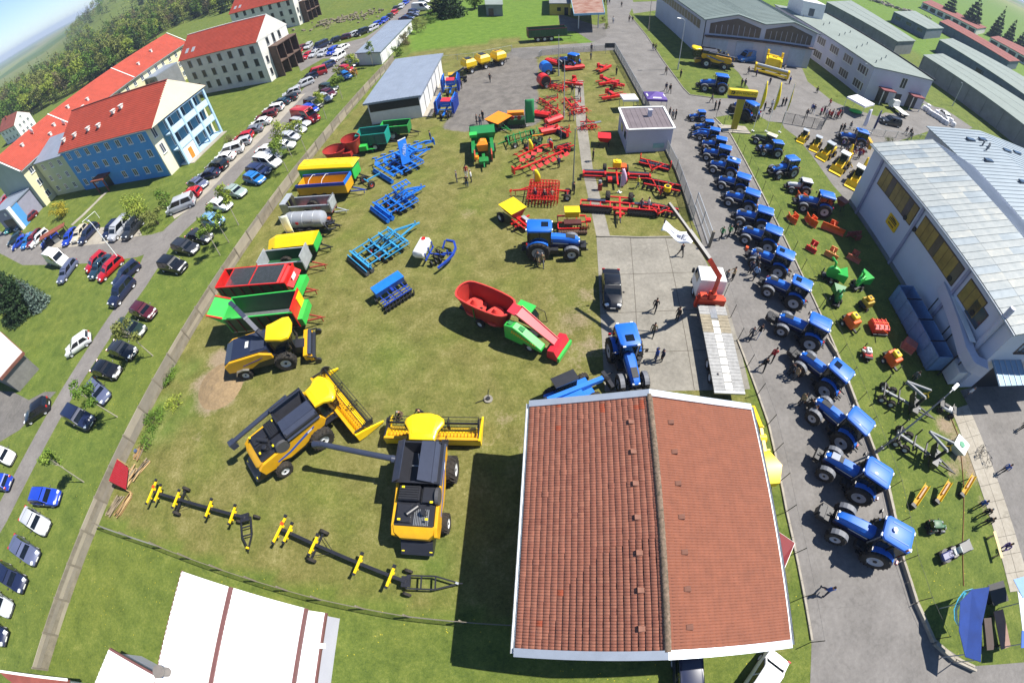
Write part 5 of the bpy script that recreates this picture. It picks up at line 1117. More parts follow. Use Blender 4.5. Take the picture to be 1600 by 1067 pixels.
ROW=[(TR2,(1406,833),(1328,812),1.24,'nearest blue tractor of the kerb row, with glossy roof and dark bonnet grille'),(TR1,(1374.5,736),(1315,722),1.14,'blue tractor with silver bonnet tip beside the leaning lamp post, second from the near row end'),(TR1,(1346.5,655),(1296,638),1.10,'blue tractor behind the silver bonneted one, third from the near row end'),(TR0,(1316,576),(1271,564),1.06,'blue tractor with roof hatch and onlookers at its nose, fourth from the near row end'),(TR1,(1283,501),(1234,498),1.04,'blue tractor with ribbed roof opposite the truck bed, fifth from the near row end'),(TR0,(1254.5,440),(1211,439),1.0,'blue tractor with roof hatch beside the green chippers, sixth from the near row end'),(TR0,(1228,394),(1186,394),.98,'blue tractor with orange front lamp beside a crowd, seventh from the near row end'),(TR1,(1210,357),(1169,358),.95,'blue tractor eighth in the kerb row, beside the small orange ploughs'),(TR1,(1197,327),(1158,331),.92,'blue tractor ninth in the kerb row near the truck crane tip'),(TR1,(1177,299),(1144,303),.90,'blue tractor tenth in the kerb row, level with the disc harrows'),(TR1,(1163,274),(1131,278),.88,'blue tractor eleventh in the kerb row, below the white roof disc one'),(TR0,(1147,249),(1119,254),.86,'blue tractor with white disc on its roof in the kerb row'),(TR1,(1134,229),(1108,235),.84,'blue tractor fifth from the far end of the kerb row'),(TR1,(1128,215.5),(1102,221),.78,'blue tractor fourth from the far end of the kerb row'),(TR1,(1118,201),(1095,206),.74,'blue tractor with front loader bucket near the far end of the kerb row'),(TR1,(1109,188),(1089,195),.66,'small blue tractor second from the far end of the kerb row'),(TR1,(1097,173),(1080,180),.60,'smallest blue tractor at the far end of the kerb row')]
def place_tractors():
 for i,(p,r,n,s,lab)in enumerate(ROW):
  sw={M_TBD:M_BON}if i==1 and False else None
  o=tractor(p,r,n,s,lab,TG,sw)
  if i==1:B().box((2.75,0,1.69),(.55,.5,.06),ry=R(13)).bd('bonnet_tip',M_BON,o)
  if i==0:
   B().cyl((.5,0,2.9),(.5,0,3.0),.14,n=10).bd('roof_aerial',M_WHITE,o);B().cyl((-.6,.7,2.8),(-.6,.7,3.05),.06,n=8).bd('beacon',mat('amber','e07a10',.3),o)
  if i==11:B().cyl((.1,.1,2.88),(.1,.1,3.0),.3,n=12).bd('roof_disc',M_WHITE,o)
  if i==6:B().box((3.9,-.3,1.1),(.3,.35,.4)).bd('orange_lamp_cluster',mat('orange_paint','d2521c',.4),o)
  if i in(0,3,4):
   b=B();b.box((4.05,0,.75),(.4,.9,.5));b.box((4.25,0,.7),(.2,.5,.6));b.bd('front_weight',M_DARK,o,bev=.05)
  if i==14:loader(o)
 tractor(TR1,(1129,117),(1097,126),1.15,'big blue tractor on the grass island before the yellow combine')
 tractor(TR1,(1216.5,221),(1194,229),.8,'small blue tractor on the display lawn beside the yellow loaders')
 tractor(TR1,(1239,246),(1208,262),.95,'blue tractor with muddy dark wheels on the display lawn, nearest the white oldtimer')
 tractor(TR1,(1294,303),(1260,310),1.0,'blue tractor carrying a snow plough on the lawn by the hall corner')
 tractor(TR0,(843,351),(879,372),1.22,'blue tractor with yellow front harrow standing alone on the yard lawn')
 tractor(TR0,(982,521),(991,584),1.12,'blue tractor facing the tiled store on the concrete pad',None)
 tractor(TR1,(896,84),(884,92),1.0,'dark blue tractor with red mowers at the top of the yard')
 old=tractor(TR2,(1207,210),(1190,214),.75,'dark green oldtimer tractor with cream roof on the display lawn',None,{M_TB:mat('oldtimer_green','2c3d33',.5),M_TBD:M_DARK})
 for ch in old.children:
  if ch.name.startswith('roof'):ch.material_slots[0].link='OBJECT';ch.material_slots[0].material=mat('cream_roof','ddd6b8',.6)
 tractor(TR2,(1262,281),(1243,288),.72,'white and red oldtimer tractor on the display lawn',None,{M_TB:mat('oldtimer_white','c9ccd0',.5),M_TBD:mat('oldtimer_red','8e1f22',.5)})
 tractor(TR2,(1467,818),(1483,822),.42,'green ride on mower with grey seat near the benches',None,{M_TB:mat('mower_green','2c5c38',.5),M_TBD:M_DARK})
 c=tractor(TR1,(1177,160),(1161,166),1.1,'blue crawler tractor with black tracks behind the yellow totem')
 for ch in list(c.children):
  if 'wheel' in ch.name or 'front_fender' in ch.name:
   for g in list(ch.children):bpy.data.objects.remove(g)
   bpy.data.objects.remove(ch)
 for s in(-1,1):
  b=B();n=16;pr=[]
  for k in range(n+1):a=R(90+180*k/n);pr.append((-.1+.75*math.cos(a),.8+.75*math.sin(a)))
  for k in range(n+1):a=R(-90+180*k/n);pr.append((2.9+.5*math.cos(a),.55+.5*math.sin(a)))
  b.ext(pr,s*.62,s*1.2);tr=b.bd('track',M_TYRE,c)
  for x,r in((-.1,.55),(1.0,.28),(1.8,.28),(2.9,.36)):B().cyl((x,s*1.18,r+.1),(x,s*1.24,r+.1),r*.8,n=14).bd('track_wheel',M_DARK,tr)
def loader(o,m=None,z=.3):
 m=m or M_TB
 b=B()
 for s in(-1,1):b.beam((1.0,s*.7,1.9),(2.6,s*.62,1.9),.16,.2);b.beam((2.6,s*.62,1.9),(4.3,s*.55,.55),.16,.2);b.beam((1.3,s*.6,1.0),(1.3,s*.68,1.9),.18)
 b.bd('loader_arm',m,o)
 q=B();q.ext([(4.2,.95),(4.3,.25),(4.9,.12),(4.95,.16),(4.4,.4),(4.3,.95)],-1.0,1.0);q.ext([(4.2,.95),(4.3,.25),(4.9,.12)],-1.03,-1.0);q.ext([(4.2,.95),(4.3,.25),(4.9,.12)],1.0,1.03);q.bd('loader_bucket',M_DARK,o)
place_tractors()
lt=tractor(TR0,(1349,204),(1330,212),1.05,'blue loader tractor with a yellow wheel guard in the crowd by the hall')
B().box((-1.6,0,1.1),(.5,2.0,1.2)).bd('yellow_guard',paintm('d8a818'),lt)
for p in(TR0,TR1,TR2):drop(p)
# -- farm machines
M_YEL=mat('machine_yellow','f0c80e',.42,var=.05,scale=1,coat=.2);M_YELD=mat('machine_yellow_deep','d6a012',.45,var=.08,coat=.2)
M_RAL=mat('implement_red','c8201c',.45,var=.12,coat=.15);M_REDD=mat('mixer_red','9c2b23',.55,var=.1,coat=.1);M_RIN=mat('worn_red_inside','6d2a20',.7,var=.2)
M_LBL=mat('implement_blue','1a6fd0',.45,var=.1,coat=.15);M_CBL=mat('cyan_blue_paint','3793c4',.45,var=.12,coat=.1);M_DBL=mat('deep_blue_paint','1d3f9e',.45,var=.12)
M_GRN=mat('implement_green','1f7a3a',.45,var=.12,coat=.15);M_LGR=mat('light_green_paint','37b54a',.45,var=.08,coat=.15);M_DGR=mat('dark_green_paint','24502f',.5,var=.15)
M_ORG=mat('implement_orange','dd5a1e',.45,var=.1,coat=.1);M_ORY=mat('orange_yellow_paint','f08a16',.45,var=.08,coat=.1);M_TAN=mat('teal_trailer','1f8f80',.45,var=.1)
M_SKB=mat('machine_black','24252b',.4,var=.15,coat=.2);M_SLT=mat('dark_slate_cover','33394a',.35,var=.1,coat=.2)
M_WOOD=mat('pale_timber','b89a6c',.8,var=.2,scale=3);M_CLOTH=mat('white_cloth','dcdcdf',.8,var=.05)
def put(tail,nose,z=0.0):
 a,b_=P(*tail,z),P(*nose,z);c=(a+b_)/2;c.z=0
 return c,math.atan2(b_.y-a.y,b_.x-a.x),(b_-a).length
def mach(name,lab,cat,tail,nose,z=0.0,grp=None):
 c,rz,L=put(tail,nose,z);return thing(name,lab,cat,c,rz,grp),L
def drawbar(t,x0,x1,w=.8,z=.75,m=M_DARK,name='drawbar'):
 b=B();b.beam((x0,-w/2,z),(x1,0,z-.15),.12);b.beam((x0,w/2,z),(x1,0,z-.15),.12);b.cyl((x1,0,z-.15),(x1+.25,0,z-.15),.05,n=6);b.beam((x1-.3,.25,z-.2),(x1-.3,.25,.02),.07)
 return b.bd(name,m,t)
def row_of_discs(t,x,y0,y1,n,r,m=M_DARK,name='disc_row',tilt=.25,z=None):
 b=B();z=r if z is None else z
 for i in range(n):
  y=y0+(y1-y0)*i/max(1,n-1);b.cyl((x-tilt*.06,y-.02,z),(x+tilt*.06,y+.02,z),r,n=10)
 b.cyl((x,y0,z),(x,y1,z),.05,n=6)
 return b.bd(name,m,t,kind='stuff')
def row_of_tines(t,x,y0,y1,n,z1,m=M_DARK,name='tine_row',d=.18):
 b=B()
 for i in range(n):
  y=y0+(y1-y0)*i/max(1,n-1);b.tube([(x,y,z1),(x-d,y,z1*.55),(x+d*.3,y,.03)],.025,4)
 return b.bd(name,m,t,kind='stuff')
def roller(t,x,y0,y1,r,m,n=14,name='roller',ring=True):
 b=B();b.cyl((x,y0,r),(x,y1,r),r*.82,n=12)
 if ring:
  for i in range(n):y=y0+(y1-y0)*(i+.5)/n;b.cyl((x,y-.04,r),(x,y+.04,r),r,n=12)
 return b.bd(name,m,t)
def combine(lab,roof,rear,folded_auger=None,out=False,stripe_r=True):
 k_s=.92;a,b_=P(*roof,3.8*k_s),P(*rear,2.4*k_s);rz=math.atan2(a.y-b_.y,a.x-b_.x);d=V3((math.cos(rz),math.sin(rz),0))
 o=a-d*2.1*k_s;o.z=0
 t=thing('combine_harvester',lab,'combine',o,rz);t.scale=(k_s,)*3
 # side shells
 for s in(-1,1):
  pr=[(-5.4,1.5),(-5.5,2.4),(-4.9,2.75),(-3.2,2.8),(-1.0,3.05),(1.1,3.1),(1.3,2.4),(.9,1.9),(-.2,1.75),(-1.4,1.35),(-2.9,1.25),(-3.6,1.6),(-4.4,1.3)]
  b=B();b.ext(pr,s*1.38,s*1.62);sh=b.bd('side_panel',M_YELD,t,bev=.04)
  st=B();st.ext([(-3.9,1.95),(-2.6,2.05),(-.6,2.62),(.2,2.72),(.05,2.5),(-.9,2.28),(-2.6,1.82),(-3.9,1.78)],s*1.62,s*1.635);st.bd('blue_stripe',mat('stripe_blue','2653a8',.4,var=.05),sh)
  st=B();st.ext([(-.55,2.56),(-.05,2.66),(-.15,2.5),(-.6,2.4)],s*1.636,s*1.645);st.bd('stripe_mark',M_WHITE,sh)
 B().b6(-4.9,1.0,-1.38,1.38,.8,2.3).bd('chassis',M_SKB,t)
 # grain tank with one flap open
 w=1.6;k=B()
 k.add([(-1.9,-w,2.9),(1.0,-w,2.9),(1.0,w,2.9),(-1.9,w,2.9),(-2.1,-w-.1,3.75),(1.05,-w-.1,3.75),(1.05,w+.1,3.75),(-2.1,w+.1,3.75),(-1.95,-w+.05,3.75),(.92,-w+.05,3.75),(.92,w-.05,3.75),(-1.95,w-.05,3.75),(-1.6,-.8,2.7),(.6,-.8,2.7),(.6,.8,2.7),(-1.6,.8,2.7)],[(0,1,5,4),(1,2,6,5),(2,3,7,6),(3,0,4,7),(4,5,9,8),(5,6,10,9),(6,7,11,10),(7,4,8,11),(8,9,13,12),(9,10,14,13),(10,11,15,14),(11,8,12,15),(12,13,14,15)])
 tk=k.bd('grain_tank',M_SKB,t)
 sg=-1
 B().slab([(-1.95,sg*.15,4.0),(.95,sg*.15,4.0),(1.02,sg*1.1,3.86),(-2.05,sg*1.1,3.86)],.05).bd('tank_flap',M_SLT,tk);B().slab([(-2.05,sg*1.1,3.86),(1.02,sg*1.1,3.86),(1.05,sg*1.75,3.3),(-2.1,sg*1.75,3.3)],.05).bd('tank_flap',M_SLT,tk)
 B().slab([(-2.0,1.1,4.15),(1.0,1.1,4.15),(1.05,1.72,3.7),(-2.1,1.72,3.7)],.05).bd('tank_flap',M_SLT,tk)
 b=B();b.cyl((-1.2,-.1,2.8),(.1,.05,3.7),.07,n=6);b.beam((-.6,-.6,3.1),(-.6,.6,3.1),.06);b.bd('tank_auger',M_STEEL,tk)
 # engine deck
 e=B();e.b6(-4.9,-2.1,-1.36,1.36,2.3,2.9);e.b6(-3.2,-2.15,-.3,1.2,2.9,3.35);e.b6(-3.3,-2.2,-1.36,-.5,2.9,3.3);e.b6(-4.7,-3.4,.2,1.2,2.9,3.1);e.cyl((-4.0,-.7,2.9),(-4.0,-.7,3.4),.22,n=10);e.cyl((-3.5,-.2,3.0),(-4.2,.5,3.2),.2,n=8)
 dk=e.bd('engine_deck',M_SKB,t,bev=.03)
 for i in range(6):B().b6(-3.15+i*.17,-3.06+i*.17,-.25,1.15,3.36,3.42).bd('louvre',M_DARK,dk)
 for i in range(9):B().b6(-4.85,-3.7,-1.0+i*.12,-.95+i*.12,2.9,2.96).bd('grating_bar',M_STEEL if out else M_DARK,dk)
 sc=B();sc.cyl((-2.75,-1.4,3.0),(-2.75,-1.64,3.0),.62,n=20);sc.bd('radiator_screen',mat('perforated_grey','4b4b4d',.6,var=.2,scale=20),dk)
 for x,y in((-2.3,.9),(-3.3,-1.2),(-4.6,.9),(-4.5,-1.0)):B().b6(x-.07,x+.07,y-.1,y+.1,3.38,3.44).bd('warning_label',mat('label_yellow','e8d21a',.5,var=0),dk)
 # rear hood, chopper, ladder
 r=B();r.loft([[(-4.85,-1.45,1.5),(-4.85,-1.45,2.85),(-4.85,1.45,2.85),(-4.85,1.45,1.5)],[(-5.35,-1.35,1.6),(-5.35,-1.35,2.6),(-5.35,1.35,2.6),(-5.35,1.35,1.6)],[(-5.62,-1.0,1.8),(-5.62,-1.0,2.3),(-5.62,1.0,2.3),(-5.62,1.0,1.8)]]);r.bd('rear_hood',M_YELD,t,smooth=True)
 B().ext([(-4.9,.5),(-4.9,1.5),(-5.7,1.45),(-6.5,.95),(-6.4,.75),(-5.4,.55)],-1.15,1.15).bd('straw_chopper',M_SKB,t)
 for s in(-1,1):B().b6(-6.3,-6.15,s*1.0-.1,s*1.0+.1,1.0,1.12).bd('tail_lamp',mat('label_yellow','e8d21a'),t)
 # cab
 c0=[(1.25,-.95,1.9),(2.85,-.75,1.7),(2.85,.75,1.7),(1.25,.95,1.9)];c1=[(1.25,-.95,3.45),(3.1,-.85,3.45),(3.1,.85,3.45),(1.25,.95,3.45)]
 B().loft([c0,c1]).bd('cab_glass',M_CABGLASS,t)
 ou=lambda z,e:[(1.15+e,-.95+e,z),(1.9,-1.1+e,z),(2.5,-1.5+e,z),(2.85,-1.45+e,z),(3.15,-1.05+e,z),(3.35-e,-.4,z),(3.35-e,.4,z),(3.15,1.05-e,z),(2.85,1.45-e,z),(2.5,1.5-e,z),(1.9,1.1-e,z),(1.15+e,.95-e,z)]
 rf=B();rf.loft([ou(3.45,.1),ou(3.55,0),ou(3.74,.02),ou(3.84,.16)]);ro=rf.bd('cab_roof',M_YEL,t,smooth=True)
 B().prism([(1.6,-.75),(2.7,-.95),(2.95,-.5),(2.95,.5),(2.7,.95),(1.6,.75)],3.84,3.87).bd('roof_panel',M_YEL,ro,bev=.01)
 b=B()
 for s in(-1,1):b.beam((1.3,s*.95,1.9),(1.3,s*.95,3.45),.1);b.beam((2.85,s*.78,1.75),(3.05,s*.85,3.45),.08);b.tube([(2.4,s*1.0,2.9),(2.7,s*1.6,2.9)],.03,5);b.box((2.72,s*1.65,2.7),(.08,.22,.5))
 b.bd('cab_frame',M_BLACK,t)
 l=B();l.b6(.9,2.2,.98,1.55,1.55,1.62);l.b6(.9,2.2,-1.5,-.98,1.55,1.62)
 for y in(1.5,-1.45):l.tube([(.95,y,1.6),(.95,y,2.5),(2.1,y,2.5),(2.1,y,1.6)],.025,5)
 l.bd('platform_rail',M_SKB,t)
 for s in(-1,1):
  wheel(t,'front_wheel',0,s*1.88,1.02,.78,M_RIM,.48,24,18);wheel(t,'rear_wheel',-4.05,s*1.75,.74,.56,M_RIM,.5,20,16)
 B().cyl((0,-1.3,.95),(0,1.3,.95),.22,n=8).bd('front_axle',M_SKB,t);B().cyl((-4.05,-1.3,.66),(-4.05,1.3,.66),.14,n=8).bd('rear_axle',M_SKB,t)
 B().ext([(1.0,1.7),(1.0,.9),(2.2,.35),(2.4,1.0),(1.6,1.6)],-.75,.75).bd('feeder_house',M_YELD,t)
 au=B()
 if out:au.tube([(-.3,1.5,3.3),(-.3,2.1,3.5)],.3,12);au.cyl((-.3,1.7,3.45),(.35,7.6,4.0),.23,.21,n=14);au.cyl((.35,7.6,4.0),(.4,8.3,3.75),.24,.3,n=12)
 else:au.cyl((-.5,1.65,3.35),(-.2,1.85,3.6),.28,n=12);au.cyl((-.2,1.85,3.55),(-6.0,1.95,3.1),.22,.2,n=14);au.b6(-6.5,-5.9,1.65,2.2,2.5,3.25)
 au.bd('unloading_auger',M_SLT,t,smooth=True)
 # cutting table
 hw=3.75;h=B();h.ext([(3.3,.35),(3.3,1.35),(3.45,1.35),(3.6,.45),(4.9,.22),(4.9,.16),(3.6,.2)],-hw,hw)
 hd=h.bd('header',M_YEL,t)
 h=B();h.beam((3.35,-hw,1.4),(3.35,hw,1.4),.22,.18);h.bd('header_beam',M_YELD,hd)
 for s in(-1,1):B().ext([(3.3,.25),(3.3,1.25),(4.3,.95),(5.9,.3),(5.9,.2),(4.0,.15)],s*hw,s*(hw+.14)).bd('crop_divider',M_YEL,hd)
 q=B();q.cyl((3.95,-hw+.1,.68),(3.95,hw-.1,.68),.24,n=12)
 for i in range(26):y=-hw+.3+i*(hw*2-.6)/25;q.cyl((3.95,y-.03,.68),(3.95,y+.03,.68),.36,n=10)
 q.bd('intake_auger',M_YELD,hd)
 q=B();cx,cz,rr=4.75,1.25,.52;q.cyl((cx,-hw+.1,cz),(cx,hw-.1,cz),.09,n=8)
 for k_ in range(5):
  a_=2*math.pi*k_/5+.3;x,z=cx+rr*math.cos(a_),cz+rr*math.sin(a_);q.cyl((x,-hw+.1,z),(x,hw-.1,z),.03,n=5)
  for i in range(34):y=-hw+.2+i*(2*hw-.4)/33;q.beam((x,y,z),(x+.05,y,z-.26),.018)
 for y in(-hw+.1,-hw/3,hw/3,hw-.1):
  for k_ in range(5):a_=2*math.pi*k_/5+.3;q.beam((cx,y,cz),(cx+rr*math.cos(a_),y,cz+rr*math.sin(a_)),.05);a2=a_+2*math.pi/5;q.beam((cx+rr*math.cos(a_),y,cz+rr*math.sin(a_)),(cx+rr*math.cos(a2),y,cz+rr*math.sin(a2)),.035)
 for s in(-1,1):q.beam((3.4,s*(hw-.02),1.45),(cx+.1,s*(hw-.02),cz),.1,.14);q.cyl((cx,s*(hw-.04),cz),(cx,s*(hw+.02),cz),.42,n=16)
 q.bd('reel',M_SKB,hd)
 hd.location.x=-1.0
 k=B()
 for i in range(60):y=-hw+.1+i*(2*hw-.2)/59;k.box((4.97,y,.19),(.2,.03,.03))
 k.bd('cutter_bar',M_DARK,hd,kind='stuff')
 return t
combine('yellow combine with folded unloading auger, its long header pointing at the forage harvester',(497,612),(384,722))
combine('yellow combine with unloading auger swung out to the left, next to the tiled store',(661,668),(646,842),out=True)
def combine_small():
 c=combine('yellow combine with raised cab roof seen sideways on the grass island',(1090,74),(1134,90))
 for ch in list(c.children):
  if ch.name.split('.')[0]=='header':
   for g in list(ch.children):bpy.data.objects.remove(g)
   bpy.data.objects.remove(ch)
combine_small()
def forage_harvester():
 a,b_=P(432,512,3.7),P(372,565,2.4);
 a=P(433,515,3.6);rz=ang((372,548),(492,515),1.5);d=V3((math.cos(rz),math.sin(rz),0));o=a-d*.9;o.z=0
 t=thing('forage_harvester','yellow forage harvester with dark engine cover and tall spout beside the green silage wagon','harvester',o,rz)
 for s in(-1,1):
  B().ext([(-4.9,1.3),(-4.9,2.2),(-4.2,2.65),(-1.2,2.75),(-.2,2.3),(-.2,1.8),(-1.6,1.7),(-2.6,1.2),(-3.8,1.2)],s*1.2,s*1.42).bd('side_panel',M_YELD,t,bev=.05)
  B().ext([(-3.2,1.85),(-1.6,2.15),(-1.0,2.3),(-1.5,2.05),(-3.2,1.75)],s*1.42,s*1.435).bd('purple_stripe',mat('purple_blue_stripe','4b3f86',.5),t)
  wheel(t,'front_wheel',.55,s*1.35,.95,.7,M_RIM,.5,24,18);wheel(t,'rear_wheel',-3.6,s*1.3,.66,.5,M_RIM,.5,20,16)
  B().ext([(-4.4,.9),(-4.1,1.4),(-3.4,1.5),(-2.9,1.3),(-2.95,1.2),(-3.4,1.38),(-4.0,1.3),(-4.3,.9)],s*1.1,s*1.6).bd('rear_fender',M_STEEL,t)
 B().b6(-4.6,.9,-1.2,1.2,.85,1.9).bd('chassis',M_SKB,t)
 co=B();co.loft([[(-4.85,-1.2,1.9),(-4.85,-1.2,2.35),(-4.85,1.2,2.35),(-4.85,1.2,1.9)],[(-4.0,-1.22,1.9),(-4.0,-1.22,2.72),(-4.0,1.22,2.72),(-4.0,1.22,1.9)],[(-.4,-1.22,1.9),(-.4,-1.22,2.9),(-.4,1.22,2.9),(-.4,1.22,1.9)]]);cv=co.bd('engine_cover',mat('dark_blue_cover','232a3f',.3,var=.1,coat=.3),t)
 B().b6(-2.0,-.6,-1.0,1.0,2.87,2.93).bd('cover_grille',M_SLT,cv);B().b6(-2.6,-2.3,-.35,.35,2.84,2.87).bd('cover_emblem',M_WHITE,cv)
 B().loft([[(.0,-.85,1.7),(1.7,-.7,1.6),(1.7,.7,1.6),(0,.85,1.7)],[(.0,-.85,3.3),(1.85,-.75,3.3),(1.85,.75,3.3),(0,.85,3.3)]]).bd('cab_glass',M_CABGLASS,t)
 f=B()
 for s in(-1,1):f.beam((0,s*.86,1.7),(0,s*.86,3.3),.1);f.beam((1.75,s*.72,1.6),(1.86,s*.76,3.3),.08);f.tube([(1.6,s*.8,2.9),(1.8,s*1.5,2.9)],.03,5);f.box((1.8,s*1.5,2.7),(.08,.2,.45))
 f.bd('cab_frame',M_BLACK,t)
 ou=lambda z,e:[(-.25+e,-.8,z),(.3,-.98+e,z),(1.3,-1.3+e,z),(1.9,-1.2+e,z),(2.2-e,-.5,z),(2.2-e,.5,z),(1.9,1.2-e,z),(1.3,1.3-e,z),(.3,.98-e,z),(-.25+e,.8,z)]
 B().loft([ou(3.3,.1),ou(3.4,0),ou(3.6,.03),ou(3.68,.2)]).bd('cab_roof',M_YEL,t,smooth=True)
 sp=B();pts=[(-.6,.1,2.8),(-.9,.3,3.9),(-1.6,1.1,4.9),(-2.4,2.1,5.4),(-3.1,3.0,5.35)]
 for p,q in zip(pts[:-1],pts[1:]):sp.beam(p,q,.38,.34)
 so_=sp.bd('spout',M_SLT,t);B().beam((-1.45,.92,4.92),(-1.75,1.3,5.1),.42,.1).bd('spout_plate',M_STEEL,so_);B().beam((-3.05,2.9,5.3),(-3.5,3.5,4.9),.4,.06).bd('spout_flap',M_SLT,so_)
 pk=B();pk.b6(2.3,2.7,-1.5,1.5,.5,1.2);pk.b6(2.7,3.0,-1.5,-1.3,.3,.9);pk.b6(2.7,3.0,1.3,1.5,.3,.9);hd=pk.bd('pickup_frame',M_YELD,t)
 b=B();b.cyl((2.95,-1.45,.5),(2.95,1.45,.5),.26,n=12);b.bd('pickup_drum',M_SKB,hd);b=B();b.cyl((2.75,-1.4,1.0),(2.75,1.4,1.0),.22,n=12);b.bd('feed_auger',M_SLT,hd)
 B().ext([(1.2,.7),(1.2,1.5),(2.4,1.2),(2.4,.5)],-.5,.5).bd('feeder',M_SKB,t)
 for s in(-1,1):b=B();b.beam((2.6,s*1.5,1.0),(3.4,s*1.7,.8),.1);b.cyl((3.4,s*1.6,.35),(3.4,s*1.8,.35),.3,n=12);b.bd('gauge_wheel',M_SKB,hd)
forage_harvester()
# --- silage wagons, muck spreaders and tippers along the concrete fence
def trailer(lab,tail,nose,z,W,H,floor,side,inner=None,rim=None,ribs=0,ribm=None,axles=2,wr=.62,front=None,drop=.12,bar=1.5,name='trailer',front_h=0.0,rear_h=0.0,barm=M_DARK,L=None,grp='trailers parked along the concrete fence',side2=None,cat='trailer'):
 t,LL=mach(name,lab,cat,tail,nose,z,grp);L=L or LL;inner=inner or side;h0,h1=floor,floor+H;wb=W-drop*2;x0,x1=-L/2,L/2
 def wall(nm,m,vs):return B().slab(vs,.06).bd(nm,m,t)
 sides=[]
 for s in(-1,1):
  b=B();b.add([(x0,s*wb/2,h0),(x1,s*wb/2,h0),(x1,s*W/2,h1),(x0,s*W/2,h1),(x0,s*(wb/2-.07),h0),(x1,s*(wb/2-.07),h0),(x1,s*(W/2-.07),h1),(x0,s*(W/2-.07),h1)],[(0,1,2,3),(7,6,5,4),(0,4,5,1),(1,5,6,2),(2,6,7,3),(3,7,4,0)])
  o=b.bd('side_wall',side,t);sides.append(o)
  for i in range(ribs):x=x0+L*(i+.5)/ribs;B().beam((x,s*(wb/2+.04),h0),(x,s*(W/2+.04),h1),.08,.1).bd('side_rib',ribm or side,o)
  if rim:B().beam((x0,s*W/2,h1),(x1,s*W/2,h1),.12,.14).bd('top_rail',rim,o)
 B().b6(x0,x1,-wb/2,wb/2,h0-.12,h0).bd('floor',inner,t)
 B().b6(x1-.08,x1,-W/2+.02,W/2-.02,h0,h1+front_h).bd('front_wall',front or side,t)
 if rear_h is not None:B().b6(x0,x0+.08,-W/2+.02,W/2-.02,h0,h1+rear_h).bd('tailgate',rim or side,t)
 c=B();c.b6(x0+.2,x1+.1,-.5,-.36,h0-.34,h0-.1);c.b6(x0+.2,x1+.1,.36,.5,h0-.34,h0-.1);c.bd('chassis',M_DARK,t)
 ax=[0.0]if axles==1 else[(-.7+1.4*i)for i in range(2)]if axles==2 else[-1.5,0,1.5]
 for a in ax:
  for s in(-1,1):wheel(t,'wheel',a-L*.08,s*(W/2-.28),wr,.5,M_RIM,.5,18,12)
  B().cyl((a-L*.08,-W/2+.2,wr),(a-L*.08,W/2-.2,wr),.09,n=6).bd('axle',M_DARK,t)
 drawbar(t,x1,x1+bar,.9,h0-.3,barm)
 return t,L
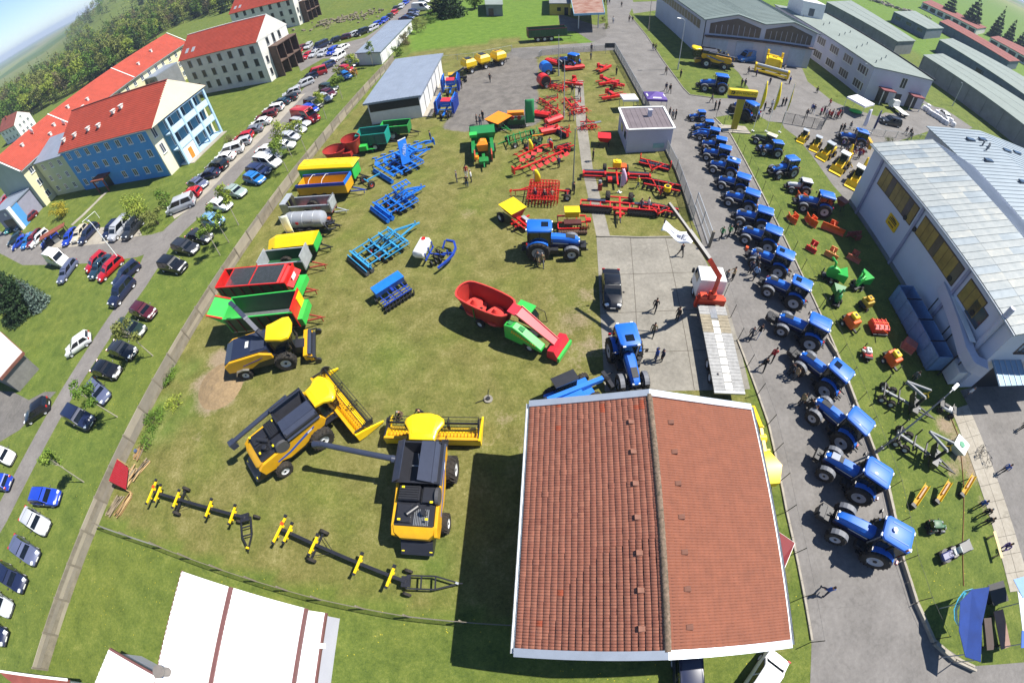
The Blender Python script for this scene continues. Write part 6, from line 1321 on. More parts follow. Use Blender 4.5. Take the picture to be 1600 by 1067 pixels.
def wagons():
 t,L=trailer('long green silage wagon with steel floor and red front wall nearest the forage harvester',(362,492),(468,481),2.4,2.7,2.0,1.3,M_DGR,M_STEEL,M_LGR,7,plain('6d2a24'),2,front=M_RAL,front_h=.4,bar=1.7,barm=plain('8f3324'))
 x0=-L/2;b=B();b.slab([(x0,-1.3,3.3),(x0,1.3,3.3),(x0-1.5,1.3,3.95),(x0-1.5,-1.3,3.95)],.08);g=b.bd('raised_tailgate',M_LGR,t)
 for y in(-1.25,1.2):B().beam((x0,y,3.36),(x0-1.5,y,4.0),.16,.08).bd('red_edge',M_RAL,g)
 for s in(-1,1):B().slab([(x0,s*1.3,3.3),(x0-1.5,s*1.3,3.95),(x0-.1,s*1.3,2.6)],.06).bd('tailgate_side',M_LGR,t)
 B().b6(L/2,L/2+.5,-1.2,1.2,1.3,2.2).bd('front_hopper',M_LGR,t);B().b6(L/2-.02,L/2+.06,.2,1.2,2.2,3.4).bd('yellow_stripe',M_YEL,t)
 t,L=trailer('red topped silage wagon with grille roof and green sides',(352,446),(458,438),2.4,2.6,2.1,1.3,M_DGR,M_STEEL,M_RAL,7,plain('6d2a24'),2,front=M_RAL,front_h=.1,bar=1.9,barm=plain('8f3324'))
 x0,x1=-L/2,L/2;b=B()
 for i in range(26):y=-1.2+i*2.4/25;b.beam((x0+1.2,y,3.44),(x1-.6,y,3.44),.025)
 b.bd('roof_grille',M_STEEL,t,kind='stuff');b=B()
 for x in(x0,x0+1.2,0,x1-.6):b.beam((x,-1.3,3.46),(x,1.3,3.46),.08)
 b.bd('roof_bars',M_RAL,t);B().slab([(x1-.9,-1.3,3.45),(x1-.9,1.3,3.45),(x1+.5,1.2,2.5),(x1+.5,-1.2,2.5)],.1).bd('front_guard',M_RAL,t);B().b6(x1,x1+.9,-1.25,1.25,1.2,1.9).bd('pickup_cover',M_LGR,t);B().b6(x1+.3,x1+.34,-.4,.4,2.6,3.2).bd('white_emblem',M_WHITE,t)
 b=B();b.slab([(x0,-1.3,3.4),(x0,1.3,3.4),(x0-.02,1.3,1.4),(x0-.02,-1.3,1.4)],.06);b.bd('rear_door',M_RAL,t)
 t,L=trailer('green muck spreader with red angled tailgate',(412,410),(480,404),1.8,2.2,1.2,1.2,M_DGR,M_DGR,M_GALV,0,None,1,wr=.8,bar=1.7,front=M_GALV,front_h=.7,barm=plain('8f3324'),rear_h=.4)
 x0=-L/2;B().slab([(x0,-1.2,2.6),(x0,1.2,2.6),(x0-.9,1.2,1.7),(x0-.9,-1.2,1.7)],.08).bd('spreader_hood',M_RAL,t);
 t,L=trailer('green tipper under a yellow peaked tarpaulin',(432,382),(496,375),1.8,2.3,1.1,1.1,M_DGR,M_DGR,None,0,None,1,wr=.7,bar=1.2,front=M_LGR,name='covered_trailer')
 B().loft([[(-L/2-.6,-1.0,2.0),(-L/2-.6,-.1,2.5),(-L/2-.6,.1,2.5),(-L/2-.6,1.0,2.0)],[(-L/2+.4,-1.2,2.2),(-L/2+.4,-.2,2.9),(-L/2+.4,.2,2.9),(-L/2+.4,1.2,2.2)],[(L/2,-1.2,2.2),(L/2,-.2,2.9),(L/2,.2,2.9),(L/2,1.2,2.2)]]).bd('tarpaulin',M_YEL,t)
 t,L=mach('slurry_tanker','pale grey slurry tanker with dark pump gear at its front','tanker',(450,348),(510,345),1.4,'trailers parked along the concrete fence')
 b=B();R_=.95;b.lathe((0,0,1.75),[(.02,-2.7),(.5,-2.62),(.85,-2.4),(R_,-2.1),(R_,2.1),(.85,2.4),(.5,2.62),(.02,2.7)],'X',20);tk=b.bd('tank',mat('tank_grey','a6a9ae',.4,.25,var=.06),t,smooth=True)
 for x in(-1.4,0,1.4):b=B();b.lathe((0,0,1.75),[(R_+.015,x-.05),(R_+.04,x),(R_+.015,x+.05)],'X',20);b.bd('tank_hoop',M_GALV,tk)
 text_part('JOSKIN',.42,mat('print_dark','4a4a52',.6),tk,(.8,-.99,2.0),(R(78),0,0));B().box((-.7,-.95,1.9),(.35,.04,.3),rz=0).bd('red_mark',M_RAL,tk)
 for x in(-.6,.7):
  for s in(-1,1):wheel(t,'wheel',x,s*.95,.6,.45,M_RIM,.5,18,12)
 b=B();b.b6(-2.4,2.6,-.45,.45,.65,.85);b.bd('chassis',M_DARK,t);drawbar(t,2.5,4.1,.8,.8)
 b=B();b.tube([(2.7,-.6,1.2),(3.3,-.9,1.6),(3.6,-.3,1.3),(3.3,.5,1.0)],.12,8);b.b6(2.7,3.3,-.4,.3,1.0,1.5);b.cyl((2.9,.5,.8),(2.9,.5,1.7),.16,n=8);b.tube([(2.6,-.8,1.7),(3.2,-1.1,1.0),(3.9,-.6,.8)],.09,7);b.bd('pump_gear',M_SKB,t);B().box((2.9,.2,1.55),(.3,.3,.2)).bd('pump_motor',M_ORG,t)
 t,L=trailer('bare galvanised muck spreader with deep red worn floor',(458,322),(520,318),1.6,1.9,1.15,.95,M_STEEL,plain('8a4a48'),M_GALV,0,None,1,wr=.85,bar=1.5,front_h=.45,name='muck_spreader',barm=M_GALV,rear_h=None)
 for s in(-1,1):B().slab([(-L/2,s*.95,1.0),(-L/2-1.0,s*1.15,.7),(-L/2-1.0,s*1.15,2.7),(-L/2,s*.95,2.5)],.06).bd('spreader_side',M_STEEL,t)
 B().b6(-L/2-1.0,-L/2-.2,-1.15,1.15,2.6,2.72).bd('spreader_hood',M_GALV,t);b=B()
 for y in(-.4,.4):b.cyl((-L/2-.4,y,.7),(-L/2-.4,y,2.4),.22,n=8)
 b.bd('beater',M_DARK,t);text_part('JOSKIN',.36,M_RAL,t,(1.0,-.985,1.75),(R(80),0,0))
 B().b6(L/2-.1,L/2+.06,-.75,.75,1.2,2.4).bd('front_grid',M_GALV,t)
 t,L=trailer('yellow tipper with blue rolled rim and hoops',(470,289),(545,284),2.0,2.3,1.25,1.15,M_YELD,M_YELD,None,0,None,2,wr=.6,bar=1.8,name='tipper',barm=M_DBL)
 for s in(-1,1):B().beam((-L/2,s*1.18,2.5),(L/2,s*1.18,2.5),.12,.42).bd('blue_rim',M_DBL,t)
 B().b6(L/2-.1,L/2+.03,-1.2,1.2,2.3,2.75).bd('blue_headboard',M_LBL,t)
 for x in(-1.6,.3):b=B();b.tube([(x,-1.15,2.6),(x,-.6,2.95),(x,.6,2.95),(x,1.15,2.6)],.03,6);b.bd('hoop',M_WHITE,t)
 t,L=trailer('tall green wagon under a stiff bright yellow cover',(474,266),(556,262),2.2,2.2,1.6,1.2,M_LGR,M_LGR,None,0,None,2,wr=.6,bar=1.4,name='covered_trailer')
 B().loft([[(-L/2,-1.15,2.82),(L/2,-1.15,2.82),(L/2,1.15,2.82),(-L/2,1.15,2.82)],[(-L/2,-1.15,3.0),(L/2+.3,-1.15,3.0),(L/2+.3,1.15,3.0),(-L/2,1.15,3.0)],[(-L/2+.1,-.8,3.3),(L/2-.1,-.8,3.3),(L/2-.1,.8,3.3),(-L/2+.1,.8,3.3)]]).bd('cover',M_YEL,t)
 c=[o for o in t.children if o.name.startswith('cover')][0]
 for i in range(5):
  for s in(-1,1):B().box((-L/2+.9+i*(L-1.6)/4,s*.5,3.31),(.5,.16,.03)).bd('vent_slot',M_YELD,c)
 t,L=trailer('teal silage trailer with sloping front frame',(560,216),(606,211),1.8,2.5,1.6,1.1,mat('teal_dark','1c5a55',.5,var=.12),M_TAN,M_TAN,4,mat('teal_dark','1c5a55'),2,wr=.6,bar=1.4,front=M_TAN,name='silage_trailer')
 t,L=trailer('dark green muck spreader beside the open shed',(596,202),(640,198),1.6,2.2,1.2,1.1,M_DGR,M_GRN,M_LGR,5,M_DGR,1,wr=.8,bar=1.3,front=M_GRN,name='muck_spreader')
 t,L=trailer('long maroon and green tipper on three axles at the top of the meadow',(824,52),(884,48),2.0,2.5,1.7,1.2,M_DGR,plain('4a2a26'),mat('maroon_rail','5a2226',.5),8,M_DGR,3,wr=.62,bar=1.4,front=M_DGR,name='tipper',grp='trailers')
wagons()
def red_tubs():
 for i,(tl,ns,lab,L_)in enumerate((((506,238),(540,234),'low round red feeder tub beside the yellow covered wagon',4.6),((536,228),(564,224),'taller round red feeder tub with green drawbar',4.4))):
  t,L=mach('feeder_mixer',lab,'feeder',tl,ns,1.8);W=1.5;H=2.0 if i==0 else 2.7
  def ring(k,z,n=18):return[(L/2*k*math.cos(a),W*k*math.sin(a)*(1.0),z)for a in[2*math.pi*j/n for j in range(n)]]
  b=B();b.loft([ring(.72,.7),ring(1,H)],cap=False);b.loft([ring(.97,H),ring(.7,.78)],cap=False);b.poly(ring(.71,.76));b.bd('tub',M_REDD,t,smooth=True)
  b=B();b.loft([ring(.99,H),ring(1.04,H+.02),ring(1.04,H+.14),ring(.98,H+.14)],cap=False);b.bd('rim',M_REDD,t)
  b=B();b.cyl((0,0,.75),(0,0,H-.5),.6,.1,n=12);b.bd('auger',M_RAL,t)
  for s in(-1,1):wheel(t,'wheel',0,s*.95,.45,.35,M_RIM,.55,14)
  drawbar(t,L/2*.7,L/2+1.6,.8,.8,M_LGR if i else M_DARK);B().b6(L/2*.8,L/2+.8,-.6,.6,.8,1.5).bd('gear_cover',M_LGR if i else M_REDD,t)
red_tubs()
def mixer():
 a,b_=P(712,462,2.8),P(800,466,2.8);t,_=mach('feed_mixer','self loading feed mixer with oval red tub and green bonnets in mid yard','mixer',(722,462),(862,524),1.8)
 cx=-1.9;n=28
 def ring(kx,ky,z):
  out=[]
  for j in range(n):
   th=2*math.pi*j/n;c,s=math.cos(th),math.sin(th);out.append((cx+(1.55*(1 if c>0 else-1)*min(1,abs(c)*2)if abs(c)>.02 else 0)*kx+c*1.15*kx,s*1.25*ky,z))
  return out
 b=B();b.loft([ring(.8,.66,.75),ring(1,1,2.75)],cap=False);b.loft([ring(.985,.97,2.75),ring(.78,.62,.8)],cap=False);tb=b.bd('tub',M_REDD,t,smooth=True)
 b=B();b.loft([ring(.985,.97,2.7),ring(1.03,1.05,2.72),ring(1.03,1.05,2.86),ring(.97,.95,2.86)],cap=False);b.bd('tub_rim',mat('rim_red','c23a33',.5,var=.06),tb)
 B().loft([ring(.79,.64,.74),ring(.79,.64,.80)]).bd('tub_floor',M_RIN,tb)
 for x in(-3.1,-.9):
  b=B();b.cyl((x,0,.8),(x,0,2.0),.95,.12,n=16);b.cyl((x,0,1.1),(x,0,1.14),1.0,n=16);b.cyl((x,0,1.5),(x,0,1.53),.7,n=16);q=b.bd('mixing_auger',mat('auger_red','d2453c',.5,var=.06),tb)
  for k in range(3):a_=k*2.1;B().box((x+.6*math.cos(a_),.6*math.sin(a_),1.3),(.4,.12,.05),rz=a_).bd('knife',M_DARK,q)
 B().b6(-4.6,3.0,-.5,.5,.5,.72).bd('chassis',M_DARK,t)
 B().b6(-2.4,-2.34,-1.2,-1.1,1.0,2.6).bd('side_strip',M_GRN,tb)
 for s in(-1,1):wheel(t,'rear_wheel',-2.0,s*.95,.45,.32,M_RIM,.5,16);wheel(t,'front_wheel',3.0,s*1.0,.48,.38,M_RIM,.5,16,12)
 B().ext([(.75,.7),(.75,2.3),(1.6,2.5),(2.4,2.2),(4.2,1.2),(4.2,.85),(3.5,.9),(2.6,1.1),(2.4,.7)],-1.35,-.6).bd('engine_bonnet',M_LGR,t,bev=.05)
 for k in range(2):B().box((1.25+k*1.0,-.95,2.46-k*.15),(.5,.4,.03),ry=.15).bd('bonnet_louvre',M_GRN,t)
 my=mat('lettering_yellow','c9a81c',.5,var=.1);b=B();[b.box((1.55+i*.19,-1.36,1.95-i*.05),(.12,.02,.34-i*.012),ry=R(14))for i in range(12)];b.bd('lettering',my,t,kind='stuff')
 cb=B();cb.ext([(.9,.8),(.9,2.6),(2.0,2.6),(2.5,1.9),(2.5,.8)],.62,1.35);cb.bd('cab',M_CABGLASS,t);B().b6(.75,2.2,.55,1.42,2.6,2.72).bd('cab_roof',M_LGR,t);b=B();b.tube([(2.2,1.4,2.5),(2.9,1.6,2.2),(3.2,1.5,1.2),(2.6,1.38,1.0)],.03,5);b.tube([(2.6,.6,1.9),(3.1,.6,1.7),(3.2,.6,1.0)],.03,5);b.bd('cab_guard',M_DARK,t)
 B().slab([(.6,-.5,3.0),(.6,.5,3.0),(1.4,.55,2.95),(1.4,-.55,2.95)],.1).bd('chute_mouth',mat('chute_red','c92b3a',.45,var=.06),t)
 B().slab([(1.4,-.5,2.95),(1.4,.5,2.95),(4.9,.35,1.0),(4.9,-.35,1.0)],.12).bd('loading_chute',mat('chute_red','c92b3a'),t)
 for s in(-1,1):B().slab([(1.4,s*.5,2.98),(4.9,s*.36,1.02),(4.9,s*.36,1.25),(1.4,s*.5,3.2)],.05).bd('chute_side',mat('chute_red','c92b3a'),t)
 B().ext([(4.6,.2),(4.6,1.1),(5.2,1.3),(5.6,.5),(5.6,.2)],-1.05,1.05).bd('milling_head',mat('chute_red','c92b3a'),t);B().b6(5.55,5.75,-1.1,1.1,.25,.75).bd('cutter_edge',M_LGR,t)
mixer()
# --- cultivators, harrows, ploughs, drills
def cultivator(lab,tail,nose,z,W,m,rollers=2,wheels=True,tank=None,rollm=None,tall=None,dark=M_DARK,tn=12,cat='cultivator',name='cultivator'):
 t,L=mach(name,lab,cat,tail,nose,z);x0,x1=-L/2,L/2;w=W/2
 f=B();xs=[x0+.7,x0+L*.36,x0+L*.52,x0+L*.66]
 for x in xs:f.beam((x,-w,.95),(x,w,.95),.16,.12)
 for x in np.linspace(xs[0]+.35,xs[-1]-.2,5):f.beam((x,-w*.9,.78),(x,w*.9,.78),.1)
 for y in np.linspace(-w,w,7):f.beam((xs[1]-.5,y,.72),(xs[-1]+.1,y,.7),.08)
 for y in(-w*.85,-w*.35,w*.35,w*.85):f.beam((xs[0],y,.97),(xs[-1],y,.97),.1)
 f.beam((xs[-1],-w*.35,1.0),(x1-.5,0,.8),.14);f.beam((xs[-1],w*.35,1.0),(x1-.5,0,.8),.14);f.beam((x1-.7,0,.8),(x1,0,.7),.14);f.beam((x1-.5,0,.75),(x1-.5,0,1.25),.1)
 f.beam((xs[1],-w*.3,1.0),(xs[-1],0,1.6),.1);f.beam((xs[1],w*.3,1.0),(xs[-1],0,1.6),.1);f.beam((xs[-1],0,1.6),(x1-.6,0,.95),.1)
 f.bd('frame',m,t)
 for i,x in enumerate(xs[1:]):row_of_tines(t,x,-w+.1,w-.1,tn,.92,m if i%2 else dark)
 for x in(xs[1]+.2,xs[2]+.2):row_of_discs(t,x,-w+.1,w-.1,tn,.26,dark)
 row_of_discs(t,xs[1]-.45,-w+.1,w-.1,tn+2,.24,dark)
 for k in range(rollers):
  for s in(-1,1):roller(t,x0+.3+k*.62,s*.06,s*w,.28,rollm or m,9)
  B().beam((x0+.3+k*.62,-w,.62),(x0+.3+k*.62,w,.62),.08,.2).bd('roller_frame',m,t)
 if wheels:
  for s in(-1,1):wheel(t,'wheel',x0+L*.30,s*w*.42,.48,.4,mat('red_rim','a8322a',.5),.5,18,12)
 h=B()
 for s in(-1,1):h.tube([(xs[1],s*w*.4,1.0),(xs[1]+.1,s*w*.75,1.35),(xs[1]+.2,s*w*.9,1.0)],.03,5);h.cyl((xs[1]+.1,s*w*.2,1.1),(xs[2],s*w*.2,1.4),.06,n=6)
 h.bd('hydraulics',M_DARK,t)
 return t,L
def blue_tools():
 t,L=cultivator('pale blue trailed cultivator with black ring rollers, lowest of the blue machines on wheels',(553,412),(655,347),.8,3.9,M_CBL,2,True,None,mat('ring_roller','4a4d52',.5,var=.2))
 t,L=cultivator('blue cultivator with folded disc wings, middle of the three blue ones',(588,332),(664,290),.8,3.9,M_LBL,2,True,None,M_LBL)
 for s in(-1,1):b=B();[b.beam((L*.0+i*.5,s*.7,1.5),(L*.0+i*.5,s*1.7,1.75),.1)for i in range(5)];b.beam((0,s*1.0,1.55),(2.0,s*1.0,1.55),.12);b.beam((0,s*1.6,1.75),(2.0,s*1.6,1.75),.12);b.bd('folded_wing',M_LBL,t)
 t,L=cultivator('blue folding seedbed machine with an upright lettered wing panel',(594,272),(672,232),.8,4.6,M_LBL,1,False,None,M_LBL,tn=10)
 B().slab([(-1.2,-1.1,1.0),(.1,-1.1,1.0),(.6,-.2,4.0),(-.6,-.2,4.0)],.12).bd('wing_panel',M_LBL,t);p=[o for o in t.children if o.name.startswith('wing_panel')][0]
 text_part('LEMKEN',.62,M_WHITE,p,(-.32,-.78,2.45),(R(73),R(-72),0));B().beam((.6,-.2,4.02),(-.6,-.2,4.02),.1).bd('panel_edge',M_WHITE,p)
 b=B();[b.b6(-.2+i*.55,.1+i*.55,.3,2.2,1.0,1.35)for i in range(5)];b.beam((-.2,.3,1.3),(2.4,.3,1.3),.12);b.bd('tool_gang',M_LBL,t);b=B();[b.b6(-2.2,-1.9,-2.2+i*.9,-1.6+i*.9,.5,.9)for i in range(5)];b.bd('packer_gang',M_LBL,t)
 b=B();b.beam((-L/2,0,.9),(-L/2-1.9,.3,.7),.14);b.beam((-L/2-1.9,-.9,.6),(-L/2-1.9,1.5,.6),.12);b.bd('rear_axle_arm',M_CBL,t)
 for s in(-.75,1.35):wheel(t,'wheel',-L/2-1.9,s,.48,.4,mat('red_rim','a8322a'),.5,18,12)
 # ploughs: a beam with paired reversible bodies
 def plough(lab,tail,nose,z,n,m,wheelx=-.3,cat='plough'):
  t,L=mach('plough',lab,cat,tail,nose,z);f=B();f.beam((-L/2,-.55,1.0),(L/2-1.2,.35,1.0),.18);f.beam((L/2-1.2,.35,1.0),(L/2,0,.85),.2);f.beam((L/2-1.4,-.4,1.0),(L/2-.1,-.05,.8),.12);f.b6(L/2-.15,L/2,-.35,.35,.4,1.3);f.bd('beam',m,t)
  for i in range(n):
   k=i/max(1,n-1);x=-L/2+.2+k*(L-2.4);y=-.55+.8*k
   for s in(-1,1):
    b=B();b.beam((x,y,1.0),(x-.1,y+s*.75,1.0+s*-.05),.09);b.slab([(x-.35,y+s*.65,1.25),(x+.35,y+s*.85,1.0),(x+.1,y+s*1.05,.75),(x-.55,y+s*.95,.9)],.05);b.bd('plough_body',m,t)
  wheel(t,'wheel',-L/2+L*.35,-.95,.4,.26,M_RIM,.5,16)
  return t
 plough('long blue reversible plough beside the lettered blue machine',(585,250),(678,220),.9,6,M_LBL)
 plough('long red reversible plough farther from the tine harrow',(806,244),(862,226),.9,4,M_RAL)
 plough('longest red reversible plough between the yellow flag and the tine harrow',(884,240),(801,266),.9,6,M_RAL)
 # seed drill
 t,L=mach('seed_drill','blue box seed drill with black coulters, alone at the lower left of the machines','seed drill',(598,440),(628,470),.7);L=2.2;w=1.55
 b=B();b.loft([[(-.9,-w,1.0),(-.9,w,1.0),(-.25,w,.7),(-.25,-w,.7)],[(-1.1,-w,1.45),(-1.1,w,1.45),(0,w,1.45),(0,-w,1.45)]]);b.bd('hopper',M_LBL,t);B().slab([(-1.12,-w-.02,1.47),(.02,-w-.02,1.47),(.02,w+.02,1.52),(-1.12,w+.02,1.52)],.05).bd('hopper_lid',M_LBL,t)
 f=B();
 for x in(.35,.75,1.1):f.beam((x,-w,.65),(x,w,.65),.09)
 for y in(-1.2,-.4,.4,1.2):f.beam((-.4,y,.7),(1.1,y,.66),.08)
 f.b6(-.2,.4,-.12,.12,.9,1.1);f.bd('frame',M_DBL,t);row_of_discs(t,1.3,-w,w,9,.28,M_DARK,'coulter_row');row_of_discs(t,.8,-w,w,11,.22,M_DARK,'coulter_row')
 for s in(-1,1):wheel(t,'wheel',-.5,s*(w+.1),.36,.16,M_RIM,.5,14)
 # mounted sprayer
 t,L=mach('field_sprayer','white tank sprayer with deep blue folded frame','sprayer',(655,392),(692,396),.9)
 b=B();b.loft([[(-1.3,-1.05,.9),(-.4,-1.05,.9),(-.4,1.05,.9),(-1.3,1.05,.9)],[(-1.45,-1.2,1.3),(-.3,-1.2,1.3),(-.3,1.2,1.3),(-1.45,1.2,1.3)],[(-1.4,-1.15,1.75),(-.4,-1.15,1.75),(-.4,1.15,1.75),(-1.4,1.15,1.75)],[(-1.2,-1.0,1.9),(-.6,-1.0,1.9),(-.6,1.0,1.9),(-1.2,1.0,1.9)]]);tk=b.bd('tank',M_WHITE,t,smooth=True,bev=.05)
 B().cyl((-.9,.75,1.88),(-.9,.75,1.98),.22,n=12).bd('tank_lid',M_RAL,tk);B().lathe((-.88,0,1.3),[(1.0,-.1)],'Z',4).bd('strap',M_DBL,tk)
 f=B();f.beam((-.2,-1.1,.7),(-.2,1.1,.7),.14);f.beam((-.2,0,.7),(1.5,0,.7),.14)
 for y in(-.9,0,.9):f.beam((-.2,y,.6),(-.2,y,1.5),.1)
 pts=[(.9,2.1,.8),(1.8,1.9,.9),(2.3,1.0,.9),(2.35,0,.9),(2.0,-.9,.8),(1.4,-1.9,.7)]
 for p,q in zip(pts[:-1],pts[1:]):f.beam(p,q,.2)
 f.beam((1.2,.2,.7),(2.35,.2,.9),.16);f.beam((.9,.9,.7),(1.0,1.6,1.2),.14);f.beam((1.9,-.2,.9),(1.9,-.2,1.6),.12);f.bd('frame',M_DBL,t)
 g=B();[g.cyl((.3+(i%3)*.35,-1.1+i*.3,.35),(.36+(i%3)*.35,-1.0+i*.3,.35),.3,n=12)for i in range(7)];[g.tube([(.2,-.8+i*.4,.9),(.7,-.6+i*.4,1.2),(1.2,-.5+i*.4,.7)],.035,5)for i in range(4)];g.bd('hoses_and_coulters',M_DARK,t,kind='stuff')
 # blue and red folding drills by the open shed
 for i,(tl,ns,lab)in enumerate((((699,170),(710,108),'tall blue folded seed drill with red hopper lid, upper one by the open shed'),((688,190),(708,150),'blue folded seed drill with red hopper lid, lower one by the open shed'))):
  t,L=mach('folded_drill',lab,'seed drill',tl,ns,.8);L=max(3.5,min(L,6));B().b6(-.6,1.0,-.75,.75,1.2,2.1).bd('hopper',M_LBL,t);B().slab([(-.6,-.78,2.12),(1.0,-.78,2.12),(1.0,.78,2.2),(-.6,.78,2.2)],.06).bd('hopper_lid',mat('lid_red','c22a3a',.5),t)
  f=B();f.b6(-L/2,L/2,-.12,.12,.7,.9)
  for s in(-1,1):f.beam((-1.6,s*1.2,.6),(-1.6,s*1.2,2.8),.14);f.beam((1.6,s*1.2,.6),(1.6,s*1.2,2.8),.14);f.beam((-1.6,s*1.2,2.7),(1.6,s*1.2,2.7),.14);f.beam((-1.6,s*1.2,.8),(1.6,s*1.2,.8),.14)
  f.beam((-1.6,-1.2,1.2),(-1.6,1.2,1.2),.14);f.bd('frame',M_LBL,t);g=B();[g.b6(-1.7+.55*k,-1.4+.55*k,s*1.25,s*1.55,.5,2.5)for k in range(7)for s in(-1,1)];g.bd('folded_gang',M_DBL,t,kind='stuff')
  for s in(-1,1):wheel(t,'wheel',-1.9,s*.6,.45,.4,M_RIM,.5,16)
  text_part('LEMKEN',.3,M_WHITE,t,(-.62,0,1.6),(R(90),0,R(-90)))
blue_tools()
def red_tools():
# dense red tine harrow
 t,L=mach('tine_harrow','dense bright red tine harrow with two black wheels, by the lamp post','harrow',(888,300),(812,297),.8);f=B();w=2.0
 for i in range(10):x=-1.5+i*.36;f.beam((x,-w,.9),(x,w,.9),.08)
 for y in np.linspace(-w,w,7):f.beam((-1.5,y,.98),(1.75,y,.98),.08)
 f.bd('frame',M_RAL,t);g=B()
 for i in range(10):
  for j in range(12):x=-1.5+i*.36;y=-w+.15+j*(2*w-.3)/11+(i%2)*.15;g.tube([(x,y,.9),(x-.14,y,1.1),(x-.2,y,.6),(x-.05,y,.1)],.035,4)
 g.bd('tines',M_RAL,t,kind='stuff');f=B();f.beam((1.75,0,.9),(3.6,0,.7),.14);f.beam((1.75,-.5,.95),(2.8,0,.8),.1);f.beam((3.3,0,.7),(3.3,0,.1),.08);f.beam((-1.5,0,.95),(-2.9,0,.9),.14);f.beam((-2.7,-.7,.6),(-2.7,.7,.6),.12);f.bd('drawbar',M_RAL,t)
 for s in(-1,1):wheel(t,'wheel',-2.7,s*.6,.42,.36,M_RIM,.5,16)
 # red drills with yellow tarpaulins beside the blue tractor
 t,L=mach('seed_drill','red trailed drill under a yellow sheet, left of the lone blue tractor','seed drill',(790,322),(828,352),1.0);f=B();f.b6(-2.2,2.0,-.25,.25,.6,.85);f.beam((.5,-1.2,.7),(.5,1.2,.7),.14);f.beam((1.0,-1.1,.6),(1.6,1.1,.6),.14);f.beam((.2,-.9,1.0),(2.3,-.5,.7),.1);f.bd('frame',M_RAL,t)
 B().loft([[(-1.7,-.5,.8),(.1,-.5,.8),(.1,.5,.8),(-1.7,.5,.8)],[(-2.0,-.95,1.7),(.3,-.95,1.7),(.3,.95,1.7),(-2.0,.95,1.7)]]).bd('hopper',M_REDD,t);B().slab([(-2.05,-1.0,1.75),(.35,-1.0,1.75),(.35,1.0,1.85),(-2.05,1.0,1.85)],.07).bd('yellow_sheet',M_YEL,t)
 for s in(-1,1):wheel(t,'wheel',-1.4,s*1.25,.55,.35,M_RIM,.5,18,12)
 row_of_discs(t,.9,-1.2,1.2,9,.22);b=B();b.cyl((-2.2,.8,1.0),(-2.2,.8,2.6),.03,n=5);b.box((-2.2,.8,2.65),(.05,.3,.3));b.bd('warning_plate',M_RAL,t);B().b6(.5,2.0,.1,.5,1.0,1.1).bd('step_board',M_GALV,t)
 t,L=mach('seed_drill','red mounted drill with a yellow lidded hopper, right of the lone blue tractor','seed drill',(892,330),(896,362),.8);w=1.5
 B().b6(-1.0,.0,-.75,.75,1.2,1.9).bd('hopper',M_YEL,t,bev=.06);B().b6(-1.05,.05,-.8,.8,1.9,1.98).bd('hopper_lid',M_YEL,t);f=B();f.beam((-.9,-w,.8),(-.9,w,.8),.14);f.beam((.2,-w,.8),(.2,w,.8),.14);f.beam((1.0,-w,.6),(1.0,w,.6),.14);[f.beam((-.9,y,.8),(1.0,y,.62),.1)for y in(-w,-.5,.5,w)];f.box((0,w+.2,.9),(.5,.5,.3));f.bd('frame',M_RAL,t)
 row_of_discs(t,.6,-w,w,10,.26);roller(t,1.2,-w,w,.26,plain('5a4030'),12);B().b6(.1,.9,-.9,.9,.9,1.15).bd('dark_housing',plain('4d1f1c'),t)
 f=B();[f.cyl((.9,.9+.25*k,.7),(.9,.95+.25*k,.7),.3,n=12)for k in range(4)];f.bd('rust_discs',plain('8a5a2a'),t,kind='stuff')
 # wide red machines right of the path
 t,L=mach('folding_roller','wide red machine with four long black rollers and a yellow seed tank','roller',(962,258),(965,282),.8);w=4.0
 f=B();f.beam((.2,-w,.8),(.2,w,.8),.16);f.beam((.7,-w,.6),(.7,w,.6),.12);f.beam((-1.2,0,.8),(2.6,0,.7),.18);f.beam((-1.0,-1.0,.7),(-1.0,1.0,.7),.14);[f.b6(.1,.8,y-.1,y+.1,.5,1.0)for y in(-w,-1.4,1.4,w)];f.bd('frame',M_RAL,t)
 for y0,y1 in((-w,-1.5),(1.5,w)):roller(t,-.3,y0,y1,.42,M_SLT,18)
 roller(t,.9,-1.3,-.1,.4,M_SKB,8);roller(t,.9,.1,1.3,.4,M_SKB,8)
 for s in(-1,1):wheel(t,'wheel',-1.5,s*1.35,.5,.42,M_RIM,.45,18,12)
 b=B();b.b6(-1.1,-.3,-.5,.5,1.2,2.0);b.cyl((-.7,0,2.0),(-.7,0,2.12),.3,n=12);b.bd('seed_tank',M_YEL,t,bev=.06);B().b6(-1.3,-.3,.55,1.2,.9,1.4).bd('fan_box',M_ORG,t);b=B();[b.box((1.6,s*.9,.8),(.7,.5,.3))for s in(-1,1)];b.bd('pink_end_plate',M_RAL,t)
 t,L=mach('disc_harrow','wide red disc harrow with two big black transport wheels','disc harrow',(968,306),(969,330),.8);w=4.3
 f=B();f.beam((.0,-w,.85),(.0,w,.85),.18);f.beam((.7,-w*.95,.7),(.7,w*.95,.7),.14);[f.beam((0,y,.85),(.7,y,.7),.12)for y in np.linspace(-w,w,9)];f.beam((-1.2,0,.8),(2.6,0,.7),.2);f.beam((-1.2,-1.2,.75),(-1.2,1.2,.75),.14);f.beam((1.0,-.8,.7),(1.0,.8,.7),.25);f.beam((1.8,-.5,.7),(1.8,.5,.7),.2);f.bd('frame',M_RAL,t)
 for y0,y1 in((-w,-1.0),(1.0,w)):row_of_discs(t,.35,y0,y1,13,.3);row_of_discs(t,1.0,y0,y1,13,.3)
 for s in(-1,1):wheel(t,'wheel',-1.5,s*1.3,.6,.5,M_RIM,.42,20,14)
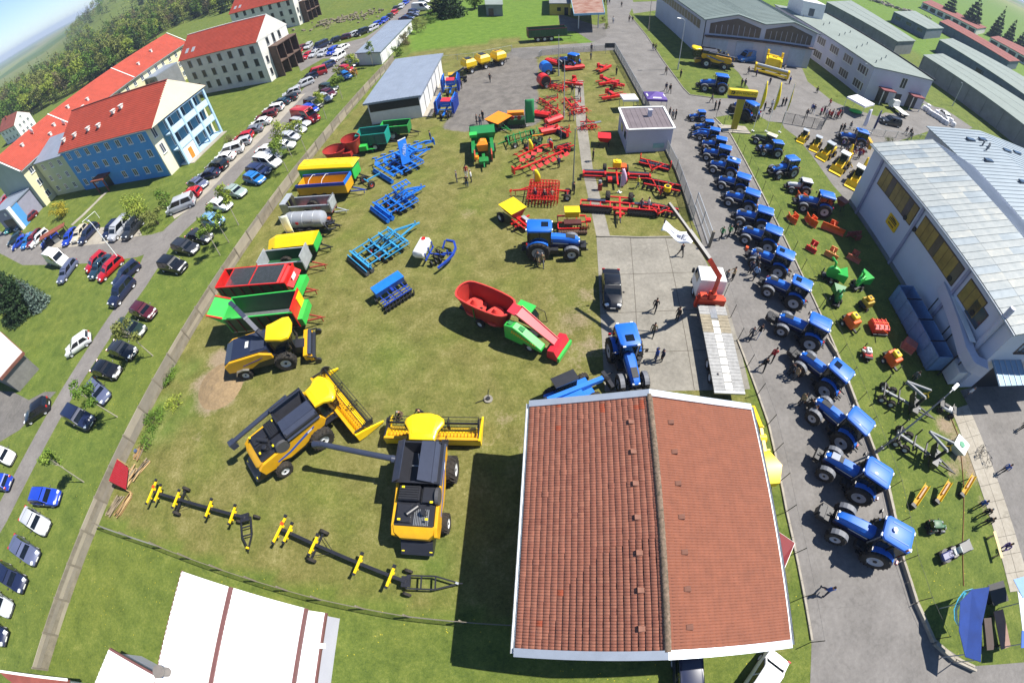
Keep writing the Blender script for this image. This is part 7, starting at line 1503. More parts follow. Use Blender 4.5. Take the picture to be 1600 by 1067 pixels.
 b=B();b.beam((2.6,0,.7),(3.3,0,.6),.12);b.beam((2.2,-.3,.7),(3.0,-.25,.2),.08);b.bd('drawbar',M_DARK,t);[B().slab([(.1,s*1.6,.96),(.1,s*3.6,.96),(-.3,s*3.6,.93),(-.3,s*1.6,.93)],.03).bd('guard_plate',M_SLT,t)for s in(-1,1)]
 def small(nm,lab,tail,nose,W,kind,m=M_RAL,cat='implement',z=.7):
  t,L=mach(nm,lab,cat,tail,nose,z);w=W*.6;L=max(1.4,min(L,5));x0,x1=-L/2,L/2
  f=B();f.beam((x0,-w,.75),(x0,w,.75),.14);f.beam((x0+L*.5,-w,.75),(x0+L*.5,w,.75),.14);f.beam((x0,-w*.6,.75),(x1,0,.7),.12);f.beam((x0,w*.6,.75),(x1,0,.7),.12);f.beam((x1-.1,0,.4),(x1-.1,0,1.3),.12)
  if kind=='roller':roller(t,x0+.1,-w,w,.38,M_SLT,10);f.b6(x0-.2,x0+.2,-w-.1,-w,.3,1.4);f.b6(x0-.2,x0+.2,w,w+.1,.3,1.4)
  if kind=='discs':row_of_discs(t,x0,-w,w,9,.3);row_of_discs(t,x0+L*.5,-w,w,9,.3);roller(t,x0-.6,-w,w,.3,M_DARK,12)
  if kind=='mower':f.ext([(x0-.3,.3),(x0-.3,.75),(x0+.1,.95),(x0+.7,.9),(x0+.9,.3)],-w,w)
  if kind=='tedder':
   for k in range(4):y=-w+2*w*k/3;f.cyl((x0,y,.3),(x0,y,.75),.1,n=8);[f.beam((x0,y,.45),(x0+.75*math.cos(a),y+.75*math.sin(a),.3),.05)for a in[i*math.pi/3 for i in range(6)]]
  if kind=='rake':
   for k in range(2):y=-w*.6+w*1.2*k;f.cyl((x0,y,.4),(x0,y,.9),.14,n=8);[f.beam((x0,y,.75),(x0+1.2*math.cos(a),y+1.2*math.sin(a),.5),.06)for a in[i*math.pi/5 for i in range(10)]]
  if kind in('rake','tedder','discs'):[wheel(t,'wheel',x0+.5,s*w*.55,.3,.2,M_RIM,.5,12)for s in(-1,1)]
  if kind=='bar':
   f.b6(x0-.15,x0+.25,-w,w,.45,.85);f.b6(x0+.2,x1*.5,-.3,.3,.7,1.1);f.box((x1*.6,w*.2,1.1),(.3,.6,.8))
  f.bd('frame',m,t,bev=.02 if kind=='mower' else 0);row_of_tines(t,x0+.35,-w,w,7,.72,M_DARK);b=B();[b.tube([(x0+.2,y,.95),(x0+.5,y*.5,1.2),(x1-.2,y*.1,.95)],.03,5)for y in(-w*.6,w*.7)];b.cyl((x0+.1,w*.3,.9),(x1-.3,w*.1,1.1),.06,n=6);b.bd('hoses',M_DARK,t,kind='stuff')
  return t
 small('packer','red packer with black roller below the kiosk wall',(1024,254),(1018,266),3.2,'roller')
 small('disc_harrow','compact red disc harrow with a row of black spikes by the road fence',(1036,285),(1032,302),3.6,'discs')
 small('disc_harrow','red disc harrow with yellow seed box under the truck crane tip',(1030,322),(1028,334),3.6,'discs')
 t=thing('seed_box','round yellow seed box on the disc harrow under the crane tip','seed box',P(1040,308));B().cyl((0,0,.9),(0,0,1.5),.42,n=14).bd('drum',M_YEL,t);B().cyl((0,0,1.5),(0,0,1.56),.25,n=12).bd('lid',M_DARK,t);B().b6(-.3,.3,-.3,.3,.3,.9).bd('stand',M_DARK,t)
 small('mower','red and white butterfly mower left of the dark blue tractor',(862,96),(876,92),2.8,'mower')
 small('mower','red and white mower deck below the dark blue tractor',(898,105),(890,98),3.2,'mower')
 small('grubber','red cutter bar implement farthest along the road fence',(946,107),(934,104),3.4,'bar')
 small('grubber','red cutter bar implement in the middle along the road fence',(952,129),(940,122),3.4,'bar')
 small('grubber','red cutter bar implement nearest the kiosk along the road fence',(960,151),(950,144),3.8,'bar')
 small('rotary_harrow','red implement with purple board by the two men',(896,131),(900,124),2.6,'bar')
 small('hay_rake','red rotary rake with two dark wheels on the path',(888,160),(908,158),3.2,'rake');small('tedder','long folded red tedder near the yard edge',(850,158),(872,152),2.2,'tedder')
 small('tedder','red folded tedder below the rotary rake',(862,172),(872,168),2.0,'tedder');small('mower','red disc mower below the tedder',(866,186),(858,182),2.4,'mower');small('mower','bright red flail mower nearest the red ploughs',(860,203),(852,195),2.4,'mower')
 small('tedder','red tedder with a grey board beside the curved lamp post',(920,196),(916,186),1.8,'tedder');small('press_wheels','dark and red press wheel frame right of the red ploughs',(882,228),(890,234),1.8,'discs')
 small('hay_rake','red rotor rake lying between the red baler and the path',(872,136),(880,132),2.4,'rake');small('tedder','red tedder with grey frame at the foot of the slim post',(905,172),(898,166),2.2,'tedder');small('mower','red drum mower left of the long tedder',(846,178),(852,172),2.0,'mower');small('rotary_harrow','compact red rotary harrow below the flail mower',(880,205),(888,202),1.8,'roller');small('press_wheels','red and black packer wheels beside the upper red plough',(834,226),(846,222),1.8,'discs',M_DGR);small('grubber','red subsoiler frame beside the white canopy',(966,131),(958,136),2.0,'bar')
 t,L=mach('red_bin','open red spreader bin near the kiosk corner','spreader',(944,224),(944,212),.8);b=B();b.loft([[(-.5,-.5,.6),(.5,-.5,.6),(.5,.5,.6),(-.5,.5,.6)],[(-.9,-.9,1.4),(.9,-.9,1.4),(.9,.9,1.4),(-.9,.9,1.4)]],cap=False);b.loft([[(-.86,-.86,1.4),(.86,-.86,1.4),(.86,.86,1.4),(-.86,.86,1.4)],[(-.45,-.45,.65),(.45,-.45,.65),(.45,.45,.65),(-.45,.45,.65)]]);b.bd('hopper',M_RAL,t);B().b6(-.06,.06,-.86,.86,1.1,1.38).bd('hopper_bar',M_RAL,t);b=B();[b.beam((x,y,0),(x*.8,y*.8,.7),.08)for x in(-.7,.7)for y in(-.7,.7)];b.bd('legs_frame',M_DARK,t)
 def baler(lab,tail,nose,m):
  t,L=mach('round_baler',lab,'baler',tail,nose,1.0);b=B();pr=[(1.05*math.cos(a)-.3,1.25+1.05*math.sin(a))for a in[i*math.pi/8 for i in range(16)]];b.ext(pr,-.75,.75);b.bd('bale_chamber',m,t)
  for s in(-1,1):wheel(t,'wheel',-.2,s*.98,.5,.38,M_RIM,.5,16,12);B().ext([(x*.8,1.25+(z-1.25)*.8)for x,z in pr],s*.75,s*.8).bd('side_cover',M_DARK if m!=M_LBL else M_LBL,t)
  B().b6(.7,1.3,-1.0,1.0,.3,.7).bd('pickup',M_DARK,t);drawbar(t,.8,2.6,.6,.8)
 baler('red and black round baler at the yard edge',(846,128),(858,126),M_RAL);baler('blue round baler above the red baler',(848,108),(862,106),M_LBL)
red_tools()
def green_tools():
 t,L=mach('spreader','green folded seeder with orange hopper and open green bin at its rear','seeder',(752,203),(757,262),1.2);f=B()
 for s in(-1,1):f.b6(-2.2,2.0,s*1.0,s*1.45,.5,1.6);f.b6(-1.5,1.5,s*.7,s*1.0,.5,1.0)
 f.b6(-2.6,2.4,-.2,.2,.5,.8);f.bd('wing',M_GRN,t);b=B();b.loft([[(-3.6,-1.2,.8),(-2.0,-1.2,.8),(-2.0,1.4,.8),(-3.6,1.4,.8)],[(-4.4,-1.6,2.3),(-1.8,-1.6,2.3),(-1.8,1.9,2.3),(-4.4,1.9,2.3)]],cap=False);b.loft([[(-4.3,-1.5,2.3),(-1.9,-1.5,2.3),(-1.9,1.8,2.3),(-4.3,1.8,2.3)],[(-3.5,-1.1,.9),(-2.1,-1.1,.9),(-2.1,1.3,.9),(-3.5,1.3,.9)]]);b.bd('rear_bin',M_GRN,t);B().b6(-2.4,-1.4,-1.6,-.6,2.0,2.4).bd('platform',M_LGR,t)
 B().loft([[(-.9,-.35,1.1),(.9,-.6,1.1),(.9,.6,1.1),(-.9,.35,1.1)],[(-1.2,-.4,1.8),(.9,-.8,2.0),(.9,.7,2.0),(-1.2,.5,1.8)],[(-.6,-.2,2.2),(.5,-.3,2.4),(.5,.3,2.4),(-.6,.2,2.2)]]).bd('hopper',M_ORY,t)
 for s in(-1,1):B().ext([(.8,.5),(.9,1.3),(1.6,1.8),(2.5,1.4),(2.6,.6)],s*1.0,s*1.15).bd('disc_guard',mat('guard_rust','b5442a',.5),t);wheel(t,'wheel',-.9,s*1.5,.55,.35,M_RIM,.5,16,12)
 f=B();f.b6(2.0,3.2,-.6,.6,.5,.9);f.beam((2.4,0,.7),(4.2,0,.6),.14);f.bd('front_frame',M_GRN,t);B().cyl((2.4,-.9,.9),(2.4,-.9,1.3),.3,n=12).bd('small_hopper',M_ORY,t)
 t,L=mach('fertiliser_spreader','dark spreader with bright orange sheet cover','spreader',(768,188),(790,196),1.0);B().loft([[(-.8,-.9,.7),(.8,-.9,.7),(.8,.9,.7),(-.8,.9,.7)],[(-1.3,-1.4,1.7),(1.3,-1.4,1.7),(1.3,1.4,1.7),(-1.3,1.4,1.7)]]).bd('hopper',M_SKB,t);B().slab([(-1.35,-1.45,1.72),(1.35,-1.45,1.72),(1.35,1.45,1.95),(-1.35,1.45,1.95)],.08).bd('sheet_cover',M_ORY,t)
 for s in(-1,1):wheel(t,'wheel',0,s*1.2,.45,.3,M_RIM,.5,14)
 drawbar(t,.8,2.4,.7,.6,M_GRN)
 t,L=mach('seed_drill','orange and dark green mounted drill beside the green banner','seed drill',(806,178),(806,196),1.0);B().b6(-.8,0,-1.2,1.2,1.5,2.1).bd('hopper',M_ORY,t,bev=.05);f=B();f.b6(-.5,.8,-1.3,1.3,.4,1.2);[f.beam((-.3,y,.5),(-.3,y,1.6),.1)for y in(-1.2,0,1.2)];f.bd('frame',M_DGR,t);[B().cyl((.5,y,1.5),(.7,y,1.5),.3,n=12).bd('metering_wheel',M_REDD,t)for y in(-.5,.5)];row_of_discs(t,.9,-1.3,1.3,9,.28)
 t,L=mach('tedder','green folded cultivator of crossed tubes below the green banner','cultivator',(792,220),(838,208),.8);f=B();[f.beam((-2.4+.9*i,-1.2,.7),(-1.6+.9*i,1.2,1.0),.12)for i in range(6)];f.beam((-2.4,-.9,.8),(2.6,-.6,.9),.12);f.beam((-2.2,.9,.9),(2.4,.9,.9),.12);f.beam((-2.4,0,.8),(-3.6,0,.6),.12);[f.beam((-1.8+1.2*i,-.8,1.4),(-1.0+1.2*i,.9,.9),.09)for i in range(4)];f.bd('frame',M_GRN,t);g=B();[g.beam((-2+.4*i,s*1.1,.8),(-2.1+.4*i,s*1.1,.05),.05)for i in range(11)for s in(-1,0,1)];g.bd('tines',M_DGR,t,kind='stuff');B().beam((1.2,-.8,.95),(2.8,-.9,.8),.14).bd('marker_arm',M_ORY,t);[wheel(t,'wheel',x,s*1.2,.4,.26,M_RIM,.5,14)for x in(-1.6,2.2)for s in(-1,1)]
green_tools()
def yellow_front():
 for i,(tl,ns,lab)in enumerate((((722,110),(744,104),'yellow trailed seed hopper with black lid nearest the open shed'),((743,103),(766,97),'yellow trailed seed hopper with black lid, middle of the three'),((768,98),(790,92),'yellow trailed seed hopper with yellow lid, farthest of the three'))):
  t,L=mach('seed_hopper',lab,'seed hopper',tl,ns,.8,'yellow seed hoppers');b=B();b.loft([[(-.6,-.8,.9),(.6,-.8,.9),(.6,.8,.9),(-.6,.8,.9)],[(-1.1,-1.3,1.5),(1.1,-1.3,1.5),(1.1,1.3,1.5),(-1.1,1.3,1.5)],[(-1.05,-1.25,2.3),(1.05,-1.25,2.3),(1.05,1.25,2.3),(-1.05,1.25,2.3)],[(-.75,-.85,2.75),(.75,-.85,2.75),(.75,.85,2.75),(-.75,.85,2.75)]]);b.bd('hopper',M_YEL,t)
  B().b6(-.6,.6,-.7,.7,2.75,2.82).bd('lid',M_SKB if i<2 else M_YELD,t)
  if i==2:B().b6(-.55,.55,.1,.5,2.82,2.86).bd('lid_slot',M_SKB,t)
  for s in(-1,1):
   wheel(t,'wheel',0,s*1.1,.55,.4,M_RIM,.5,14)
  B().b6(-1.0,1.1,-.6,.6,.55,.85).bd('chassis',M_DARK,t);drawbar(t,1.1,2.3,.7,.75)
 t,L=mach('maize_header','black and yellow folded maize header by the open shed corner','header',(702,118),(730,114),1.4);B().slab([(-1.8,-1.0,1.4),(1.0,-1.3,3.0),(1.6,.6,2.4),(-1.2,1.0,1.3)],.3).bd('folded_wing',M_SLT,t);B().b6(-1.8,-.4,-.2,1.2,.6,1.5).bd('housing',M_YELD,t);row_of_tines(t,.8,-1.4,1.4,9,1.2,M_SKB);f=B();f.b6(-1.8,1.5,-.3,.3,.5,.8);f.beam((1.2,-1.2,.3),(1.2,1.2,.3),.3);f.bd('frame',M_SKB,t)
 # harvester front held on stands in the plaza
 t,L=mach('grape_header','tall yellow harvesting head on display in the plaza with people around it','harvester',(1208,88),(1205,128),1.2);f=B();f.b6(-1.2,.8,-1.3,1.3,1.2,3.4);f.b6(-1.6,-1.2,-1.7,1.7,3.2,3.6);[f.b6(-1.9,-1.5,s*1.5-.25,s*1.5+.25,3.0,4.4)for s in(-1,1)];[f.b6(-1.2,1.2,s*1.5-.2,s*1.5+.2,.3,3.2)for s in(-1,1)];f.bd('body',M_YEL,t,bev=.06);q=B();q.b6(1.0,1.8,-3.4,3.4,.9,1.5);q.b6(2.0,2.5,-3.3,3.3,.4,.8);[q.b6(1.0,2.4,s*3.4-.2,s*3.4+.2,.3,1.9)for s in(-1,1)];h=q.bd('header',M_YEL,t,bev=.05);B().cyl((1.75,-3.2,1.7),(1.75,3.2,1.7),.28,n=14).bd('header_drum',M_GALV,h);B().b6(-.6,-.2,-.5,.5,3.4,3.46).bd('top_vent',M_SKB,t)
 for s in(-1,1):wheel(t,'wheel',-.4,s*1.75,.8,.5,M_RIM,.5,18,14)
 def loader_m(lab,tail,nose,sc,cab=True,m=M_YEL,back=False):
  t,L=mach('wheel_loader',lab,'loader',tail,nose,.8,'yellow loaders by the works hall');f=B();f.b6(-1.9,-.2,-.6,.6,.6,1.5);f.b6(-.2,1.2,-.45,.45,.5,1.0);body=f.bd('body',m,t,bev=.06);B().b6(-1.7,-.5,-.4,.4,1.5,1.54).bd('engine_grille',M_SKB,body)
  for x in(-1.1,.9):
   for s in(-1,1):wheel(t,'wheel',x,s*.8,.52,.4,mat('loader_rim','d2b24a',.5),.5,16,12)
  B().loft([[(-.5,-.6,1.2),(.6,-.5,1.1),(.6,.5,1.1),(-.5,.6,1.2)],[(-.5,-.6,2.3),(.45,-.5,2.3),(.45,.5,2.3),(-.5,.6,2.3)]]).bd('cab_glass',M_CABGLASS,t);B().b6(-.65,.65,-.68,.68,2.3,2.45).bd('cab_roof',M_GALV if not back else M_WHITE,t,bev=.05);a=B();[a.beam((.2,s*.45,1.5),(2.0,s*.45,.7),.12,.2)for s in(-1,1)];a.bd('lift_arm',m,t);b=B();b.ext([(1.9,.9),(2.0,.2),(2.7,.1),(2.72,.16),(2.15,.3),(2.0,.95)],-.85,.85);[b.ext([(1.9,.9),(2.0,.2),(2.7,.1)],s*.85,s*.89)for s in(-1,1)];b.bd('bucket',m,t)
  if back:b=B();b.beam((-1.9,0,1.0),(-2.5,.1,2.9),.22,.3);b.beam((-2.5,.1,2.9),(-3.4,.2,1.4),.2,.24);b.box((-3.4,.2,1.1),(.5,.6,.6));b.bd('digger_arm',m,t);[B().beam((-1.8,s*.6,.8),(-2.1,s*1.3,.1),.14).bd('outrigger',m,t)for s in(-1,1)]
  t.scale=(sc,)*3;return t
 loader_m('small yellow skid loader nearest the wire fence gate',(1262,206),(1252,217),.72);loader_m('small yellow skid loader, second from the wire fence gate',(1281,216),(1272,231),.78);loader_m('yellow wheel loader with a broad bucket between skid loaders and diggers',(1304,231),(1284,243),.95)
 loader_m('yellow backhoe digger with white roof, left one by the hall corner',(1324,246),(1306,266),1.08,back=True);loader_m('yellow backhoe digger with white roof, right one cut by the hall corner',(1347,266),(1330,290),1.08,back=True)
yellow_front()
def header_trailers():
 for tl,ns,hit,lab in(((240,768),(382,808),(388,858),'black header trailer with yellow brackets nearest the timber pile'),((440,826),(634,908),(718,911),'black header trailer with yellow brackets nearest the parked combine')):
  t,L=mach('header_trailer',lab,'header trailer',tl,ns,.8,'header trailers');x0,x1=-L/2,L/2
  B().beam((x0,0,.75),(x1,0,.75),.22,.26).bd('beam',M_SKB,t)
  for k,x in enumerate((x0,x0+.75,x0+L*.3,x0+L*.66,x0+L*.9)):
   b=B();w=1.15 if k==0 else .8;b.beam((x,-w,1.0),(x,w*.8,1.0),.16,.1);b.beam((x,-w*.5,.95),(x,-w*.5,.7),.12);b.beam((x,.2,.9),(x,.2,.75),.2);br=b.bd('bracket',M_YEL,t);B().box((x,w*.8,1.08),(.22,.22,.12)).bd('bracket_pad',M_SKB,br);B().box((x,-w,1.05),(.2,.16,.1)).bd('bracket_pad',M_SKB,br)
   if k==0:B().box((x,.35,1.07),(.24,.24,.06)).bd('orange_reflector',mat('reflector','d84a20',.4),br)
  B().beam((x0+L*.3,-1.05,.42),(x0+L*.3,1.05,.42),.12).bd('axle',M_SKB,t);[wheel(t,'wheel',x0+L*.3,s*1.05,.36,.24,M_DARK,.5,16)for s in(-1,1)]
  b=B();[b.beam((x0+L*.3,s*.8,.5),(x0+L*.45,0,.7),.04)for s in(-1,1)];b.bd('brace',M_DARK,t)
  h=P(*hit,.6)-t.location;h.z=.5;q=Matrix.Rotation(-t.rotation_euler.z,3,'Z')@h;a=V3((x1,0,.6));d=(q-a);d.z=0;n=V3((-d.y,d.x,0)).normalized();b=B();m_=a+d*.55
  for s in(-1,1):b.beam(a+n*.42*s,m_+n*.42*s,.1);b.beam(m_+n*.42*s,a+d,.1)
  for k in(0,.28,.55):b.beam(a+d*k+n*.42,a+d*k-n*.42,.09)
  b.beam(a+d,a+d*1.06,.08);b.box((a.x,a.y,.72),(.6,.7,.16),rz=math.atan2(d.y,d.x));b.bd('turntable_drawbar',M_SKB,t);[wheel(t,'wheel',a.x+n.x*s*.75,a.y+n.y*s*.75,.3,.2,M_DARK,.5,14)for s in(-1,1)]
  b=B();b.box(a+d*.96+V3((0,0,.1)),(.2,.14,.14));b.bd('hitch_eye',M_YEL if 'timber' in lab else M_GALV,t)
header_trailers()
def telehandler():
 t,L=mach('telehandler','blue telehandler with raised boom tip peeping out behind the tiled store','telehandler',(862,622),(925,594),1.6);f=B();f.b6(-2.0,1.6,-.8,.8,.5,1.1);f.b6(-2.2,.6,-1.0,-.3,1.0,1.7);f.bd('body',M_LBL,t,bev=.06);B().b6(-1.2,.6,.25,1.05,1.1,2.3).bd('cab_glass',M_CABGLASS,t,bev=.05);B().b6(-1.25,.65,.2,1.1,2.3,2.38).bd('cab_roof',M_SKB,t);b=B();b.beam((-2.1,-.1,1.75),(2.6,-.1,1.3),.34,.4);b.bd('boom',M_LBL,t);B().cyl((-2.2,-.35,1.7),(-2.2,.15,1.7),.22,n=12).bd('boom_pivot',M_SKB,t);b=B();b.beam((2.6,-.1,1.3),(3.3,-.1,.7),.26,.3);b.b6(3.0,3.3,-.9,.7,.4,.9);[b.beam((3.3,y,.4),(4.0,y,.35),.08)for y in(-.7,.5)];b.bd('fork_carriage',M_SKB,t);[wheel(t,'wheel',x,s*.95,.6,.42,M_RIM,.5,18,14)for x in(-1.3,1.4)for s in(-1,1)]
telehandler()
def crane_truck():
 a,b_=P(1140,610,1.2),P(1112,478,1.2);t=thing('crane_truck','white flatbed truck with red knuckle crane lifted over the gate','truck',((a+b_)/2).to_3d(),math.atan2(b_.y-a.y,b_.x-a.x));t.location.z=0
 Lb=(b_-a).length;x0,x1=-Lb/2,Lb/2;hw=1.27
 bed=B().b6(x0,x1,-hw,hw,1.05,1.15).bd('bed',plain('77746c'),t)
 n=26;wm=mat('grey_deck_plank','9a9a98',.8,var=.18,scale=3);wm2=mat('worn_timber_plank','8f8672',.85,var=.25,scale=3)
 for i in range(n):
  xa=x0+Lb*i/n;
  for s,(ya,yb)in enumerate(((-hw,-.32),(.32,hw))):B().b6(xa+.012,xa+Lb/n-.012,ya,yb,1.15,1.19+rnd.uniform(0,.01)).bd('plank',wm2 if 17<=i<23 else wm,bed)
 for i in range(9):xa=x0+(Lb-1.6)*i/9;B().b6(xa+.05,xa+(Lb-1.6)/9-.05,-.3,.3,1.15,1.2).bd('white_panel',mat('panel_white','dedcd4',.6,var=.05),bed)
 B().b6(x1-1.4,x1,-.31,.31,1.15,1.2).bd('steel_plate',M_STEEL,bed);B().b6(x0-.25,x0,-hw,hw,1.0,1.18).bd('rear_bumper',M_STEEL,t)
 B().b6(x0+.3,x1+3.4,-.45,.45,.65,1.0).bd('chassis',M_DARK,t)
 for x in(x0+1.6,x0+2.9,x1+2.4):[wheel(t,'wheel',x,s*1.05,.5,.34,M_RIM,.55,18)for s in(-1,1)]
 cx=x1+1.35
 c=B();c.loft([[(cx,-1.24,.9),(cx+2.05,-1.24,.9),(cx+2.05,1.24,.9),(cx,1.24,.9)],[(cx,-1.24,2.0),(cx+2.1,-1.24,2.0),(cx+2.1,1.24,2.0),(cx,1.24,2.0)],[(cx,-1.2,2.95),(cx+1.8,-1.15,2.95),(cx+1.8,1.15,2.95),(cx,1.2,2.95)]]);cb=c.bd('cab',M_WHITE,t)
 B().slab([(cx+2.11,-1.05,2.05),(cx+2.11,1.05,2.05),(cx+1.86,1.0,2.85),(cx+1.86,-1.0,2.85)],.04).bd('windscreen',M_GLASS,cb);[B().b6(cx+.7,cx+1.75,s*1.2-.06,s*1.2+.06,2.0,2.75).bd('side_window',M_GLASS,cb)for s in(-1,1)]
 for i in range(5):B().b6(cx+.1,cx+1.7,-1.0+i*.45,-.85+i*.45,2.95,2.99).bd('roof_rib',M_WHITE,cb)
 B().b6(cx+2.0,cx+2.2,-1.24,1.24,.5,1.1).bd('bumper',M_DARK,t);[B().box((cx+2.0,s*1.4,2.2),(.15,.2,.5)).bd('mirror',M_BLACK,t)for s in(-1,1)]
 # crane behind the cab
 mr=mat('crane_red','b5341f',.5,var=.1);kx=x1+.65;b=B();b.b6(kx-.35,kx+.35,-1.2,1.2,1.0,1.6);b.b6(kx-.25,kx+.25,-.3,.3,1.6,2.2);b.cyl((kx,0,1.6),(kx,0,2.9),.2,n=10);[b.b6(kx-.2,kx+.2,s*1.25-.12,s*1.25+.12,.4,1.5)for s in(-1,1)];b.b6(kx-.3,kx+.3,.5,1.1,1.6,1.9);b.bd('crane_base',mat('crane_orange_red','d2401f',.5,var=.1),t)
 inv=Matrix.Rotation(-t.rotation_euler.z,3,'Z');L2=lambda px,py,z:inv@(P(px,py,z)-t.location)
 base=V3((kx,0,2.8));k1=L2(1124,432,5.6);k2=L2(1108,405,8.2);tip=L2(1045,318,10.2)
 b=B();b.beam(base,k1,.34,.4);b.beam(k1,k2,.3,.36);b.bd('crane_arm',mr,t);b=B();b.beam(k2,k2.lerp(tip,.5),.3,.34);b.beam(k2.lerp(tip,.45),tip,.2,.24);b.bd('crane_jib',M_SKB,t);b=B();b.cyl(k1.lerp(k2,.3)+V3((.15,.1,.2)),k2.lerp(tip,.35)+V3((.15,.1,.2)),.05,n=6);b.bd('jib_ram',M_GALV,t);b=B();b.cyl(tip,tip-V3((0,0,1.6)),.02,n=4);b.box(tip-V3((0,0,1.7)),(.15,.1,.3));b.bd('hook',M_SKB,t)
 # flag hanging from the jib: a sail with folds
 p0=P(1088,383,8.4);M_CLOTH=mat('bright_white_cloth','efeff2',.8,var=.02)
 f=thing('hanging_flag','large white flag with grey emblem hung from the truck crane','flag',p0);a=P(1088,374,8.3)-p0;b2=P(1079,385,8.2)-p0;c2=P(1032,361,7.8)-p0;d2=P(1040,347,7.9)-p0
 vs,fs=[],[];nu,nv=14,5
 for i in range(nu+1):
  for j in range(nv+1):u,v=i/nu,j/nv;q=a.lerp(d2,u).lerp(b2.lerp(c2,u),v);q=q+V3((0,.12*math.sin(u*9+v),.16*math.sin(u*7+v*2)));vs.append(q)
 for i in range(nu):
  for j in range(nv):k=i*(nv+1)+j;fs.append((k,k+1,k+nv+2,k+nv+1))
 bb=B();bb.add(vs,fs);o=bb.bd('cloth',M_CLOTH,f,smooth=True);sm=o.modifiers.new('thickness','SOLIDIFY');sm.thickness=.02
 e=B()
 pt=lambda u,v:a.lerp(d2,u).lerp(b2.lerp(c2,u),v)+V3((0,.12*math.sin(u*9+v),.16*math.sin(u*7+v*2)+.03))
 for u0,u1,v0,v1 in((.2,.32,.3,.75),(.34,.4,.25,.7),(.42,.55,.35,.62),(.6,.75,.4,.55)):e.add([pt(u0,v0),pt(u1,v0),pt(u1,v1),pt(u0,v1)],[(0,1,2,3)])
 e.bd('emblem_print',mat('print_grey','6a6f80',.8),o)
crane_truck()
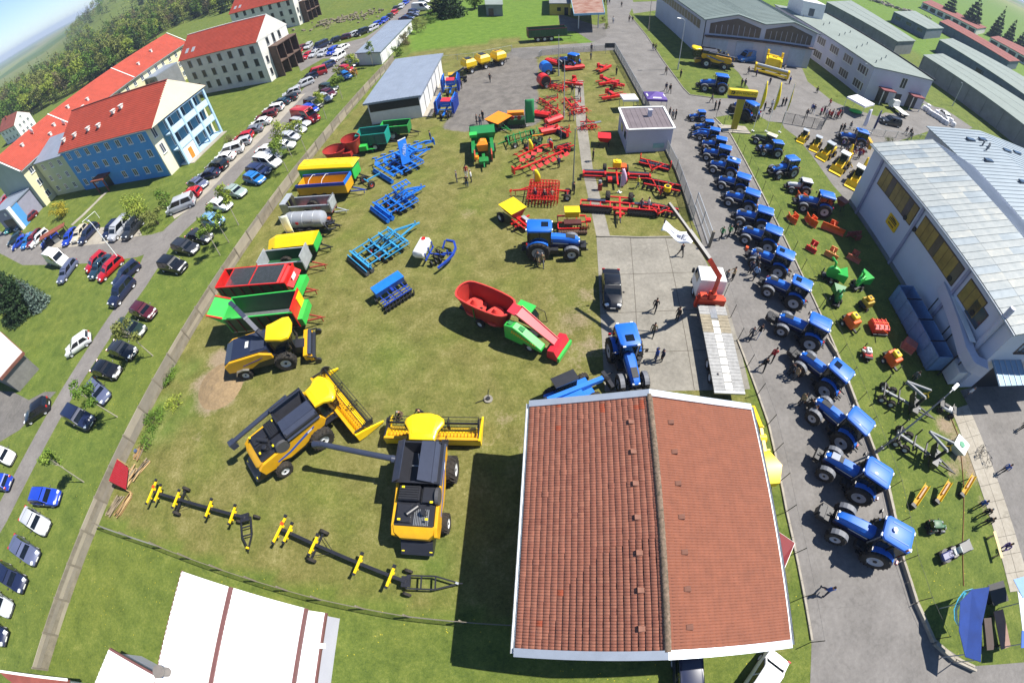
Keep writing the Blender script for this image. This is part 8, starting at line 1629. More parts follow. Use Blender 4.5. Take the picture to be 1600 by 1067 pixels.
# --- garden and forestry machines on the display lawn
def lawn_machines():
 def chipper(lab,at,rz,m,sc=1.0,chute=True):
  t=thing('wood_chipper',lab,'chipper',P(*at),R(rz),'green wood chippers');b=B();b.lathe((0,0,1.0),[(.02,-.25),(.75,-.22),(.8,0),(.75,.22),(.02,.25)],'Y',18);b.bd('flywheel_housing',m,t);h=B();h.loft([[(.3,-.35,.7),(.3,.35,.7),(.3,.35,1.3),(.3,-.35,1.3)],[(1.3,-.8,.6),(1.3,.8,.6),(1.3,.8,1.7),(1.3,-.8,1.7)]],cap=False);h.loft([[(1.28,-.76,.64),(1.28,.76,.64),(1.28,.76,1.66),(1.28,-.76,1.66)],[(.32,-.3,.75),(.32,.3,.75),(.32,.3,1.25),(.32,-.3,1.25)]],cap=False);h.bd('feed_funnel',m,t);f=B();f.b6(-1.1,.9,-.4,.4,.25,.45);f.beam((-1.1,0,.4),(-1.1,0,1.2),.1);[f.beam((x,y,0),(x,y,.4),.1)for x in(-.8,.7)for y in(-.45,.45)];f.bd('frame',M_DARK,t);[wheel(t,'wheel',0,s*.65,.32,.2,M_RIM,.5,14)for s in(-1,1)]
  if chute:b=B();b.tube([(-.2,0,1.7),(-.3,0,2.3),(-.9,.1,2.7)],.13,8);b.bd('chute',m,t)
  t.scale=(sc,)*3
 chipper('green wood chipper with wide open funnel, nearest the sixth kerb tractor',(1296,437),-30,M_LGR,1.0);chipper('green wood chipper with grey drum and tall chute by the hall shade',(1338,449),20,M_LGR,.95);chipper('round green chipper with a purple grey chute below the wide funnel',(1304,472),60,M_GRN,.85)
 def box_mach(lab,at,rz,m,m2,sc=1.0,nm='wood_splitter',cat='splitter',tall=1.2):
  t=thing(nm,lab,cat,P(*at),R(rz));b=B();b.b6(-.6,.6,-.5,.5,.35,tall);b.bd('housing',m,t,bev=.05);b=B();b.b6(-.35,.35,-.3,.3,tall,tall+.35);b.bd('hopper',m2,t,bev=.04);B().cyl((0,0,tall+.34),(0,0,tall+.38),.14,n=10).bd('feed_hole',M_DARK,t);f=B();f.b6(-1.0,1.0,-.1,.1,.2,.35);f.beam((1.0,0,.3),(1.0,0,1.0),.08);f.cyl((-.7,-.5,.6),(-.7,.5,.6),.16,n=8);f.bd('frame',M_DARK,t);[wheel(t,'wheel',-.3,s*.62,.26,.16,M_RIM,.5,12)for s in(-1,1)];b=B();[b.box((.2-.2*i,.55,.6+.15*i),(.2,.12,.2))for i in range(3)];b.bd('levers',m2,t);t.scale=(sc,)*3
 box_mach('dull yellow small splitter at the edge of the hall shade',(1350,480),10,mat('dull_yellow','a89030',.5,var=.2),M_YELD,.95);box_mach('orange splitter with yellow square hopper beside the fifth kerb tractor',(1325,510),-80,M_ORG,M_YEL,1.1);box_mach('orange splitter with yellow square hopper farther down the lawn',(1388,568),-80,M_ORG,M_YEL,1.1);box_mach('small red engine cart with white tank',(1351,556),70,M_RAL,M_WHITE,.85,'engine_cart','cart',.8)
 t=thing('flail_mower','bright red flail mower with open frame by the brick pile','mower',P(1369,515),R(80));b=B();b.ext([(-.7,.2),(-.7,.8),(-.2,1.0),(.6,.9),(.7,.2)],-.95,.95);b.bd('deck',M_RAL,t,bev=.04);f=B();[f.beam((-.6,y,1.0),(.6,y,.98),.07)for y in(-.8,-.3,.3,.8)];f.beam((0,-.9,1.05),(0,.9,1.05),.08);f.beam((-.6,0,.8),(-1.4,0,1.2),.08);f.bd('frame',M_ORG,t);roller(t,-.75,-.9,.9,.16,M_DARK,8,ring=False)
 t=thing('brick_stack','stack of salmon red roof battens and bricks by the container','brick stack',P(1416,545),R(-50));B().b6(-.7,.7,-.5,.5,0,.12).bd('pallet',M_WOOD,t)
 mb=mat('salmon_brick','b5665a',.85,var=.15)
 for z in range(6):
  for i in range(5):
   for j in range(3):B().box((-.52+i*.26+(z%2)*.02,-.33+j*.33,.2+z*.15),(.24,.31,.14)).bd('brick',mb,t)
 def blade(lab,at,rz,m,W=1.5,H=.9,vee=False,sc=1.0):
  t=thing('snow_plough',lab,'snow plough',P(*at),R(rz),'orange snow ploughs and grader blades');
  pr=[(.25,.05),(.05,.25),(0,.55),(.12,H),(.2,H),(.08,.55),(.13,.28),(.3,.1)]
  if vee:
   for s in(-1,1):b=B();b.ext(pr,0,s*W/2);b.moved(Matrix.Rotation(s*.45,4,'Z'));b.bd('blade',m,t)
  else:B().ext(pr,-W/2,W/2).bd('blade',m,t)
  f=B();[f.beam((.1,y,.35),(-.7,y*.5,.5),.09)for y in(-.5,.5)];f.beam((.1,0,.8),(-.6,0,.9),.07);f.b6(-.8,-.7,-.4,.4,.3,1.0);[f.beam((.1,y,.2),(.05,y,H),.06)for y in(-W*.3,0,W*.3)];f.bd('push_frame',m,t);t.scale=(sc,)*3
 blade('orange snow plough mounted before the blue tractor at the hall corner',(1250,316),200,M_ORG,2.2,1.0,True,1.0);blade('small orange plough blade, leftmost of the pair on the lawn',(1234,346),195,M_ORG,1.6,.8,True);blade('taller orange plough blade beside the small one',(1263,350),195,M_ORG,2.0,1.0,True)
 blade('wide rusty orange straight blade with a triangular hitch',(1299,362),235,M_ORG,2.6,.9,False,1.1);blade('red and black small blade with bent bar',(1266,392),220,M_RAL,1.3,.6);blade('peach orange grader blade on the lawn',(1297,402),225,mat('peach_orange','d98048',.5,var=.1),1.6,.7);blade('salmon red grader blade at the shade edge',(1332,407),225,mat('salmon_paint','b9604a',.55,var=.1),1.6,.7);blade('dark red spike roller in the hall shade',(1332,372),95,mat('dull_red','8a4038',.6,var=.15),2.4,.9)  # the roller has a duller red than the other blades
 t=thing('salt_spreader','brown hood spreader behind the blue tractor at the hall corner','spreader',P(1311,326),R(20));b=B();b.loft([[(-.3,-.3,.5),(.3,-.3,.5),(.3,.3,.5),(-.3,.3,.5)],[(-.6,-.7,1.4),(.6,-.7,1.4),(.6,.7,1.4),(-.6,.7,1.4)]]);b.bd('hopper',mat('rust_brown','8d4a38',.6,var=.15),t);b=B();[b.beam((x,y,0),(x*.5,y*.5,.6),.07)for x in(-.5,.5)for y in(-.5,.5)];b.bd('legs_frame',M_DARK,t)
 # timber trailers with cranes
 for i,(tl,ns,lab)in enumerate((((1378,608),(1438,640),'silver forestry trailer with folded crane, upper one beside the hall shade'),((1402,676),(1470,722),'silver forestry trailer with folded crane, lower one on the bare soil'))):
  t,L=mach('forestry_trailer',lab,'forestry trailer',tl,ns,.7,'forestry trailers');f=B();f.beam((-L/2,0,.7),(L/2,0,.7),.2,.2);f.bd('beam',mat('dull_silver','7f8387',.6,var=.15),t);[wheel(t,'wheel',x,s*.75,.4,.34,M_RIM,.5,16,12)for x in(-L/2+.3,-L/2+1.25)for s in(-1,1)];b=B()
  [b.b6(-L/2+.1,-L/2+1.5,s*.75-.08,s*.75+.08,.4,.55)for s in(-1,1)];b.bd('bogie',M_DARK,t)
  for x in(-L/2+.2,-L/2+1.7,-L/2+2.9):b=B();b.beam((x,-.85,.85),(x,.85,.85),.12);[b.beam((x,s*.85,.85),(x,s*.95,1.7),.09)for s in(-1,1)];b.bd('stake_bunk',M_DARK,t)
  b=B();b.b6(L/2-1.3,L/2-1.2,-.85,.85,.8,1.7);b.bd('headboard',M_DARK,t);p0=V3((L/2-.6,0,.9));b=B();b.cyl(p0,p0+V3((0,0,1.3)),.16,n=10);b.b6(p0.x-.3,p0.x+.3,-.8,.8,.3,.9);b.bd('crane_column',M_SKB,t);p1=p0+V3((0,0,1.3));p2=p1+V3((-2.2,.3,.35));p3=p2+V3((2.5,.4,.05));b=B();b.beam(p1,p2,.18,.22);b.bd('crane_arm',mat('dull_silver','7f8387',.6,var=.15),t);b=B();b.beam(p2,p3,.14,.18);b.bd('crane_jib',mat('dull_silver','7f8387'),t);b=B();b.cyl(p3,p3-V3((0,0,.5)),.06,n=6);[b.tube([p3-V3((0,0,.5)),p3+V3((s*.35,0,-.8)),p3+V3((s*.1,0,-1.2))],.05,5)for s in(-1,1)];b.bd('log_grapple',mat('grapple_yellow','cfae22',.5),t);drawbar(t,L/2-.3,L/2+1.5,.6,.7)
 t=thing('quad_bike','black and white all terrain quad near the lamp head','quad',P(1474,642),R(-40));[wheel(t,'wheel',x,s*.45,.3,.26,M_DARK,.5,14,10)for x in(-.6,.65)for s in(-1,1)];B().b6(-.7,.8,-.3,.3,.4,.75).bd('body',M_WHITE,t,bev=.08);B().b6(-.5,.1,-.18,.18,.75,.88).bd('seat',M_BLACK,t,bev=.04);b=B();b.tube([(.45,-.4,1.05),(.4,0,.95),(.45,.4,1.05)],.03,6);b.b6(.5,.9,-.45,.45,.78,.82);b.b6(-.95,-.5,-.45,.45,.78,.82);b.bd('racks_and_bars',M_BLACK,t)
 t=thing('tilted_bin','grey metal bin with green logo tipped at the crane grapple','bin',P(1492,700),R(-60));b=B();b.loft([[(-.5,-.7,.1),(.4,-.7,.1),(.4,.7,.1),(-.5,.7,.1)],[(-.6,-.75,.9),(.8,-.75,.8),(.8,.75,.8),(-.6,.75,.9)]]);b.bd('tub',M_GALV,t);B().cyl((.1,0,.88),(.1,0,.91),.3,n=16).bd('green_ring',mat('ring_green','3f8f6a',.6),t)
 # mowers
 for i,(at,lab,hasbag,col)in enumerate((((1468,820),None,0,'2c5c38'),((1478,868),'ride on mower with white rim seat and long grass bag',1,'2b2f66'))):
  if lab is None:continue
  t=thing('ride_on_mower',lab,'mower',P(*at),R(182));[wheel(t,'wheel',x,s*.42,r,.2,M_WHITE,.5,14)for x,r in((-.5,.27),(.75,.2))for s in(-1,1)];B().b6(-.2,1.1,-.32,.32,.35,.75).bd('bonnet',mat('mower_paint',col,.4,coat=.3),t,bev=.1);B().b6(-.75,-.2,-.4,.4,.45,.6).bd('deck',M_BLACK,t);b=B();b.b6(-.7,-.25,-.25,.25,.62,.75);b.b6(-.8,-.68,-.25,.25,.7,1.1);b.bd('seat',mat('mower_seat','c9cfc6',.5),t,bev=.04);b=B();b.lathe((.05,0,1.0),[(.17,-.02),(.2,0),(.17,.02)],'Z',14);b.cyl((.15,0,.7),(.05,0,1.0),.03,n=6);b.bd('steering_wheel',M_BLACK,t);B().cyl((.2,0,.2),(.2,0,.3),.55,n=16).bd('cutter_deck',M_DARK,t);B().b6(-2.3,-.9,-.45,.45,.3,.85).bd('grass_bag',M_SKB,t,bev=.08);b=B();[b.tube([(-.9,s*.3,.5),(-2.2,s*.4,.9)],.025,5)for s in(-1,1)];b.bd('bag_frame',M_GALV,t)
  # sawhorses with hedge tools
 for i,(at,nm)in enumerate((((1430,778),'leftmost'),((1466,772),'middle'),((1504,762),'rightmost'))):
  t=thing('log_conveyor','tilted yellow log conveyor, %s of the three beside the bare soil'%nm,'conveyor',P(*at),R(35));b=B();b.slab([(-.9,-.18,.35),(.9,-.18,1.0),(.9,.18,1.0),(-.9,.18,.35)],.06);b.bd('trough',M_YELD,t);[B().slab([(-.9,s*.18,.35),(.9,s*.18,1.0),(.9,s*.24,1.2),(-.9,s*.24,.55)],.03).bd('trough_side',M_YEL,t)for s in(-1,1)];B().beam((-.3,0,.65),(.7,0,1.0),.14).bd('log',mat('pale_log','c9a98a',.8,var=.15),t);b=B();[b.beam((.5,s*.3,0),(.5,s*.15,.85),.06)for s in(-1,1)];b.b6(-1.1,-.7,-.25,.25,0,.4);b.bd('stand',M_DARK,t)
 t=thing('timber_bench','pale timber bench on the paving edge with dark legs','bench',P(1556,852,.5),ang((1551,830),(1563,872)));t.location.z=0;B().b6(-1.1,1.1,-.16,.16,.72,.78).bd('top',mat('fresh_pine','d8c08a',.75,var=.1),t,bev=.01);[B().b6(x-.05,x+.05,-.2,.2,0,.72).bd('leg',M_WOOD,t)for x in(-.8,.8)]
 for i in range(2):
  t=thing('bicycle',('black bicycle on the paving with wheels turned up' if i else 'bicycle with pale rims beside the upturned one'),'bicycle',P(1528+i*10,708+i*10),R(40+i*50));
  for x in(-.5,.5):b=B();b.lathe((x,0,.34),[(.31,-.02),(.34,0),(.31,.02)],'Y',18);[b.beam((x,0,.34),(x+.31*math.cos(a),0,.34+.31*math.sin(a)),.008)for a in[k*math.pi/4 for k in range(8)]];b.bd('wheel',M_DARK,t)
  b=B();pts=[(-.5,0,.34),(-.1,0,.32),(.38,0,.75),(-.2,0,.8),(-.1,0,.32)];b.tube(pts,.02,5);b.tube([(-.5,0,.34),(-.2,0,.8)],.015,5);b.tube([(.5,0,.34),(.36,0,.95)],.02,5);b.tube([(.36,-.25,.98),(.36,.25,.98)],.015,5);b.bd('frame',plain('3a3d42'),t);B().box((-.22,0,.88),(.24,.12,.05)).bd('saddle',M_BLACK,t)
lawn_machines()
def store_side():
 t=thing('grab_arm','yellow excavator attachment lying between the tiled store and the road','attachment',P(1181,692),ang((1182,655),(1206,750)));b=B();b.beam((-2.6,0,.8),(-.6,0,1.2),.3,.5);b.beam((-.6,0,1.2),(1.2,0,.9),.25,.4);[b.beam((x,-.5,.9),(x,.5,.9),.14)for x in(-.9,1.0)];b.bd('arm',M_YEL,t);B().cyl((.1,-.3,1.0),(.1,.3,1.0),.35,n=14).bd('pulley',M_YEL,t);b=B();b.loft([[(1.2,-.3,.4),(1.2,.3,.4),(1.2,.3,1.2),(1.2,-.3,1.2)],[(2.4,-.9,.3),(2.4,.9,.3),(2.4,.9,1.4),(2.4,-.9,1.4)],[(3.6,-.6,.3),(3.6,.6,.3),(3.6,.6,1.0),(3.6,-.6,1.0)]]);b.bd('bucket',M_YEL,t,smooth=True);B().b6(-1.4,1.2,-.4,-.2,.3,.6).bd('skid',M_DARK,t)
 t=thing('stall_awning','dark red awning with white edge beside the tiled store','awning',P(1226,858,2.2));t.location.z=0;o=t.location;pts=[P(1212,828,2.5),P(1241,848,2.1),P(1222,894,2.1),P(1216,880,2.6)];pts=[p-o for p in pts];B().slab(pts,.05).bd('canvas',mat('dark_red_canvas','6d1a1e',.7,var=.1),t);b=B();b.beam(pts[1],pts[2],.08);b.beam(pts[0],pts[1],.05);b.bd('white_edge',M_WHITE,t);[B().cyl((p.x,p.y,0),p,.03,n=6).bd('pole',M_GALV,t)for p in(pts[1],pts[2])]
store_side()
# -- fences, posts, flags, tents
M_FCONC=mat('fence_concrete','8f8676',.9,var=.12,scale=1.1,detail=6,col2='6f685b');M_FPOST=mat('fence_post_concrete','7a7264',.9,var=.12)
def concrete_fence():
 H=1.6;a,b_=P(52,1042,H),P(613,86,H);pts=[P(*p,H)for p in((49,1042),(101,893),(163,740),(233,603),(320,457),(410,324),(495,220),(564,139),(613,86))]
 # straight line fitted through the surveyed top edge
 c=sum(pts,V3())/len(pts);d=(pts[-1]-pts[0]).normalized();a=c+d*(pts[0]-c).dot(d);L=(pts[-1]-pts[0]).length;a.z=0;rz=math.atan2(d.y,d.x);n=round(L/3.02);s=L/n
 t=thing('concrete_fence','long pale concrete panel fence between the lane verge and the yard','fence',a,rz)
 pm=B().b6(-.07,.07,-.08,.08,0,H+.06).bd('fence_post',M_FPOST,t,bev=.01).data;bm_=[]
 for k in range(4):
  z0=k*H/4;b=B();b.b6(.075,s-.075,-.035,.035,z0+.008,z0+H/4-.008);bm_.append(b.bd('fence_plank',M_FCONC,t).data)
 for o in list(t.children):bpy.data.objects.remove(o)
 alt=[M_FCONC,mat('fence_concrete_pale','999080',.9,var=.1,scale=.9),mat('fence_concrete_grey','837c70',.9,var=.13,scale=.8)]
 for i in range(n+1):
  o=bpy.data.objects.new('fence_post',pm);C.objects.link(o);o.parent=t;o.location=(i*s,0,rnd.uniform(-.03,.02));o.rotation_euler=(rnd.uniform(-.02,.02),0,0)
  if i==n:break
  for k in range(4):
   o=bpy.data.objects.new('fence_plank',bm_[k]);C.objects.link(o);o.parent=t;o.location=(i*s,rnd.uniform(-.012,.012),0);o.material_slots[0].link='OBJECT';o.material_slots[0].material=rnd.choice(alt)
concrete_fence()
def wire_fence(lab,px,H,step,base=0.0,mesh=.12,postm=M_FPOST,railr=.025,lean=0.0,name='wire_fence',post=.05,z0=.1,mw=.006):
 pts=[P(*p)for p in px];o=pts[0];t=thing(name,lab,'fence',o);loc=[p-o for p in pts]
 for a,b_ in zip(loc[:-1],loc[1:]):
  d=b_-a;L=d.length;u=d/L;n=max(1,round(L/step))
  for i in range(n+(1 if b_ is loc[-1]else 0)):q=a+d*i/n;B().cyl((q.x,q.y,0),(q.x+lean*-u.y,q.y+lean*u.x,H+.06),post,n=7).bd('fence_post',postm,t)
  top=V3((0,0,H));b=B();b.cyl(a+top,b_+top,railr,n=6)
  b.bd('top_rail',postm,t)
  if mesh:
   b=B();k=int((L+H)/(mesh*1.414));
   for i in range(k):
    x=i*mesh*1.414-H
    for sg in(1,-1):
     xa,xb,za,zb=x,x+H,z0,H
     if xa<0:za+=-xa;xa=0
     if xb>L:zb-=xb-L;xb=L
     if zb-za<.05:continue
     if sg<0:pa,pb=a+u*(L-xa),a+u*(L-xb)
     else:pa,pb=a+u*xa,a+u*xb
     b.beam(V3((pa.x,pa.y,za)),V3((pb.x,pb.y,zb)),mw)
   b.bd('wire_mesh',mat('grey_wire','62676b',.6,.3,var=.1),t,kind='stuff')
  if base:
   e=B();q=V3((-u.y,u.x,0))*.09;e.prism([a+q,b_+q,b_-q,a-q],-.1,base);e.bd('base_wall',M_CONC,t)
 return t
wire_fence('wire mesh fence on concrete posts crossing the lawn in front of the combines',[(164,826),(253,856),(400,908),(501,937),(640,964),(810,978)],1.5,3.0,lean=.06,post=.06,mesh=.14)
wire_fence('grey mesh fence on a low wall along the road beside the red implements',[(960,79),(1003,158),(1044,245),(1056,269)],1.7,2.6,.3,.09,M_GALV,mw=.012)
wire_fence('grey mesh fence on a low wall from the kiosk to the truck gate',[(1056,269),(1082,345)],1.7,2.6,.3,.09,M_GALV,mw=.012)
wire_fence('thin post fence between the crane truck, tiled store and the road',[(1131,463),(1152,532),(1199,664),(1227,800),(1267,1003)],1.7,2.6,0,0,M_DARK,railr=.008,post=.03)
wire_fence('thin post fence behind the kerb row of blue tractors',[(1118,186),(1143,211),(1202,321),(1252,422),(1280,482),(1311,553),(1340,627),(1369,703),(1391,762),(1414,875),(1435,939),(1462,998)],1.5,3.0,0,0,M_DARK,railr=.012,post=.03)
wire_fence('grey yard fence with bicycles at the upper yard entrance',[(842,92),(846,88),(960,79)],1.3,2.4,0,.1,M_GALV,mw=.01)
wire_fence('wire gate fence with dark posts beside the yellow loaders',[(1222,192),(1283,203),(1290,190)],1.8,2.0,0,.1,M_DARK,mw=.01)
wire_fence('low wire fence past the blue loader to the works halls',[(1318,208),(1380,214),(1452,222)],1.3,3.2,0,.15,M_GALV)
wire_fence('short railing around the blue crawler tractor',[(1137,187),(1160,187),(1190,186)],1.0,1.6,0,0,M_GALV)
wire_fence('wire fence along the meadow above the yellow seed hoppers',[(690,97),(740,92),(800,80)],1.2,3.5,0,.2,M_GALV)
def low_walls():
 for lab,px in(('low pale kerb wall beside the tractor row',[(1293.6,530),(1309,554),(1338,628.7),(1367,704.6),(1388.6,763),(1412.5,875.5),(1433,940),(1460,1000),(1490,1026),(1522,1041)]),):
  t=thing('low_wall',lab,'wall',P(*px[0]));o=t.location;w=.16
  for a,b_ in zip(px[:-1],px[1:]):
   a,b_=P(*a)-o,P(*b_)-o;d=b_-a;n=max(1,round(d.length/2));u=d.normalized();q=V3((-u.y,u.x,0))*-.32
   for i in range(n):c=a+d*(i+.5)/n+q;B().box((c.x,c.y,.19),(d.length/n-.03,w,.42),rz=math.atan2(d.y,d.x)).bd('wall_block',M_SAND,t)
low_walls()
def gate():
 a,b_=P(1086,322),P(1107,385);t=thing('open_gate','grey mesh gate leaf standing open beside the crane truck jib','gate',a,math.atan2((b_-a).y,(b_-a).x));L=(b_-a).length;b=B();[b.beam((x,0,.15),(x,0,1.9),.07)for x in(0,L/2,L)];[b.beam((0,0,z),(L,0,z),.06)for z in(.15,1.0,1.9)];b.bd('gate_frame',M_GALV,t);b=B();[b.beam((L*i/50,0,.15),(L*i/50,0,1.9),.012)for i in range(50)];b.bd('bars',M_GALV,t,kind='stuff');B().b6(L,L+.25,-.12,.12,0,2.1).bd('gate_post',M_FPOST,t)
gate()
def lamp(lab,base,H,ang_,arm=1.2,m=M_GALV,head=True,r=.09):
 t=thing('lamp_post',lab,'lamp post',P(*base),R(ang_));B().cyl((0,0,0),(0,0,H),r,r*.55,n=10).bd('pole',m,t);B().cyl((0,0,0),(0,0,1.1),r*1.6,n=10).bd('base_sleeve',m,t)
 if arm:b=B();b.tube([(0,0,H-.05),(arm*.35,0,H+.35),(arm,0,H+.45)],.04,6);b.bd('arm',m,t);B().box((arm+.3,0,H+.45),(.8,.26,.14),ry=R(-6)).bd('lantern',M_STEEL,t,bev=.03)
lamp('tall grey lamp post leaning over the forestry trailers beside the second kerb tractor',(1367,708),8.6,20,.8,plain('7d8085',.5));lamp('lamp post with curved arm beside the yard path',(895,298),7.9,10,2.2,plain('7c8478',.5));lamp('lamp post on the grass strip before the twin gabled hall',(1059,109),9.6,185,1.0);lamp('slim lamp post at the blue baler',(873,119),7.6,180,0);lamp('slim post between the red mowers and two visitors',(881,185),9,180,0);lamp('white lamp post on the lawn among the red and navy cars',(192,412),7.2,150,.9,M_WHITE);lamp('thin lamp post at the meadow end of the road',(1013,49),8,180,.6,plain('9a8f80',.6));lamp('lamp post in front of the hall doors',(1130,78),7,180,.5);lamp('small lamp post beside the office block gable',(1338,152),7,200,.8);lamp('lamp post on the grass between office block and long shed',(1488,166),6,200,.9)
def post_flag(lab,base,H,col,fw=.75,f0=.35,pm=M_WHITE,lean=(0,0),txt=None,square=False,cat='flag'):
 t=thing('flag',lab,cat,P(*base));tip=V3((lean[0],lean[1],H));B().cyl((0,0,0),tip,.035,n=6).bd('pole',pm,t);b=B();b.b6(-.3,.3,-.08,.08,0,.06);b.b6(-.08,.08,-.3,.3,.062,.12);b.bd('foot',pm,t)
 vs,fs,n=[],[],10;m=mat('flag_'+col,col,.75,var=.04)
 for i in range(n+1):
  u=i/n;z=H*f0+(H-H*f0)*u;w=fw*(1 if square else(.35+.65*math.sin(math.pi*min(1,.12+u*.86))));c=tip*(z/H)
  for k in range(4):v=k/3;vs.append((c.x+.04+w*v,c.y+.07*math.sin(u*5+v*3),z))
 for i in range(n):
  for k in range(3):q=i*4+k;fs.append((q,q+1,q+5,q+4))
 o=B().add(vs,fs).bd('cloth',m,t,smooth=True);sm=o.modifiers.new('thickness','SOLIDIFY');sm.thickness=.012
 return t,o
for i,(bs,w)in enumerate((((1176,205),'left'),((1197,206),'middle'),((1218,207),'right'))):post_flag('tall pole with a narrow yellow flag behind the crawler tractor, %s of three'%w,bs,8.2,'e8cf12',.55 if i<2 else .18,.45)
post_flag('yellow feather flag in front of the red tine harrow',(835,295),2.6,'e6d820',.7,.25);post_flag('yellow feather flag between the two red ploughs',(826,246),2.6,'e6d820',.6,.25);post_flag('white and pink feather flag on the folding roller',(968,301),3.2,'d9b7d0',.6,.25);post_flag('green banner with slanted top beside the orange drill',(821,198),4.2,'2f8f55',1.3,.12,square=True);post_flag('white banner with purple marks behind the blue loader tractor',(1345,204),4.2,'d8d6ea',.8,.2,square=True);post_flag('dark blue banner behind the blue loader tractor',(1361,208),4.5,'2b2a63',.45,.15,square=True);post_flag('white and lime flag standing in the green muck spreader',(459,386),4.4,'e6ead2',.9,.25,square=True)
post_flag('small yellow sign flag lying by the kerb strip grass',(310,190),1.4,'e8cf12',.8,.3)
def totem():
 t=thing('totem_sign','yellow totem with black lettered header board at the road corner','sign',P(1146,203),R(-4));H=6.4
 B().ext([(-.45,.1),(.45,.1),(.6,H-1.3),(-.6,H-1.3)],-.16,.16).bd('column',mat('totem_olive_yellow','a8981e',.5,var=.06),t);bd=B().b6(-2.3,2.3,-.3,.3,H-.85,H+.15).bd('header_board',M_YEL,t,bev=.08);B().b6(-2.2,2.2,-.28,.28,H-1.3,H-.86).bd('blue_strip',mat('strip_indigo','2c2a66',.5),t)
 text_part('NEW HOLLAND',.5,M_BLACK,bd,(.4,-.305,H-.35),(R(90),0,0));b=B();b.b6(-1.95,-1.45,-.32,-.3,H-.58,H-.1);b.bd('leaf_emblem',M_BLACK,bd);b=B();b.ext([(-1.88,H-.5),(-1.75,H-.5),(-1.6,H-.2),(-1.72,H-.2)],-.33,-.32);b.bd('emblem_stroke',M_YEL,bd);B().b6(-2.2,2.4,-1.2,1.2,0,.16).bd('plinth',M_SAND,t)
totem()
def tents():
 def canopy(nm,lab,at,w,d,h,col,rz=0,peak=.7,wall=None):
  t=thing(nm,lab,'tent',P(*at),R(rz));m=mat('canvas_'+col,col,.7,var=.04);b=B();b.add([(-w,-d,h),(w,-d,h),(w,d,h),(-w,d,h),(0,0,h+peak),(-w,-d,h-.35),(w,-d,h-.35),(w,d,h-.35),(-w,d,h-.35)],[(0,1,4),(1,2,4),(2,3,4),(3,0,4),(0,5,6,1),(1,6,7,2),(2,7,8,3),(3,8,5,0)]);o=b.bd('canvas',m,t);sm=o.modifiers.new('thickness','SOLIDIFY');sm.thickness=.02;[B().b6(sx*(w-.05)-.03,sx*(w-.05)+.03,sy*(d-.05)-.03,sy*(d-.05)+.03,0,h).bd('leg',M_GALV,t)for sx in(-1,1)for sy in(-1,1)]
  return t
 pt=canopy('market_tent','small purple tent behind the kiosk by the road',(1021,171),1.6,1.5,2.3,'5a4390',-5);B().slab([(-.7,-1.3,2.42),(.7,-1.3,2.42),(.62,-1.1,2.52),(-.62,-1.1,2.52)],.02).bd('white_print',M_WHITE,pt);[B().slab([(s*1.45,-.7,2.4),(s*1.45,.5,2.4),(s*1.25,.4,2.5),(s*1.25,-.6,2.5)],.02).bd('white_print',M_WHITE,pt)for s in(-1,1)];canopy('parasol','white round topped canopy at the kiosk rear corner',(981,172),1.2,1.1,2.2,'e8e6e6',0,.4);canopy('market_tent','white stall tent beside the office block lawn',(1338,176),2.2,2.0,2.6,'f0eef2',25,.3)
 t=thing('green_dinghy','bright green rounded float under the white stall tent','float',P(1336,177),R(-10));B().sph((0,0,.4),1,12,8,(1.5,.7,.4)).bd('hull',M_LGR,t,smooth=True)
 t=thing('blue_marquee','deep blue tarpaulin shelter with brown tables in the bottom right corner','tent',P(1530,985));o=t.location;L2=lambda x,y,z:P(x,y,z)-o
 dm=mat('deep_blue_tarp','0f357c',.85,var=.15,scale=.8,bump=.3,bscale=3);B().slab([L2(1500,940,2.3),L2(1518,921,2.3),L2(1546,917,2.6),L2(1534,975,2.6),L2(1532,1034,2.6),L2(1508,1026,2.3),L2(1498,985,2.3)],.05).bd('tarpaulin',dm,t);b=B();n=9
 pts=[(1519,919),(1506,923),(1497,935),(1490,952),(1491,968),(1497,978)];b.add([L2(x,y,2.2)for x,y in pts]+[L2(x+5,y+2,.9)for x,y in pts],[(i,i+1,7+i,6+i)for i in range(5)]);q=b.bd('crumpled_edge',mat('cyan_film','3fb4e0',.25,var=.4,scale=5,bump=.8,bscale=12),t);q.modifiers.new('thickness','SOLIDIFY').thickness=.03
 [B().cyl(V3((p.x,p.y,0)),p,.04,n=6).bd('pole',M_GALV,t)for p in(L2(1502,942,2.25),L2(1544,920,2.55),L2(1531,1030,2.55),L2(1508,1022,2.25))]
 for i,(c0,c1,w,m)in enumerate((((1560,953),(1572,1012),.55,plain('8a6a5c')),((1548,930),(1572,922),.8,plain('2f2e30')),((1543,965),(1548,1015),.4,plain('3b2a22')))):
  a,b_=P(*c0,.75),P(*c1,.75);t2=thing('beer_table',('long brown table beside the blue shelter','dark table at the head of the blue shelter','dark narrow bench table beneath the blue shelter edge')[i],'table',(a+b_)/2,math.atan2((b_-a).y,(b_-a).x));t2.location.z=0;L=(b_-a).length;B().b6(-L/2,L/2,-w,w,.7,.76).bd('table_top',m,t2);[B().b6(x-.04,x+.04,-w*.8,w*.8,0,.7).bd('leg',M_DARK,t2)for x in(-L/2+.3,L/2-.3)]
 t=thing('white_blue_marquee','white and blue marquee roof cut by the right edge','tent',P(1602,960));o=t.location
 for k,(poly,m)in enumerate((([(1583,905),(1612,897),(1612,930),(1598,934)],mat('pale_blue_canvas','7c9fd8',.7)),([(1590,922),(1598,934),(1612,930),(1612,985),(1598,985)],M_CLOTH),([(1596,985),(1612,985),(1612,1010),(1595,1012)],mat('royal_blue_canvas','2b5cb5',.7)))):B().slab([P(x,y,2.5)-o for x,y in poly],.04).bd('canvas',m,t)
